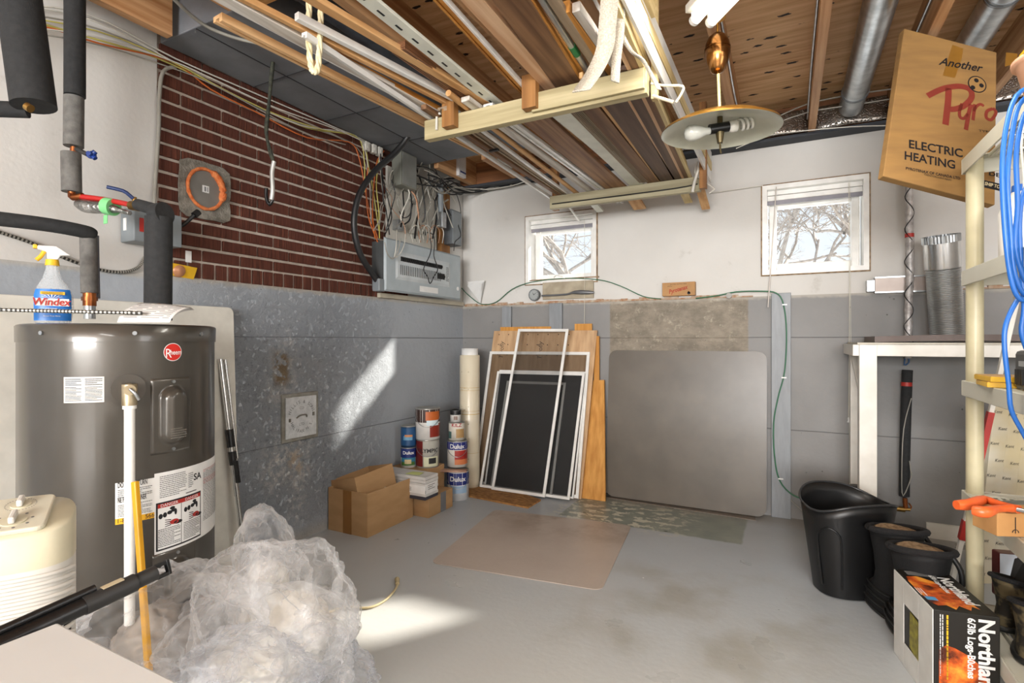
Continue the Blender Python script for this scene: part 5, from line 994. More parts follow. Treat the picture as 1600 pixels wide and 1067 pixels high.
# ---------------------------------------------------------------- screens and boards leaning in the corner
def lean(px4, ytop, zb=.016):   # BL, BR, TR, TL pixels -> four points
    BL, BR, TR, TL = px4; yb = {3.60: 3.415, 3.63: 3.435, 3.648: 3.455, 3.663: 3.475, 3.69: 3.497, 3.725: 3.535, 3.72: 3.56}[ytop]; a, b = ony(*BL, yb), ony(*BR, yb); a.z = b.z = zb
    return [a, b, ony(*TR, ytop), ony(*TL, ytop)]
M_scr = seethru('dark_screen', '#191919', .55, .6); M_scrb = seethru('black_screen', '#131313', .93, .7, col2='#1d1d1d', scale=30); M_scrn = seethru('brown_screen', '#3d352c', .45, .7)
def screen(label, px4, ytop, w_, mf, ms, grp='window screens'):
    P = lean(px4, ytop); t = thing('window_screen', label, 'window screen', (P[0]+P[1])/2, 0, grp); n = (P[1]-P[0]).cross(P[3]-P[0]).normalized()
    mb = MB()
    ins = [P[i]+((P[(i+1) % 4]-P[i]).normalized()+(P[i-1]-P[i]).normalized())*w_*(1.0) for i in range(4)]
    for i in range(4):
        a, b, c, d = P[i], P[(i+1) % 4], ins[(i+1) % 4], ins[i]; mb.slab([v-n*.004 for v in (a, b, c, d)], n, .009)
    mb.build('frame', mf, t)
    mb = MB(); mb.add(ins, [(0, 1, 2, 3)]); mb.build('mesh', ms, t); return t
M_sw = pm('screen_white', '#e6e5e1', .35); M_sal = pm('screen_mill', '#b5b5b0', .4, .5)
S = screen
S('tall narrow white framed window screen, frontmost of the leaning stack', [(768, 767), (851.5, 781), (888.6, 514), (810, 514)], 3.60, .020, M_sw, seethru('clear_screen', '#2c2b2a', .30, .6))
S('white framed window screen directly behind the tall narrow one, with black backing', [(749.5, 763), (890, 784), (914, 583), (777.6, 580)], 3.63, .018, M_sw, seethru('clear_screen', '#2c2b2a', .30, .6))
S('dull aluminium framed black window screen in the middle of the stack', [(766, 766), (862.5, 775), (884.5, 598), (792.5, 595)], 3.648, .018, M_sal, M_scrb)
S('thin white window screen whose right edge shows beside the second frame', [(757, 760), (896, 781.5), (918, 581), (781, 578)], 3.663, .012, M_sw, M_scrb)
S('largest white framed window screen at the back of the stack', [(739, 757), (904, 780), (922, 550), (766, 549)], 3.69, .022, M_sw, M_scrn)
def panel(name, label, px4, ytop, th, m, **k):
    P = lean(px4, ytop, k.get('zb', .002)); n = (P[1]-P[0]).cross(P[3]-P[0]).normalized(); mb = MB(); mb.slab([v-n*-.0 for v in P], -n, th); o = mb.build(name, m); return tag(o, label, 'board'), P
W_ply = wood('plywood_face', '#c8a57e', '#b08c66', 'z')
o, P = panel('plywood_sheet', 'pale plywood sheet with handwriting behind the window screens', [(742, 757), (908, 777), (933, 516), (772, 517)], 3.725, .012, W_ply)
M = frame(P[3], P[2]-P[3], P[3]-P[0]); mb = MB(); 
for x_ in (.10, .435): mb.text('Twofly', .055, M @ Matrix.Translation((x_, -.15, .001)) @ Matrix.Rotation(R(90), 4, 'Z'), 0, 'CENTER', 0, .2, sx=.9)
for i in range(8):
    for j in range(3): disc(mb, M, .05+.085*i, -.03-.08*j, .005, 0, .001, 8)
mb.build('pencil_marks', pm('pencil', '#4c3d30', .7), o)
panel('orange_plank', 'smooth orange brown plank leaning right of the screens', [(905, 775), (945.7, 777), (944, 593.6), (927, 594)], 3.72, .018, W_planv)
mb = MB(); a = ony(929, 525, BY-.035); b = ony(937, 770, BY-.035); mb.box(a.x, b.x, BY-.05, BY-.034, 0, a.z); tag(mb.build('thin_board', W_planv), 'thin brown board edge showing between the plywood and the orange plank', 'board')
for (x0, x1, y_, lab) in ((783, 862, 511, 'light board edge showing above the plywood on the left'), (899, 926, 506, 'short orange board edge showing above the plywood on the right')):
    a, b = ony(x0, y_, BY-.02), ony(x1, y_, BY-.02); mb = MB(); mb.box(a.x, b.x, BY-.035, BY-.0305, 0, a.z); tag(mb.build('board', W_planv), lab, 'board')
q = [onz(*p, .012) for p in ((712, 770), (825, 792), (845, 780), (757, 752))]
mb = MB(); mb.slab([Vector((v.x, v.y, 0)) for v in q], (0, 0, 1), .012); tag(mb.build('osb_offcut', pm('osb_board', '#b08049', .8, col2='#7d5429', scale=28, st=(1, 2, 1), bump=.4)), 'strand board offcut flat on the floor under the screens', 'board')
# paper roll
rp = Vector((-2.145, 3.44, 0)); t = thing('vinyl_roll', 'tall cream roll of vinyl sheeting standing in the corner', 'roll', rp)
mb = MB(); mb.lathe([(.060, 0), (.074, .004), (.076, .06), (.076, 1.0), (.072, 1.006), (.0, 1.006)], rp, 40)
mb.build('roll', pm('roll_vinyl', '#ddd3bd', .3, col2='#cfc4ab', scale=3), t); mb = MB(); mb.lathe([(.062, 1.0), (.062, 1.055), (.054, 1.055), (.054, 1.0)], rp, 36); mb.build('core', M_white, t)
mb = MB()
for z in (.27, .56, .585, .74, .76): mb.lathe([(.0768, z), (.0768, z+.006+.004*math.sin(z*40))], rp, 40)
for k in range(4): mb.add([rp+Vector((.0772*math.cos(a), .0772*math.sin(a), z)) for a, z in ((-1.9, .56+.18*(k % 2)), (-1.55, .60+.16*(k % 2)), (-1.1, .575+.18*(k % 2)), (-1.2, .57+.18*(k % 2)))], [(0, 1, 2, 3)])
mb.build('tape', pm('aged_tape', '#c3a152', .4), t)
mb = MB()
for i in range(7):
    for z in (.1+.13*i,): 
        for a in (-1.15, -1.9): mb.add([rp+Vector((.0770*math.cos(a+dx/.077), .0770*math.sin(a+dx/.077), z+dz)) for dx, dz in ((-.005, 0), (0, -.006), (.005, 0), (0, .006))], [(0, 1, 2, 3)])
mb.build('pattern', pm('roll_pattern', '#b8a98c', .5), t)
# ---------------------------------------------------------------- cartons and paint cans by the left wall
def carton(name, label, x0, x1, y0, y1, z0, h, m, th=.004, open_=True, cat='box'):
    t = thing(name, label, cat, ((x0+x1)/2, (y0+y1)/2, z0)); mb = MB()
    if open_:
        mb.box(x0, x1, y0, y0+th, z0, z0+h); mb.box(x0, x1, y1-th, y1, z0, z0+h); mb.box(x0, x0+th, y0+th, y1-th, z0, z0+h); mb.box(x1-th, x1, y0+th, y1-th, z0, z0+h); mb.box(x0+th, x1-th, y0+th, y1-th, z0, z0+th)
    else: mb.box(x0, x1, y0, y1, z0, z0+h)
    mb.build('carton', m, t, bevel=.0012); return t
t = carton('open_carton', 'large open cardboard box standing on the floor by the left wall', -2.408, -2.105, 2.287, 2.70, 0, .25, M_card)
mb = MB(); mb.box(-2.290, -2.225, 2.2858, 2.287, 0, .25); mb.build('tape', M_tapeb, t)
t = thing('inner_carton', 'smaller open box tipped inside the large cardboard box', 'box', (-2.27, 2.45, .2)); Mi = Matrix.Translation((-2.285, 2.45, .155)) @ Matrix.Rotation(R(-6), 4, 'Z') @ Matrix.Rotation(R(-12), 4, 'Y') @ Matrix.Rotation(R(5), 4, 'X')
mb = MB(); th = .004
for a in ((-.10, .12, -.13, -.126, 0, .16), (-.10, .12, .166, .17, 0, .16), (-.10, -.096, -.126, .166, 0, .16), (.116, .12, -.126, .166, 0, .16), (-.096, .116, -.126, .166, 0, .004)): mb.box(*a, 0, Mi)
mb.build('carton', M_card, t); mb = MB(); mb.box(-.06, .0, -.1315, -.1305, .03, .09, 0, Mi); mb.build('label', pm('kraft_label', '#c7b08b', .7), t)
t = thing('paper', 'white printed paper lying in the large cardboard box', 'paper', (-2.17, 2.45, .22)); mb = MB(); a = Vector((-2.22, 2.34, .17)); mb.add([a, a+Vector((.09, .0, .02)), a+Vector((.10, .17, .065)), a+Vector((.01, .17, .05))], [(0, 1, 2, 3)]); mb.build('sheet', M_white, t, solid=.001)
t = carton('taped_carton', 'low brown carton with grey tape under the tile boxes', -2.34, -2.00, 2.72, 2.99, 0, .125, M_card, open_=False)
mb = MB(); mb.box(-2.22, -2.17, 2.7185, 2.9915, -.0+.001, .1262); mb.box(-2.0005, -1.9985, 2.85, 2.91, .001, .1262); mb.build('duct_tape', pm('duct_tape', '#84868a', .4, .3), t)
t = thing('tile_box', 'white striped tile box stacked on the low brown carton', 'box', (-2.15, 2.75, .127)); rg = random.Random(1)
mb = MB(); 
for k in range(7): mb.box(-2.35, -1.985+.002*(k % 2), 2.665+.002*(k % 2), 2.80, .127+k*.0205, .1455+k*.0205, 1 if k in (0, 2) else 0)
mb.build('carton', [pm('tile_white', '#d3d1ce', .5), pm('tile_stripe', '#3c3b45', .5)], t, bevel=.001)
mb = MB(); mb.box(-2.20, -1.984, 2.6635, 2.6645, .165, .215); mb.box(-1.9845, -1.982, 2.67, 2.79, .165, .225); mb.build('label', M_white, t)
mb = MB(); M = frame((-2.11, 2.663, .19), (1, 0, 0), (0, 0, 1)); fineprint(mb, M, -.07, .02, -.015, .012, 3, 0, 1); M = frame((-1.9815, 2.73, .205), (0, 1, 0), (0, 0, 1)); fineprint(mb, M, -.04, .03, -.02, .015, 3, 0, 2); mb.build('print', M_gprint, t)
mb = MB(); mb.slab([(-2.15, 2.68, .272), (-2.05, 2.69, .272), (-2.06, 2.75, .272), (-2.14, 2.74, .272)], (0, 0, 1), .002); tag(mb.build('sticky_note', pm('lime_note', '#cfd88a', .7)), 'pale green note lying on the white tile box', 'note')
t = carton('plain_carton', 'plain carton behind the tile box that carries two stacks of paint cans', -2.405, -2.13, 2.815, 3.08, 0, .255, M_card, open_=False)
def can(label, x, y, z, r, h, base, bands, lid='#b9b8b2', word=None, handle=True, wc='#f0f0ee', wz=.7, ws=.3):
    t = thing('paint_can', label, 'paint can', (x, y, z), 0, 'paint cans'); o = Vector((x, y, z))
    mb = MB(); mb.lathe([(0, 0), (r, 0), (r, h*.98)], o, 32); mb.build('body', pm('can_'+base[1:], base, .35), t)
    mb = MB(); mb.lathe([(r, h*.955), (r+.002, h*.96), (r+.002, h), (r-.006, h), (r-.009, h-.005), (0, h-.005)], o, 32); mb.build('rim', pm('tin_'+lid[1:], lid, .3, .8), t)
    mb = MB(); ms = []; va = math.atan2(-y, -x)
    for i, (z0, z1, a0, a1, c_) in enumerate(bands):
        n_ = 12; vs = []
        for k in range(n_+1):
            a = va+R(a0+(a1-a0)*k/n_); vs += [o+Vector(((r+.0006+.0002*i)*math.cos(a), (r+.0006+.0002*i)*math.sin(a), zz)) for zz in (z0*h, z1*h)]
        mb.add(vs, [(2*k, 2*k+2, 2*k+3, 2*k+1) for k in range(n_)], len(ms), True); ms.append(pm('print_'+c_[1:], c_, .4))
    if word:
        ms.append(pm('print_'+wc[1:], wc, .4)); mb.text(word, r*ws*2, None, len(ms)-1, bold=.02, warp=lambda X, Y: o+Vector(((r+.003)*math.cos(va+X/r), (r+.003)*math.sin(va+X/r), h*wz+Y)))
    mb.build('label', ms, t)
    if handle:
        mb = MB(); mb.tube([o+Vector(((r+.004)*math.cos(va+R(a)), (r+.004)*math.sin(va+R(a)), h*.85-h*.45*math.sin(R((a+90)))*1.)) for a in range(-90, 91, 15)], .0018, 5, 0, 2); mb.build('handle', M_galv, t)
    return t
can('small can with blue and landscape label, lower one of the left stack', -2.30, 2.90, .256, .052, .135, '#e8e8e4', [(.5, .98, -90, 90, '#1d2f72'), (.12, .5, -60, 60, '#3a7f9a'), (.12, .30, -60, 50, '#4f7a3c'), (.20, .42, -30, 20, '#d9c79a')], word='Dulux', handle=False, wz=.68)
can('small dark blue can on top of the left stack', -2.30, 2.90, .392, .052, .145, '#1f4267', [(.10, .9, -90, 90, '#20507e'), (.35, .55, -40, 30, '#6fa3c4'), (.5, .60, -30, 30, '#c98a5a')], handle=False)
can('silver and maroon can under the big stain can in the middle stack', -2.195, 2.975, .256, .078, .19, '#b4b2a8', [(.05, .95, -95, -25, '#6e1f1c'), (.05, .4, -20, 60, '#d8d8b8'), (.15, .35, 5, 45, '#2a2a2a')], word='OLYMPIC', wc='#2b2b2b', wz=.55, ws=.24)
can('biggest can with brown and white label on top of the middle stack', -2.195, 2.975, .447, .082, .21, '#ece9e4', [(.55, .98, -95, 95, '#3b2620'), (.62, .9, -10, 70, '#c0632a'), (.08, .5, 10, 80, '#8a2b1e'), (.45, .62, -5, 60, '#cfe0e6')], handle=True)
can('white and blue can standing on the floor right of the tile box', -2.075, 3.17, 0, .077, .205, '#eceff2', [(.52, .93, -95, 95, '#1c2c74'), (.25, .5, -40, 50, '#9db9d6')], word='Dulux', wz=.66)
can('red and blue can above the floor standing white can', -2.10, 3.20, .222, .072, .185, '#ece6dc', [(.66, .95, -95, 95, '#1e2b78'), (.10, .64, -15, 95, '#a02a24'), (.10, .3, -15, 95, '#cf7a4c')], word='Dulux', wz=.72)
can('small cream can second from the top of the right stack', -2.105, 3.20, .408, .058, .125, '#e2dccf', [(.15, .65, -5, 60, '#b28f5e'), (.1, .5, -80, -40, '#4c6a66')], word='KILZ', wc='#a0323a', wz=.78, handle=False)
can('smallest white can with black lid topmost of the right stack', -2.115, 3.20, .534, .038, .085, '#e6e2dc', [(.6, .95, -95, 95, '#1c1c1c'), (.2, .5, -20, 20, '#8a7468')], lid='#2a2a2a', handle=False)
mb = MB(); mb.beam((-2.22, 3.02, .213), (-1.97, 3.12, .214), .045, .014); tag(mb.build('wood_stick', wood('pinkish_stick', '#bb9884', '#8f6d5a', 'x')), 'short pinkish wooden stick between the paint cans', 'stick')
# ---------------------------------------------------------------- waste bin and boots
bp_ = Vector((.235, 2.80, 0)); t = thing('waste_bin', 'tall black plastic bin with a wavy rim standing on the floor left of the boots', 'bin', bp_)
mb = MB(); n_ = 64; mb2 = []
def binpt(a, k, off=0):
    rx, ry = .128+.052*k-off, .105+.048*k-off; e = 2.6
    cx, sx = math.cos(a), math.sin(a); return Vector((rx*math.copysign(abs(cx)**(2/e), cx), ry*math.copysign(abs(sx)**(2/e), sx), 0))
Mz = Matrix.Rotation(TH-.1, 4, 'Z')
def binz(a): return .405+.026*math.cos(2*(a-math.pi/2-.25))+.012*math.cos(a-1.2)
lay = []
for k in range(11):
    f_ = k/10; lay.append([bp_+(Mz @ binpt(2*math.pi*i/n_, f_))+Vector((0, 0, binz(2*math.pi*i/n_)*f_+.004)) for i in range(n_)])
for k in range(10, -1, -1):
    f_ = k/10; lay.append([bp_+(Mz @ binpt(2*math.pi*i/n_, f_, .004))+Vector((0, 0, max(binz(2*math.pi*i/n_)*f_, .006)+.004)) for i in range(n_)])
mb.add([v for l in lay for v in l], [(j*n_+i, j*n_+(i+1) % n_, (j+1)*n_+(i+1) % n_, (j+1)*n_+i) for j in range(len(lay)-1) for i in range(n_)], 0, True); mb.add(lay[0], [tuple(range(n_))[::-1]]); mb.add(lay[-1], [tuple(range(n_))])
mb.build('bin_shell', pm('black_bin', '#0d0d0e', .4), t)
mb = MB(); mb.tube([v+Vector((0, 0, .001)) for v in lay[10]]+[lay[10][0]], .005, 8, 0, 0, False); mb.build('rim', pm('bin_rim', '#2b2c2e', .25), t)
mb = MB(); P = [bp_+(Mz @ binpt(a, f_, -.003))+Vector((0, 0, f_*.40)) for a, f_ in ((3.55, .12), (3.55, .62), (3.72, .74), (3.95, .78), (4.18, .74), (4.28, .62), (4.28, .12))]; mb.tube(P, .004, 6, 0, 4); mb.build('embossed_arch', pm('black_bin', '#0d0d0e', .4), t)
def skin(name, verts, edges, radii, m, parent, lvl=2):
    me = bpy.data.meshes.new(name); inv = wmat(parent).inverted(); me.from_pydata([tuple(inv @ Vector(v)) for v in verts], edges, []); o = bpy.data.objects.new(name, me); C.objects.link(o); o.parent = parent
    me.materials.append(m); s_ = o.modifiers.new('skin', 'SKIN'); 
    for i, r_ in enumerate(radii): me.skin_vertices[0].data[i].radius = r_ if isinstance(r_, tuple) else (r_, r_)
    me.skin_vertices[0].data[0].use_root = True; s_.use_smooth_shade = True; u = o.modifiers.new('sub', 'SUBSURF'); u.levels = u.render_levels = lvl; return o
def boot(label, x, y, rz, h=.36):
    t = thing('winter_boot', label, 'boot', (x, y, 0), rz, 'winter boots'); B = wmat(t); mb = MB(); n_ = 36; L = []
    # sections from sole to collar: (z, centre forward, half length, half width)
    sec = [(.0, .05, .155, .055), (.03, .05, .158, .060), (.06, .045, .150, .060), (.09, .03, .125, .060), (.13, .005, .092, .062), (.18, -.008, .078, .066), (.25, -.01, .082, .074), (h*.9, -.012, .094, .086), (h, -.014, .100, .092)]
    for z, c, l, w_ in sec: L.append([B @ Vector((w_*math.cos(a), c*-1+l*math.sin(a), z+(.018*math.sin(a) if z > .3 else 0))) for a in [2*math.pi*i/n_ for i in range(n_)]])
    for z, c, l, w_ in ((h-.012, -.014, .086, .078), (h-.05, -.012, .080, .072)): L.append([B @ Vector((w_*math.cos(a), -c+l*math.sin(a), z+.018*math.sin(a))) for a in [2*math.pi*i/n_ for i in range(n_)]])
    fs = [(j*n_+i, j*n_+(i+1) % n_, (j+1)*n_+(i+1) % n_, (j+1)*n_+i) for j in range(len(L)-1) for i in range(n_)]; mb.add([v for l in L for v in l], fs, 0, True); mb.build('shaft', pm('black_nylon', '#08080a', .75, bump=.15, scale=30), t)
    mb = MB(); 
    for k, z in enumerate((.012, .045, .075, .105)): 
        s_ = [sec[0], sec[1], sec[2], sec[3]][k]; mb.tube([B @ Vector(((s_[3]+.001)*math.cos(a), -s_[1]+(s_[2]+.001)*math.sin(a), z)) for a in [2*math.pi*i/24 for i in range(25)]], .006, 6, 0, 0, False)
    mb.build('rubber_sole', pm('boot_rubber', '#151411', .4), t)
    mb = MB(); mb.tube([B @ Vector((.095*math.cos(a), .014+.103*math.sin(a), h+.018*math.sin(a))) for a in [2*math.pi*i/24 for i in range(25)]], .012, 8, 0, 0, False); mb.build('collar', pm('black_fleece', '#141315', .9, bump=.5, scale=80), t)
    mb = MB(); mb.add([B @ Vector((.074*math.cos(a), .014+.080*math.sin(a), h-.020-.018*math.sin(a))) for a in [2*math.pi*i/24 for i in range(24)]], [tuple(range(24))]); P = [B @ Vector((.078*math.cos(a), .014+.084*math.sin(a), z)) for z in (h-.055, h-.006) for a in [R(170+20*i) for i in range(11)]]; mb.add(P, [(i, i+1, i+12, i+11) for i in range(10)], 0, True)
    mb.build('wool_lining', pm('tan_wool', '#a98e70', .95, col2='#7d6549', scale=60, bump=.8), t)
    mb = MB(); mb.tube([B @ Vector(v) for v in ((-.08, .05, h-.01), (-.10, .06, h-.05), (-.105, .06, h-.10), (-.10, .05, h-.12))], .009, 8); mb.build('drawstring', M_black, t); return t
q_ = onz(1398, 825, .36); boot('black winter boot with tan lining next to the black bin', q_.x, q_.y, R(200)); q_ = onz(1436, 855, .36); boot('black winter boot with tan lining and drawcord, nearer the fire log box', q_.x, q_.y, R(195))
# ---------------------------------------------------------------- fire log box
A, B, Cc, D = [onz(*p, .3) for p in ((1398.6, 888), (1459.6, 951), (1563, 966), (1498.6, 897))]
u = (B-A).normalized(); Ln = (B-A).length; v = Vector((-u.y, u.x, 0)); wd = .165; hB = .298
t = thing('log_box', 'black and orange printed fire log box with white flaps on the floor right front', 'box', ((A+B)/2+v*wd/2).to_2d().to_3d())
def bb(a, b, z): return A+u*a+v*b+Vector((0, 0, z-A.z))
M_ev = pm('white_card', '#e2e0da', .6); M_bk = pm('black_print_card', '#17140f', .45)
mb = MB(); mb.hexa([bb(0, 0, 0), bb(Ln, 0, 0), bb(Ln, wd, 0), bb(0, wd, 0), bb(0, 0, hB), bb(Ln, 0, hB), bb(Ln, wd, hB), bb(0, wd, hB)]); mb.build('carton', M_bk, t, bevel=.002)
mb = MB()   # white long side facing the room, four flaps round a gap
for a0, a1, z0, z1 in ((0, .085, 0, 1), (.20, Ln, 0, 1), (.085, .20, .72, 1), (.085, .20, 0, .27)): mb.slab([bb(a0+.001, -.0015, z0*hB+.001), bb(a1-.001, -.0015, z0*hB+.001), bb(a1-.001, -.0015, z1*hB-.001), bb(a0+.001, -.0015, z1*hB-.001)], -v, .0025)
mb.build('flap', M_ev, t); mb = MB(); mb.slab([bb(.125, -.0008, .30*hB), bb(.196, -.0008, .24*hB), bb(.196, -.0008, .68*hB), bb(.13, -.0008, .70*hB)], -v, .001); mb.build('yellow_log_wrap', pm('olive_yellow', '#a39a2c', .4, col2='#6c6417', scale=60), t)
M_flame = ND('flame_picture', .4); _f = M_flame.noise(14, detail=5, rough=.6); M_flame = M_flame.done(M_flame.mix(M_flame.rng(_f, .5, .64), M_flame.mix(M_flame.rng(_f, .36, .5), '#4a1d0c', '#c8561c'), '#f0a03a'))
def flame(mb, M, pts, m): mb.add([M @ Vector((x, y, .0006)) for x, y in pts], [tuple(range(len(pts)))], m)
Mn = frame(bb(Ln+.0004, wd/2, hB/2), (0, 0, -1), v)       # near end, writing runs downwards
mb = MB(); hw, hh = hB/2, wd/2
flame(mb, Mn, [(-.03, -hh+.012), (-.045, -hh+.03), (-.04, -.03), (-.03, -.01), (-.02, .01), (.0, .03), (.02, .04), (.05, .055), (.09, .06), (hw-.004, .065), (hw-.004, -hh+.012)], 1)
mb.text('Northland', .055, Mn @ Matrix.Translation((-hw+.012, .030, .0008)), 0, 'LEFT', .035, .0, sx=.98); mb.text('6/3lb Logs-Bûches', .027, Mn @ Matrix.Translation((-hw+.012, .002, .0008)), 0, 'LEFT', .03, sx=.92)
fineprint(mb, Mn, -hw+.012, .06, -.055, -.043, 1, 2, 1); fineprint(mb, Mn, -hw+.012, .05, -.070, -.058, 2, 0, 4); mb.build('end_printing', [M_white, M_flame, M_yel], t); mb = MB()
mt_ = frame(bb(Ln/2, wd/2, hB+.0004), u, v)
flame(mb, mt_, [(-.09, -.070), (-.10, -.035), (-.07, .0), (-.03, .01), (0, .04), (.04, .05), (.08, .045), (.115, .05), (.10, .035), (.13, .02), (.105, .0), (.135, -.02), (.11, -.035), (.12, -.06), (.10, -.074), (.02, -.078), (-.05, -.078)], 1)
mb.text('Northland', .050, mt_ @ Matrix.Translation((-.11, .028, .0008)), 0, 'LEFT', .035, .0, sx=.95); mb.text('6/3lb Logs-Bûches', .022, mt_ @ Matrix.Translation((-.12, .005, .0008)), 0, 'LEFT', .03, sx=.85)
rect(mb, mt_, -.140, -.105, -.06, .03, 4, .0008); rect(mb, mt_, .06, .085, -.075, -.045, 3, .001); fineprint(mb, mt_, .0, .055, -.082, -.06, 3, 0, 2, .001)
mb.build('printing', [M_white, M_flame, M_yel, pm('logo_blue', '#4f9bd0', .5), M_gprint], t)
# ---------------------------------------------------------------- plastic shelf unit at the right
M_shelf = pm('cream_shelf_plastic', '#cfcdbf', .4, col2='#c6c3b3', scale=4); M_post = pm('cream_post_plastic', '#c9c09f', .35)
t = thing('shelf_unit', 'cream plastic shelf unit standing at the right edge of the room', 'shelves', (.75, 1.87, 0))
sx0, sx1, sy0, sy1 = .560, 1.02, 1.55, 2.46; SH = [.180, .578, .974, 1.369, 1.772]
for x in (.590, .985):
    for y in (1.60, 2.428):
        mb = MB(); mb.cyl((x, y, 0), (x, y, 1.765), .025, n=24); mb.build('post', M_post, t)
for z in SH:
    mb = MB(); hh = .055
    for a in ((sx0, sx1, sy0, sy0+.006), (sx0, sx1, sy1-.006, sy1), (sx0, sx0+.006, sy0+.006, sy1-.006), (sx1-.006, sx1, sy0+.006, sy1-.006)): mb.box(a[0], a[1], a[2], a[3], z-hh, z)
    x = sx0+.006; mb.box(sx0+.006, sx0+.05, sy0+.006, sy1-.006, z-.006, z-.001); mb.box(sx1-.05, sx1-.006, sy0+.006, sy1-.006, z-.006, z-.001)
    mb.box(sx0+.05, sx1-.05, sy0+.006, sy0+.06, z-.006, z-.001); mb.box(sx0+.05, sx1-.05, sy1-.06, sy1-.006, z-.006, z-.001)
    k = sx0+.06
    while k < sx1-.06: mb.box(k, k+.010, sy0+.06, sy1-.06, z-.020, z-.002); k += .022
    mb.box(sx0+.05, sx1-.05, sy0+.3, sy0+.33, z-.02, z-.0015); mb.box(sx0+.05, sx1-.05, sy0+.58, sy0+.61, z-.02, z-.0015)
    mb.build('shelf', M_shelf, t, bevel=.002, seg=1)
# bucket on top
Z1 = 1.55; bc = Vector((.715, 2.06, SH[4])); t = thing('bucket', 'peach plastic tub standing on the top shelf', 'tub', bc)
mb = MB(); mb.lathe([(0, .002), (.085, 0), (.118, .150), (.128, .152), (.129, .162), (.120, .162), (.114, .15), (.082, .008), (0, .008)], bc, 40); mb.build('tub', pm('peach_plastic', '#e9b394', .45), t)
mb = MB(); mb.box(bc.x-.12, bc.x-.06, bc.y-.12, bc.y-.02, bc.z+.162, bc.z+.170); mb.build('yellow_label', M_yel, t)
# jug
jc = Vector((.655, 2.24, SH[3])); t = thing('detergent_jug', 'white stain remover jug with red label on the second highest shelf', 'jug', jc); Rj = Matrix.Rotation(TH+.55, 4, 'Z')
secj = [(0, .060, .040), (.006, .066, .045), (.15, .066, .046), (.175, .060, .043), (.200, .045, .036), (.215, .026, .024), (.222, .022, .022)]
mb = MB(); n_ = 32; vs = []
for z, a_, b_ in secj: vs += [jc+Rj @ Vector((a_*math.copysign(abs(math.cos(q))**.7, math.cos(q))+(.0 if z < .17 else .012), b_*math.copysign(abs(math.sin(q))**.7, math.sin(q)), z)) for q in [2*math.pi*i/n_ for i in range(n_)]]
mb.add(vs, [(j*n_+i, j*n_+(i+1) % n_, (j+1)*n_+(i+1) % n_, (j+1)*n_+i) for j in range(len(secj)-1) for i in range(n_)]+[tuple(range(n_))[::-1]], 0, True); mb.build('bottle', pm('jug_white', '#e4e0da', .35), t)
mb = MB(); c_ = jc+Rj @ Vector((.012, 0, .222)); mb.cyl(c_, c_+Vector((0, 0, .022)), .024, .022, 24); mb.build('cap', pm('cap_blue', '#1c5fb5', .35), t, bevel=.002)
M = frame(jc+Rj @ Vector((0, -.0475, .075)), Rj @ Vector((1, 0, 0)), (0, 0, 1)); mb = MB(); rect(mb, M, -.055, .058, -.060, .055, 0); rect(mb, M, -.05, .058, -.058, -.030, 1, .0008)
for k in range(5): mb.add([M @ Vector(q) for q in ((-.005, .0+.004*k, .001), (.058, .012+.010*k, .001), (.058, .018+.010*k, .001))], [(0, 1, 2)], 1)
mb.add([M @ Vector(q) for q in ((-.04, -.028, .0014), (.02, -.005, .0014), (.055, -.008, .0014), (.055, -.026, .0014))], [(0, 1, 2, 3)], 3)
mb.text('Fetch', .034, M @ Matrix.Translation((-.008, .008, .0012)), 2, 'CENTER', .02, .1); mb.text('Resolve & Clean', .008, M @ Matrix.Translation((-.01, .042, .0012)), 2); mb.build('label', [M_white, M_red, pm('label_navy', '#1c2f7c', .4), pm('label_teal', '#3aa6a6', .4)], t)
# blue extension cords over the front of the shelves
M_bl = pm('blue_cord_bright', '#2a6fc9', .35)
P5 = lambda px, py, Z=1.40: at(px, py, Z)
cl = [([(1620, 130), (1588, 150), (1572, 200), (1566, 260), (1568, 330), (1574, 400), (1582, 445), (1592, 466), (1604, 470)], 'leftmost strand of the blue extension cord hanging over the shelf front'),
 ([(1620, 140), (1592, 165), (1580, 220), (1574, 280), (1578, 350), (1584, 420), (1596, 455), (1610, 462)], 'second strand of the blue extension cord hanging over the shelf front'),
 ([(1625, 150), (1600, 180), (1588, 240), (1590, 320), (1586, 380), (1598, 430), (1612, 450)], 'third strand of the blue extension cord, crossing the others'),
 ([(1625, 260), (1600, 300), (1593, 350), (1596, 420), (1600, 480), (1596, 520), (1610, 560)], 'rightmost strand of the blue extension cord at the picture edge'),
 ([(1590, 468), (1578, 490), (1570, 515), (1570, 550), (1576, 600), (1580, 640), (1596, 672), (1606, 690)], 'blue cord tail dropping in front of the black case')]
for i, (pts, lab) in enumerate(cl): wire('extension_cord', lab, 'extension cord', [P5(a, b, 1.40+.008*i) for a, b in pts], .0058, M_bl, 'blue extension cord strands', 10)
wire('extension_cord', 'white thin cord loop twisted with the blue strands', 'extension cord', [P5(a, b, 1.43) for a, b in [(1602, 180), (1596, 230), (1600, 300), (1584, 400), (1590, 450), (1604, 470)]], .003, M_wht, 'blue extension cord strands')
t = thing('work_lamp', 'chrome reflector work lamp hanging with the blue cords at the right edge', 'work lamp', P5(1600, 215, 1.44)); q = P5(1606, 215, 1.46)
Ml = Matrix.Translation(q) @ (-fw).to_track_quat('Z', 'Y').to_matrix().to_4x4(); mb = MB(); mb.lathe([(.02, -.03), (.035, -.02), (.048, .0), (.052, .014)], (0, 0, 0), 32, 0, Ml); mb.build('reflector', pm('mirror_chrome', '#d8d6d2', .08, 1), t)
mb = MB()
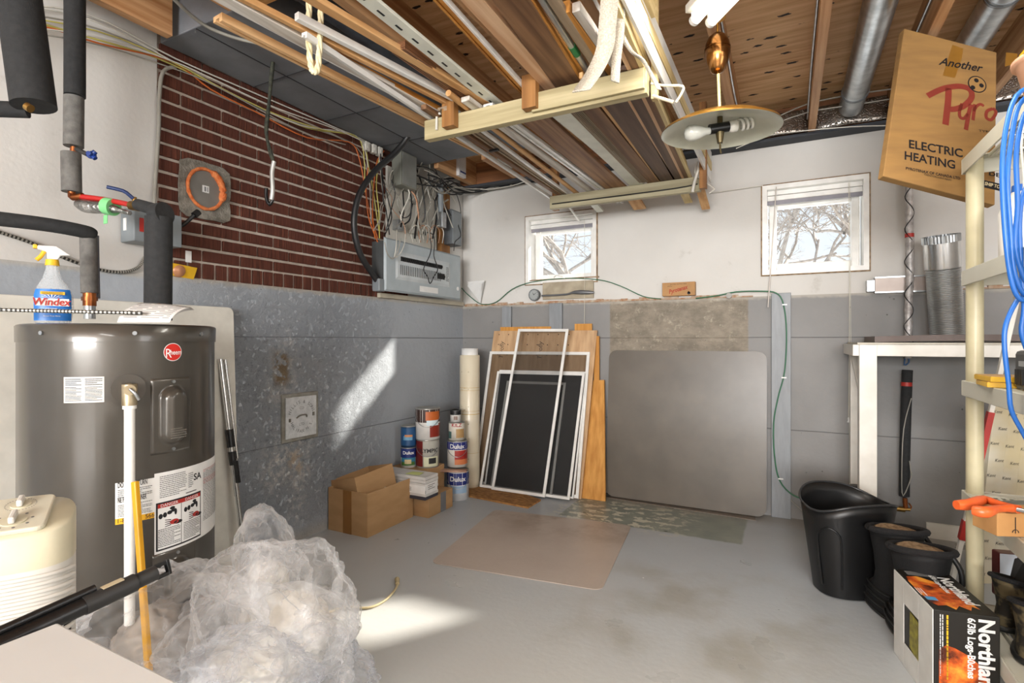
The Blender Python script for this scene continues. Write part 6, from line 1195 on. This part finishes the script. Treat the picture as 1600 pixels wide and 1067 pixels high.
for a in range(0, 360, 60): mb.tube([Ml @ Vector((.052*math.cos(R(a)), .052*math.sin(R(a)), .012)), Ml @ Vector((.035*math.cos(R(a)), .035*math.sin(R(a)), .045)), Ml @ Vector((0, 0, .055))], .0022, 6)
mb.build('wire_guard', M_galv, t)
# black case, yellow boxes
t = thing('tool_case', 'black plastic tool case standing on the middle shelf', 'case', (.73, 1.9, SH[2])); mb = MB(); mb.box(.60, .87, 1.75, 2.095, SH[2], SH[2]+.115); mb.build('case', M_blackp, t, bevel=.012); mb = MB(); mb.box(.594, .60, 1.8, 2.04, SH[2]+.07, SH[2]+.085); mb.build('latch', M_alu, t); mb = MB()
for k in range(5): mb.box(.595, .60, 2.02+.012*k, 2.026+.012*k, SH[2]+.015, SH[2]+.06)
mb.build('rib', M_black, t)
t = thing('spray_gun', 'white plastic nozzle shape standing on the black tool case', 'tool', (.69, 1.95, SH[2]+.116)); mb = MB(); mb.cyl((.69, 1.95, SH[2]+.117), (.69, 1.93, SH[2]+.22), .05, .02, 24); mb.cyl((.69, 1.93, SH[2]+.22), (.69, 1.92, SH[2]+.27), .02, .008, 16); mb.build('nozzle', M_white, t)
for k, lab in ((0, 'lower of two yellow edged boxes stacked on the middle shelf'), (1, 'upper of two yellow edged boxes stacked on the middle shelf')):
    t = thing('sandpaper_pack', lab, 'pack', (.665, 2.185, SH[2]+.0175*k), 0, 'yellow packs'); Mq = Matrix.Translation((.665, 2.185, SH[2]+.0175*k)) @ Matrix.Rotation(R(-4+5*k), 4, 'Z'); mb = MB(); mb.box(-.115, .10, -.07, .08, .0, .0155, 0, Mq); mb.build('sleeve', M_yel, t, bevel=.001); mb = MB(); mb.box(-.113, .098, -.068, .078, .0156, .0168, 0, Mq); mb.build('top_sheet', pm('kraft_top', '#c09a6b', .8), t)
# level, wrapped siding, panel under the shelf 
t = thing('spirit_level', 'white and red long tool leaning behind the shelf post', 'level', onz(1490, 850)); a = at(1558, 600, 2.35); b = at(1487, 880, 2.45); b.z = .003; d = (b-a); a = a-d*.6; mb = MB(); mb.beam(a, b, .026, .018, (1, 0, 0)); mb.build('bar', M_wpaint, t, bevel=.002); mb = MB(); d = (b-a); a1_, b1_ = at(1547, 664, 2.36), at(1527, 745, 2.39); mb.beam(a+d*.46, a+d*.63, .034, .022, (1, 0, 0)); mb.build('red_sleeve', M_red, t); mb = MB(); mb.beam(a+d*.80, a+d*.86, .032, .024, (1, 0, 0)); mb.build('red_collar', M_red, t)
M_kp = ND('kraft_wrap', .7)
t = thing('wrapped_siding', 'long white package printed with repeated script leaning behind the shelf', 'package', (.75, 2.62, 0))
Ma = Matrix.Translation(onz(1500, 905)+Vector((.17, .16, 0))) ; pa = at(1553, 640, 2.52); pb = at(1527, 872, 2.45); pb = pb+(pb-pa)*.1; pb.z = .002; d = (pb-pa).normalized(); Mw = frame(pb, rt-d*rt.dot(d), -d); hgt = (pa-pb).length+.06
mb = MB()
for k in range(3): mb.box(.0+.075*k, .073+.075*k, 0, hgt, -.03-.004*k, 0-.004*k, 0, Mw)
mb.build('sleeve', [pm('wrap_white', '#d6d2c6', .7, col2='#c9b98f', scale=3)], t, bevel=.002); mb = MB(); rg = random.Random(8)
for k in range(3):
    for j in range(11): mb.text('Kent', .021, Mw @ Matrix.Translation((.020+.075*k+.03*(j % 2), .04+hgt*j/11.5, .001-.004*k)) @ Matrix.Rotation(R(8), 4, 'Z'), 0, 'CENTER', 0, .35)
mb.build('script_print', pm('script_ink', '#55524c', .7), t)
mb = MB(); mb.box(.78, 1.06, 2.42, 2.43, .30, .92); o = mb.build('acrylic_sheet', pm('bluish_sheet', '#7e8a96', .15, col2='#646f7c', scale=4)); tag(o, 'bluish glossy sheet standing behind the shelf right of the script printed package', 'sheet'); o.location.z = -.298
# lower shelf contents: pruner handles, cardboard box, grey lid, yellow flyer
zz = SH[1]; t = thing('loppers', 'tool with two orange plastic handles jutting over the shelf edge', 'loppers', at(1540, 790, 1.7)); M_or = pm('orange_plastic', '#e2622c', .35)
zf = zz+.082
for k, pts in enumerate(([(1494, 789), (1515, 788), (1537, 781), (1560, 787), (1592, 796)], [(1520, 797), (1540, 800), (1558, 795), (1580, 794)])):
    mb = MB(); mb.tube([onz(a, b, zf) for a, b in pts], lambda q: .0125+.003*math.sin(q*6), 12); mb.build('handle', M_or, t)
mb = MB(); mb.tube([onz(1585, 795, zf), onz(1620, 802, zf)], .006, 8, 0, 0); mb.build('shank', M_galv, t)
a = onz(1560, 846, zz-.06); t = thing('kraft_box', 'small brown cardboard box overhanging the lower shelf', 'box', (.62, 1.62, zz+.0)); p1 = onz(1558, 838, zz+.001); p0 = p1+Vector((0, 0, .064))
bxo = MB(); Mq = Matrix.Translation(p1) @ Matrix.Rotation(TH-.10, 4, 'Z'); hgt2 = p0.z-p1.z; bxo.box(0, .16, 0, .09, 0, hgt2, 0, Mq); kb = bxo.build('carton', pm('kraft_orange', '#bf8d55', .8), t, bevel=.002); mb = MB(); mb.box(.045, .047, -.001, 0, .01, hgt2-.01, 0, Mq); mb.tube([Mq @ Vector((.046+.008*math.cos(R(x)), -.001, .012+.008*math.sin(R(x)))) for x in range(0, 181, 30)], .001, 5); mb.build('ink_line', M_ink, t)
t = thing('grey_lid', 'dark green grey curved lid lying on the shelf behind the orange handles', 'lid', (.74, 2.2, zz)); mb = MB(); mb.lathe([(.0, .030), (.10, .024), (.16, .006), (.165, .0), (.158, .0), (.10, .019), (0, .024)], (.74, 2.2, zz+.001), 40); mb.build('lid', pm('lid_grey', '#7e8580', .4, col2='#4f564f'), t)
t = thing('flyer_bag', 'white and maroon printed bag standing on the lowest shelf with yellow letters', 'bag', (.8, 2.3, SH[0])); Mf = frame(at(1580, 893, 1.92), rt*1+fw*-.25, (0, 0, 1)); Mf.translation.z = SH[0]
mb = MB(); mb.box(-.035, .16, 0, .165, -.05, 0, 0, Mf); mb.build('bag', pm('maroon_bag', '#6b2320', .35), t, bevel=.006); mb = MB(); mb.add([Mf @ Vector(q) for q in ((-.035, .04, .001), (-.015, .02, .001), (.02, .165, .001), (-.035, .165, .001))], [(0, 1, 2, 3)], 0); rect(mb, Mf, -.02, .15, .005, .045, 1, .0008)
mb.text('LIGHT', .030, Mf @ Matrix.Translation((.045, .095, .0012)), 0, 'CENTER', .02); mb.text('GUY', .042, Mf @ Matrix.Translation((.045, .055, .0012)), 1, 'CENTER', .03); mb.build('print', [pm('bag_white', '#dfe6f0', .3), M_yel], t)
# camouflage shoes by the log box
def shoe(label, x, y, rz, z=0):
    t = thing('camouflage_boot', label, 'shoe', (x, y, z), rz, 'camouflage shoes'); B_ = wmat(t); n_ = 32
    sec = [(.0, .15, .052), (.02, .155, .056), (.05, .148, .056), (.085, .120, .052), (.115, .085, .050), (.155, .062, .052), (.185, .066, .056)]; cs = [-.04, -.04, -.035, -.02, .015, .04, .045]
    L = [[B_ @ Vector((w_*math.cos(a), c+l*math.sin(a), z_+(.02*math.sin(a) if z_ > .15 else 0))) for a in [2*math.pi*i/n_ for i in range(n_)]] for (z_, l, w_), c in zip(sec, cs)]
    L += [[B_ @ Vector(((w_-.008)*math.cos(a), c+(l-.008)*math.sin(a), z_-.01+.02*math.sin(a))) for a in [2*math.pi*i/n_ for i in range(n_)]] for (z_, l, w_), c in ((sec[-1], cs[-1]), ((.09, .06, .045), .03))]
    f = lambda K: [(j*n_+i, j*n_+(i+1) % n_, (j+1)*n_+(i+1) % n_, (j+1)*n_+i) for j in range(K) for i in range(n_)]
    mb = MB(); V_ = [v for l in L for v in l]; mb.add(V_, f(len(L)-1), 0, True); mb.add(L[-1], [tuple(range(n_))]); mb.build('upper', pm('camo_cloth', '#5e5238', .8, col2='#1d1911', scale=22, lo=.44, hi=.54), t)
    mb = MB(); mb.tube([B_ @ Vector((.056*math.cos(a), .045+.067*math.sin(a), .187+.02*math.sin(a))) for a in [2*math.pi*i/20 for i in range(21)]], .009, 8, 0, 0, False); mb.build('collar', pm('black_fleece', '#141315', .9), t)
    mb = MB(); mb.slab([B_ @ Vector(q) for q in ((-.035, -.005, .12), (.035, -.005, .12), (.030, -.045, .245), (0, -.055, .262), (-.030, -.045, .245))], B_.to_3x3() @ Vector((0, 1, .2)), .010); mb.build('tongue', M_black, t, bevel=.003)
    mb = MB(); mb.tube([B_ @ Vector((.055*math.cos(a), -.04+.154*math.sin(a), .012)) for a in [2*math.pi*i/28 for i in range(29)]], .012, 6, 0, 0, False); mb.build('sole', M_black, t)
    mb = MB(); mb.slab([B_ @ Vector(q) for q in ((-.010, -.046, .20), (.010, -.046, .20), (.012, -.050, .232), (-.012, -.050, .232))], B_.to_3x3() @ Vector((0, -1, -.2)), .0035); mb.build('pull_tab', M_gprint, t); return t
zs_ = SH[0]
shoe('camouflage hunting shoe at the left end of the lowest shelf, further back', .68, 2.33, R(140), zs_).scale = (.92, .92, .82); shoe('camouflage hunting shoe on the lowest shelf, nearest the fire log box', .665, 2.13, R(150), zs_).scale = (.92, .92, .85)
t = thing('shoe', 'black shoe at the right picture edge on the lowest shelf', 'shoe', (.86, 1.95, zs_)); mb = MB(); 
n_ = 24; L = [[Vector((.88+(w_)*math.cos(a), 1.93+l*math.sin(a), zs_+z_)) for a in [2*math.pi*i/n_ for i in range(n_)]] for z_, l, w_ in ((0, .13, .05), (.05, .13, .05), (.09, .09, .05), (.13, .06, .045))]; mb.add([v for l in L for v in l], [(j*n_+i, j*n_+(i+1) % n_, (j+1)*n_+(i+1) % n_, (j+1)*n_+i) for j in range(3) for i in range(n_)]+[tuple(range(3*n_, 4*n_))], 0, True); mb.build('upper', M_black, t)
# ---------------------------------------------------------------- white workbench at the back
t = thing('workbench', 'white painted wooden workbench frame against the back wall', 'workbench', (1.0, 3.5, 0)); TZ = 1.10
tx0, tx1, ty0, ty1 = .300, 1.95, 3.245, 3.765
mb = MB(); mb.box(tx0, tx1, ty0, ty0+.04, TZ-.062, TZ-.004); mb.build('front_rail', M_wpaint, t, bevel=.002); mb = MB(); mb.box(tx0, tx0+.04, ty0+.041, ty1, TZ-.062, TZ-.004); mb.build('side_rail', M_wpaint, t, bevel=.002)
for x, y in ((.365, ty0+.001), (1.85, ty0+.001), (.365, ty1-.09)):
    mb = MB(); mb.box(x-.038, x+.038, y-.012, y+.07, 0, TZ-.004); mb.build('leg', M_wpaint, t, bevel=.002)
mb = MB(); mb.beam((.335, ty0+.35, TZ-.06), (.345, ty0+.08, TZ-.24), .02, .03, (1, 0, 0)); mb.build('brace', M_wpaint, t)
mb = MB(); mb.box(tx0+.02, tx1, ty0, ty1, TZ-.003, TZ+.006); mb.build('top', pm('bench_top', '#c8c2b4', .5), t)
mb = MB(); n_ = 24; L = []
for i in range(n_+1):
    x = .395+(1.9-.395)*i/n_; z = TZ+.008+.008*math.sin(i*.25); L += [(x, ty0+.005, z), (x, ty0+.42, z), (x, ty0+.42, z+.030), (x, ty0+.005, z+.030)]
mb.add(L, [(4*i+j, 4*i+4+j, 4*i+4+(j+1) % 4, 4*i+(j+1) % 4) for i in range(n_) for j in range(4)]+[(0, 1, 2, 3), (4*n_+3, 4*n_+2, 4*n_+1, 4*n_)]); tag(mb.build('brown_sheets', pm('dark_brown_panel', '#5f4f48', .5)), 'stack of dark brown sheets lying on the white workbench', 'sheets')
# corrugated duct standing on the bench
b0_ = at(1480, 524, 2.85); t0_ = at(1470, 368, 2.78); t = thing('flexible_duct', 'silver corrugated duct standing tilted on the brown sheets', 'duct', b0_); b0_.z = TZ+.046
mb = MB(); d = t0_-b0_; L_ = d.length; Mq = Matrix.Translation(b0_) @ d.to_track_quat('Z', 'Y').to_matrix().to_4x4(); pf = []
k = 0; z = 0
while z < L_*.68: pf += [(.071, z), (.077, z+.004)]; z += .0095
pf.append((.073, z)); mb.lathe(pf, (0, 0, 0), 40, 0, Mq, False); mb.build('corrugated_tube', M_alu, t)
mb = MB(); mb.lathe([(.077, L_*.68), (.078, L_*.70), (.079, L_*.93)], (0, 0, 0), 40, 0, Mq); mb.build('smooth_collar', pm('bright_aluminium', '#d4d5d5', .22, .95), t)
mb = MB(); n_ = 72; vs = []
for i in range(n_):
    for z_ in (L_*.93, L_): vs.append(Mq @ Vector(((.0795+(.0025 if i % 2 else 0))*math.cos(2*math.pi*i/n_), (.0795+(.0025 if i % 2 else 0))*math.sin(2*math.pi*i/n_), z_)))
mb.add(vs, [(2*i, (2*i+2) % (2*n_), (2*i+3) % (2*n_), 2*i+1) for i in range(n_)]); mb.build('crimped_end', M_galv, t)
# ---------------------------------------------------------------- big printed carton tucked against the joists
pbl, pbr, ptl, ptr = at(1380, 275, 2.0), at(1585, 328, 2.0), at(1463, 63, 2.14), at(1600, 77, 2.14)
ex = (pbr-pbl).normalized(); M = frame(pbl, ex, ptl-pbl); Wc = .435; Hc = (ptl-pbl).length
t = thing('heating_carton', 'large brown carton with red script tucked tilted under the joists at the upper right', 'carton', pbl)
mb = MB(); mb.hexa([M @ Vector(q) for q in ((0, 0, -.03), (Wc, 0, -.03), (Wc-.03, Hc, -.03), (0.02, Hc, -.03), (0, 0, 0), (Wc, 0, 0), (Wc-.03, Hc, 0), (0.02, Hc, 0))]); mb.build('carton', pm('old_cardboard', '#94703f', .85, col2='#86653a', scale=5, st=(1, 1, 6)), t, bevel=.003)
def uvp(px, py):   # pixel on the printed face, in face coordinates
    n = (M.to_3x3() @ Vector((0, 0, 1))); d_ = at(px, py, 1.)-Vector((0, 0, CAMH)); o_ = Vector((0, 0, CAMH)); s_ = (M.translation-o_).dot(n)/d_.dot(n); q = M.inverted() @ (o_+d_*s_); return q.x, q.y
mb = MB()
def T(st, px, py, px2, py2, size, m, **k):
    a = uvp(px, py); b = uvp(px2, py2); L0 = math.hypot(b[0]-a[0], b[1]-a[1]); vs, _ = text_geo(st, k.get('bold', 0), k.get('shear', 0)); w0 = max(v[0] for v in vs)-min(v[0] for v in vs); sx_ = L0/(w0*size)
    mb.text(st, size, M @ Matrix.Translation((a[0], a[1], .0006)) @ Matrix.Rotation(math.atan2(b[1]-a[1], b[0]-a[0]), 4, 'Z'), m, 'LEFT', sx=sx_, **k)
T('Another', 1466, 101, 1536, 113, .052, 1, shear=.45, bold=.015); T('ELECTRIC', 1420, 231, 1504, 246, .050, 1, bold=.02); T('HEATING', 1413, 249, 1492, 264, .050, 1, bold=.02)
T('PYROTENAX OF CANADA LTD', 1415, 265, 1500, 281, .016, 1, bold=.02); T('TRENTON-ONTARIO', 1443, 274, 1486, 283, .011, 1); T('TYPE MI', 1529, 206, 1560, 210, .014, 1)
def stroke(pts, w_, m=0):
    P = spline([Vector((*uvp(a, b), .0)) for a, b in pts], 6); L = []
    for i, p in enumerate(P):
        d_ = (P[min(i+1, len(P)-1)]-P[max(i-1, 0)]).normalized(); s_ = Vector((-d_.y, d_.x, 0))*w_/2; L += [M @ (p-s_+Vector((0, 0, .0008))), M @ (p+s_+Vector((0, 0, .0008)))]
    mb.add(L, [(2*i, 2*i+2, 2*i+3, 2*i+1) for i in range(len(P)-1)], m)
stroke([(1449, 150), (1465, 142), (1480, 137), (1500, 135), (1515, 140), (1518, 152), (1508, 164), (1495, 170), (1484, 171)], .024); stroke([(1482, 138), (1481, 160), (1477, 195)], .026)
stroke([(1503, 162), (1499, 174), (1500, 183), (1506, 185), (1512, 178)], .013); stroke([(1517, 163), (1513, 180), (1509, 203)], .017); stroke([(1523, 163), (1520, 188)], .014); stroke([(1521, 174), (1526, 166), (1532, 163), (1537, 166)], .012); stroke([(1551, 170), (1542, 174), (1541, 184), (1549, 187), (1556, 176), (1551, 169)], .013)
cxy = uvp(1526.5, 132); 
for r0, m_ in ((.038, 1), (.0335, 2)): disc(mb, M, cxy[0], cxy[1], r0, m_, .0010+.0002*m_, 32)
for px, py in ((1525, 126), (1519.5, 137), (1533, 134)): a = uvp(px, py); disc(mb, M, a[0], a[1], .0095, 1, .0018, 16)
q = [uvp(*p) for p in ((1535, 281), (1575, 290), (1572, 301), (1534, 292))]; mb.add([M @ Vector((a, b, .0008)) for a, b in q], [(0, 1, 2, 3)], 1); T('SHIP TO', 1538, 289, 1562, 295, .020, 3, bold=.02, shear=.2); T('DEL', 1545, 274, 1570, 279, .024, 1, bold=.03)
mb.build('printing', [pm('pyro_red', '#7c2b1c', .7), M_ink, pm('old_card_flat', '#94703f', .8), pm('ship_cream', '#d9c9a0', .7)], t)
for q in (((1488, 70), (1505, 76), (1503, 90), (1492, 122), (1473, 118)), ((1572, 82), (1590, 84), (1588, 100), (1570, 104))): mb = MB(); mb.add([M @ Vector((*uvp(*p), .0003)) for p in q], [tuple(range(len(q)))]); mb.build('old_tape', pm('old_tape', '#8a6126', .35), t)
wire('wire', 'bundle wire along the joist ends from the pendant to the tilted carton', 'wire', [ony(px, py, 3.5) for px, py in [(1200, 190), (1260, 163), (1330, 148), (1400, 138), (1450, 128)]], .004, M_gry, 'wires along the joist ends'); wire('wire', 'lower wire along the joist ends behind the pendant light', 'wire', [ony(px, py, 3.5) for px, py in [(1180, 205), (1260, 176), (1340, 163), (1420, 150), (1460, 146)]], .004, M_gry, 'wires along the joist ends')
wire('wire', 'pale wire stapled beneath the joists along the top of the back wall', 'wire', [ony(px, py, 3.6) for px, py in [(1150, 232), (1200, 212), (1250, 205), (1330, 198), (1400, 196)]], .003, M_wht, 'wires along the joist ends')
wire('wire', 'armoured cable stapled on the side of the joist above the pendant shade', 'wire', [(-.245, 1.6, 2.46), (-.245, 2.4, 2.45), (-.246, 3.0, 2.40), (-.245, 3.6, 2.42)], .006, M_galv, 'joist side cables'); wire('wire', 'twin cable stapled on the side of the joist left of the first steel duct', 'wire', [(.105, 1.4, 2.47), (.106, 2.2, 2.45), (.105, 3.0, 2.46), (.106, 3.6, 2.43)], .006, M_galv, 'joist side cables'); wire('wire', 'twin cable stapled on the side of the joist right of the first steel duct', 'wire', [(.505, 1.2, 2.48), (.503, 2.2, 2.46), (.505, 3.0, 2.47), (.504, 3.6, 2.43)], .006, M_galv, 'joist side cables')
# ---------------------------------------------------------------- foreground: white chest top, fan, pole, plastic
tz = .75; t = thing('white_chest', 'white topped table corner in the lower left foreground', 'table', (-.5, -.05, 0)); cA = onz(90, 972, tz)
mb = MB(); mb.box(cA.x, .05, -.75, cA.y, tz-.035, tz); mb.build('table_top', pm('white_melamine', '#dadcdc', .45, col2='#d0d2d2', scale=3), t, bevel=.003)
for x, y in ((cA.x+.06, cA.y-.06), (-.02, cA.y-.06), (cA.x+.06, -.68), (-.02, -.68)):
    mb = MB(); mb.box(x-.025, x+.025, y-.025, y+.025, 0, tz-.035); mb.build('leg', M_wpaint, t)
A = onz(-70, 1048, tz+.022); Bp = onz(118, 935, tz+.022); d = (Bp-A).normalized(); e = at(262, 889, 0.96)
t = thing('telescopic_rod', 'black telescopic rod lying across the white table corner', 'rod', A); A0 = at(-60, 1036, .62); E0 = at(262, 887, .98); Mx = A0.lerp(E0, .56)
A0.z = tz+.014; K = at(125, 948, .80); 
P0 = at(-40, 1026, .66); P1 = at(262, 886, .86); dd = P1-P0
mb = MB(); mb.cyl(P0-dd*.2, P0+dd*.8, .0120, n=18); mb.build('outer_tube', M_blackp, t)
mb = MB(); mb.cyl(P0+dd*.5, P0+dd*.79, .0135, n=18); mb.cyl(P0+dd*.78, P0+dd*.92, .0115, n=16); mb.build('grip', pm('dark_grey_grip', '#242424', .5), t)
mb = MB(); q0_, q1_ = P0+dd*.92, P0+dd*1.0; s_ = dd.normalized().cross(fw).normalized(); mb.beam(q0_+s_*.009, q1_+s_*.009, .006, .006); mb.beam(q0_-s_*.009, q1_-s_*.009, .006, .006); mb.beam(q1_-s_*.012, q1_+s_*.012, .006, .007); mb.build('hook_end', M_blackp, t, bevel=.001)
mb = MB(); a_ = P0+dd*.62; mb.beam(a_+s_*.013-fw*.004, a_+dd*.12+s_*.013-fw*.004, .010, .002); mb.build('torn_sticker', pm('torn_paper', '#b9aa8c', .8), t)
mb = MB(); mb.cyl(P0-dd*.2+s_*.016+fw*.008, P0+dd*.55+s_*.016+fw*.008, .006, n=12); mb.build('thin_rod', M_blackp, t)
# tower fan
fc = at(37, 880, 1.06); fc.z = 0; fh = CAMH-(775-HY)/F*1.10; t = thing('tower_fan', 'cream plastic tower fan with two control dials in front of the water heater', 'fan', fc, R(60)); Bf = wmat(t)
def fpt(a, z, rx, ry, cy=0): c_, s__ = math.cos(a), math.sin(a); return Bf @ Vector((rx*math.copysign(abs(c_)**.75, c_), cy+ry*math.copysign(abs(s__)**.75, s__), z))
n_ = 48; RXf, RYf = .080, .075; M_f1 = pm('fan_cream', '#cdc6ac', .35); M_f2 = pm('fan_white', '#d0cdc6', .35)
prof = [(0, .10, .095), (.02, .10, .095), (.03, RXf, RYf), (fh-.115, RXf, RYf)]
mb = MB(); L = [[fpt(2*math.pi*i/n_, z, a, b) for i in range(n_)] for z, a, b in prof]; mb.add([v for l in L for v in l], [(j*n_+i, j*n_+(i+1) % n_, (j+1)*n_+(i+1) % n_, (j+1)*n_+i) for j in range(len(L)-1) for i in range(n_)], 0, True); mb.build('body', M_f2, t)
def topz(y): return fh-.012-.22*(y*-1+.02)   # sloping lid: lower at the front
mb = MB(); L = []
for f_, z in ((1.005, fh-.116), (1.005, None), (.97, None), (.0, None)):
    row = []
    for i in range(n_):
        p = Vector((RXf*f_*math.copysign(abs(math.cos(2*math.pi*i/n_))**.75, math.cos(2*math.pi*i/n_)), RYf*f_*math.copysign(abs(math.sin(2*math.pi*i/n_))**.75, math.sin(2*math.pi*i/n_)), 0))
        p.z = z if z else fh-.035+.24*p.y+(.006 if f_ < 1 else 0); row.append(Bf @ p)
    L.append(row)
mb.add([v for l in L for v in l], [(j*n_+i, j*n_+(i+1) % n_, (j+1)*n_+(i+1) % n_, (j+1)*n_+i) for j in range(len(L)-1) for i in range(n_)], 0, True); mb.build('head', M_f1, t)
Mt = Bf @ frame((0, 0, fh-.028), (1, 0, 0), (0, 1, .24))
mb = MB(); mb.slab([Mt @ Vector(q) for q in rsq(Matrix(), -.060, .042, -.070, .066, .015)], Mt.to_3x3() @ Vector((0, 0, 1)), .010); mb.build('control_panel', pm('fan_panel', '#cfcab6', .35), t, bevel=.003)
for cx2, cy2, r2 in ((-.009, -.033, .0205), (-.009, .031, .0165)):
    mb = MB(); mb.cyl(Mt @ Vector((cx2, cy2, .009)), Mt @ Vector((cx2, cy2, .012)), r2, n=32); kn = mb.build('dial', M_f1, t, bevel=.001)
    mb = MB(); mb.slab([Mt @ Vector(q) for q in ((cx2-.005, cy2-r2*.85, .012), (cx2+.005, cy2-r2*.85, .012), (cx2+.005, cy2+r2*.85, .012), (cx2-.005, cy2+r2*.85, .012))], Mt.to_3x3() @ Vector((0, 0, 1)), .014); mb.build('knob', M_f2, kn, bevel=.003)
    mb = MB(); nn = 8 if r2 > .02 else 30
    for i in range(nn):
        a = R(360*i/nn+10); disc(mb, Mt, cx2+(r2+.0075)*math.cos(a), cy2+(r2+.0075)*math.sin(a), .0028 if nn == 8 else .0011, 0, .0104, 8)
    mb.build('dial_marks', M_gprint, kn)
for k in range(24):
    z = fh-.135-.0145*k
    if z < .12: break
    mb = MB(); P = [fpt(R(180+15+i*150/12), z+.006*math.sin(math.pi*i/12), RXf+.002, RYf+.002) for i in range(13)]; mb.tube(P, .0046, 6, 0, 0); mb.build('slat', M_f2, t)
mb = MB(); P = [fpt(R(180+18+i*144/12), z_, RXf+.0006, RYf+.0006) for z_ in (.15, fh-.205) for i in range(13)]; mb.add(P, [(i, i+1, i+14, i+13) for i in range(12)], 0, True); mb.build('outlet_opening', M_black, t)
mb = MB(); 
for i in range(1, 12, 3): mb.cyl(fpt(R(180+18+i*12), .15, RXf+.004, RYf+.004), fpt(R(180+18+i*12), fh-.205, RXf+.004, RYf+.004), .002, n=6)
mb.build('guard_bar', M_f2, t)
# ---------------------------------------------------------------- crumpled clear plastic
def film(name_, seed, blobs, mats, parent):
    import bmesh
    bm = bmesh.new(); out = MB()
    for bi, (c, rx, ry, rz_, cr) in enumerate(blobs):
        b = bmesh.new(); bmesh.ops.create_icosphere(b, subdivisions=6 if rx > .15 else 5, radius=1)
        vs = []
        for v_ in b.verts:
            p = v_.co.copy(); q = p*1.25+Vector((seed*3.1+bi*7, bi*2.3, seed)); q += noise.noise_vector(q*1.1)*.35
            f1 = noise.voronoi(q*1.3)[0]; f2 = noise.voronoi(q*3.1+Vector((3, 1, 2)))[0]; f3 = noise.voronoi(q*7.5)[0]
            k = 1+cr*(.34*(f1[1]-f1[0]-.3)*-1+.22*(f2[0]-.35)+.07*(f3[0]-.35)+.30*noise.noise(q*.9))
            s_ = Vector((p.x*rx*k, p.y*ry*k, p.z*rz_*k)); g = Vector(c)+s_; g.z = max(g.z, .004+.01*f3[0]); vs.append(g)
        out.add(vs, [tuple(x.index for x in f.verts) for f in b.faces], 0, True); b.free()
    return out.build(name_, mats, parent)
def film_mat(name, col, al):
    n = ND(name, .12, .6); n.done(srgb(col), n.noise(30, detail=5), .5, .01)
    N = n.N; L = n.L; t_ = N.new('ShaderNodeBsdfTransparent'); mx = N.new('ShaderNodeMixShader'); lw = N.new('ShaderNodeLayerWeight'); lw.inputs[0].default_value = .42
    tl_ = N.new('ShaderNodeBsdfTranslucent'); tl_.inputs[0].default_value = srgb(col); ad = N.new('ShaderNodeMixShader'); ad.inputs[0].default_value = .3
    L.new(n.b.outputs[0], ad.inputs[1]); L.new(tl_.outputs[0], ad.inputs[2])
    f_ = n.ma('ADD', n.ma('MULTIPLY', lw.outputs['Facing'], .50), n.ma('MULTIPLY', n.rng(n.noise(7, detail=6, rough=.65), .48, .72), .34)); f2 = n.ma('ADD', f_, al)
    L.new(f2, mx.inputs[0]); L.new(t_.outputs[0], mx.inputs[1]); L.new(ad.outputs[0], mx.inputs[2]); L.new(mx.outputs[0], N['Material Output'].inputs[0]); return n.mat
M_film = film_mat('clear_film', '#f6f7f9', .03)
t = thing('plastic_bag', 'heap of crumpled clear plastic bags in front of the water heater', 'plastic bag', (-1.45, 1.45, 0))
def c3(px, py, Z): return tuple(at(px, py, Z))
film('film', 1, [(c3(260, 985, 1.50), .26, .20, .15, .8), (c3(430, 960, 1.62), .20, .20, .20, .9), (c3(400, 1030, 1.52), .28, .22, .17, .8), (c3(480, 990, 1.72), .15, .14, .12, 1.)], [M_film], t)
film('puffed_top', 5, [(c3(410, 860, 1.70), .085, .08, .125, .55), (c3(450, 895, 1.72), .085, .05, .085, .6), (c3(415, 925, 1.68), .10, .10, .12, .9)], [M_film], t)
film('lower_bag', 9, [(c3(500, 1050, 1.55), .16, .13, .10, 1.), (c3(380, 1062, 1.42), .20, .15, .10, 1.)], [film_mat('grey_film', '#d2d5dc', .06)], t)
film('white_foam_filling', 3, [(c3(445, 990, 1.68), .14, .13, .13, .7), (c3(415, 930, 1.72), .07, .07, .11, .6), (c3(400, 1030, 1.60), .16, .12, .09, .6)], [pm('packing_foam', '#f2eee6', .8, col2='#d6cfc2', scale=9)], t)
film('dark_filling', 4, [(c3(250, 1000, 1.58), .13, .10, .09, .6)], [pm('bag_grey_stuff', '#6d6863', .8, col2='#9a8f84', scale=8)], t)
t = thing('power_cord', 'beige cord with a plug end snaking out of the plastic onto the floor', 'cord', onz(560, 948)); mb = MB(); mb.tube([onz(a, b, .006) for a, b in [(500, 962), (536, 949), (560, 950), (582, 948), (604, 936), (618, 920), (621, 911)]], .0052, 8); mb.build('cord', pm('beige_cord', '#c4b48c', .5), t); p = onz(620.5, 905, .008); mb = MB(); mb.cyl(onz(621, 912, .009), p, .009, .012, 10); mb.build('plug', pm('beige_cord', '#c4b48c', .5), t, bevel=.002)
wire('power_cord', 'beige cord loop on the floor at the foot of the water heater', 'cord', [onz(a, b, .006) for a, b in [(350, 940), (358, 905), (362, 888), (375, 890), (385, 905), (420, 915)]], .0052, pm('beige_cord', '#c4b48c', .5))
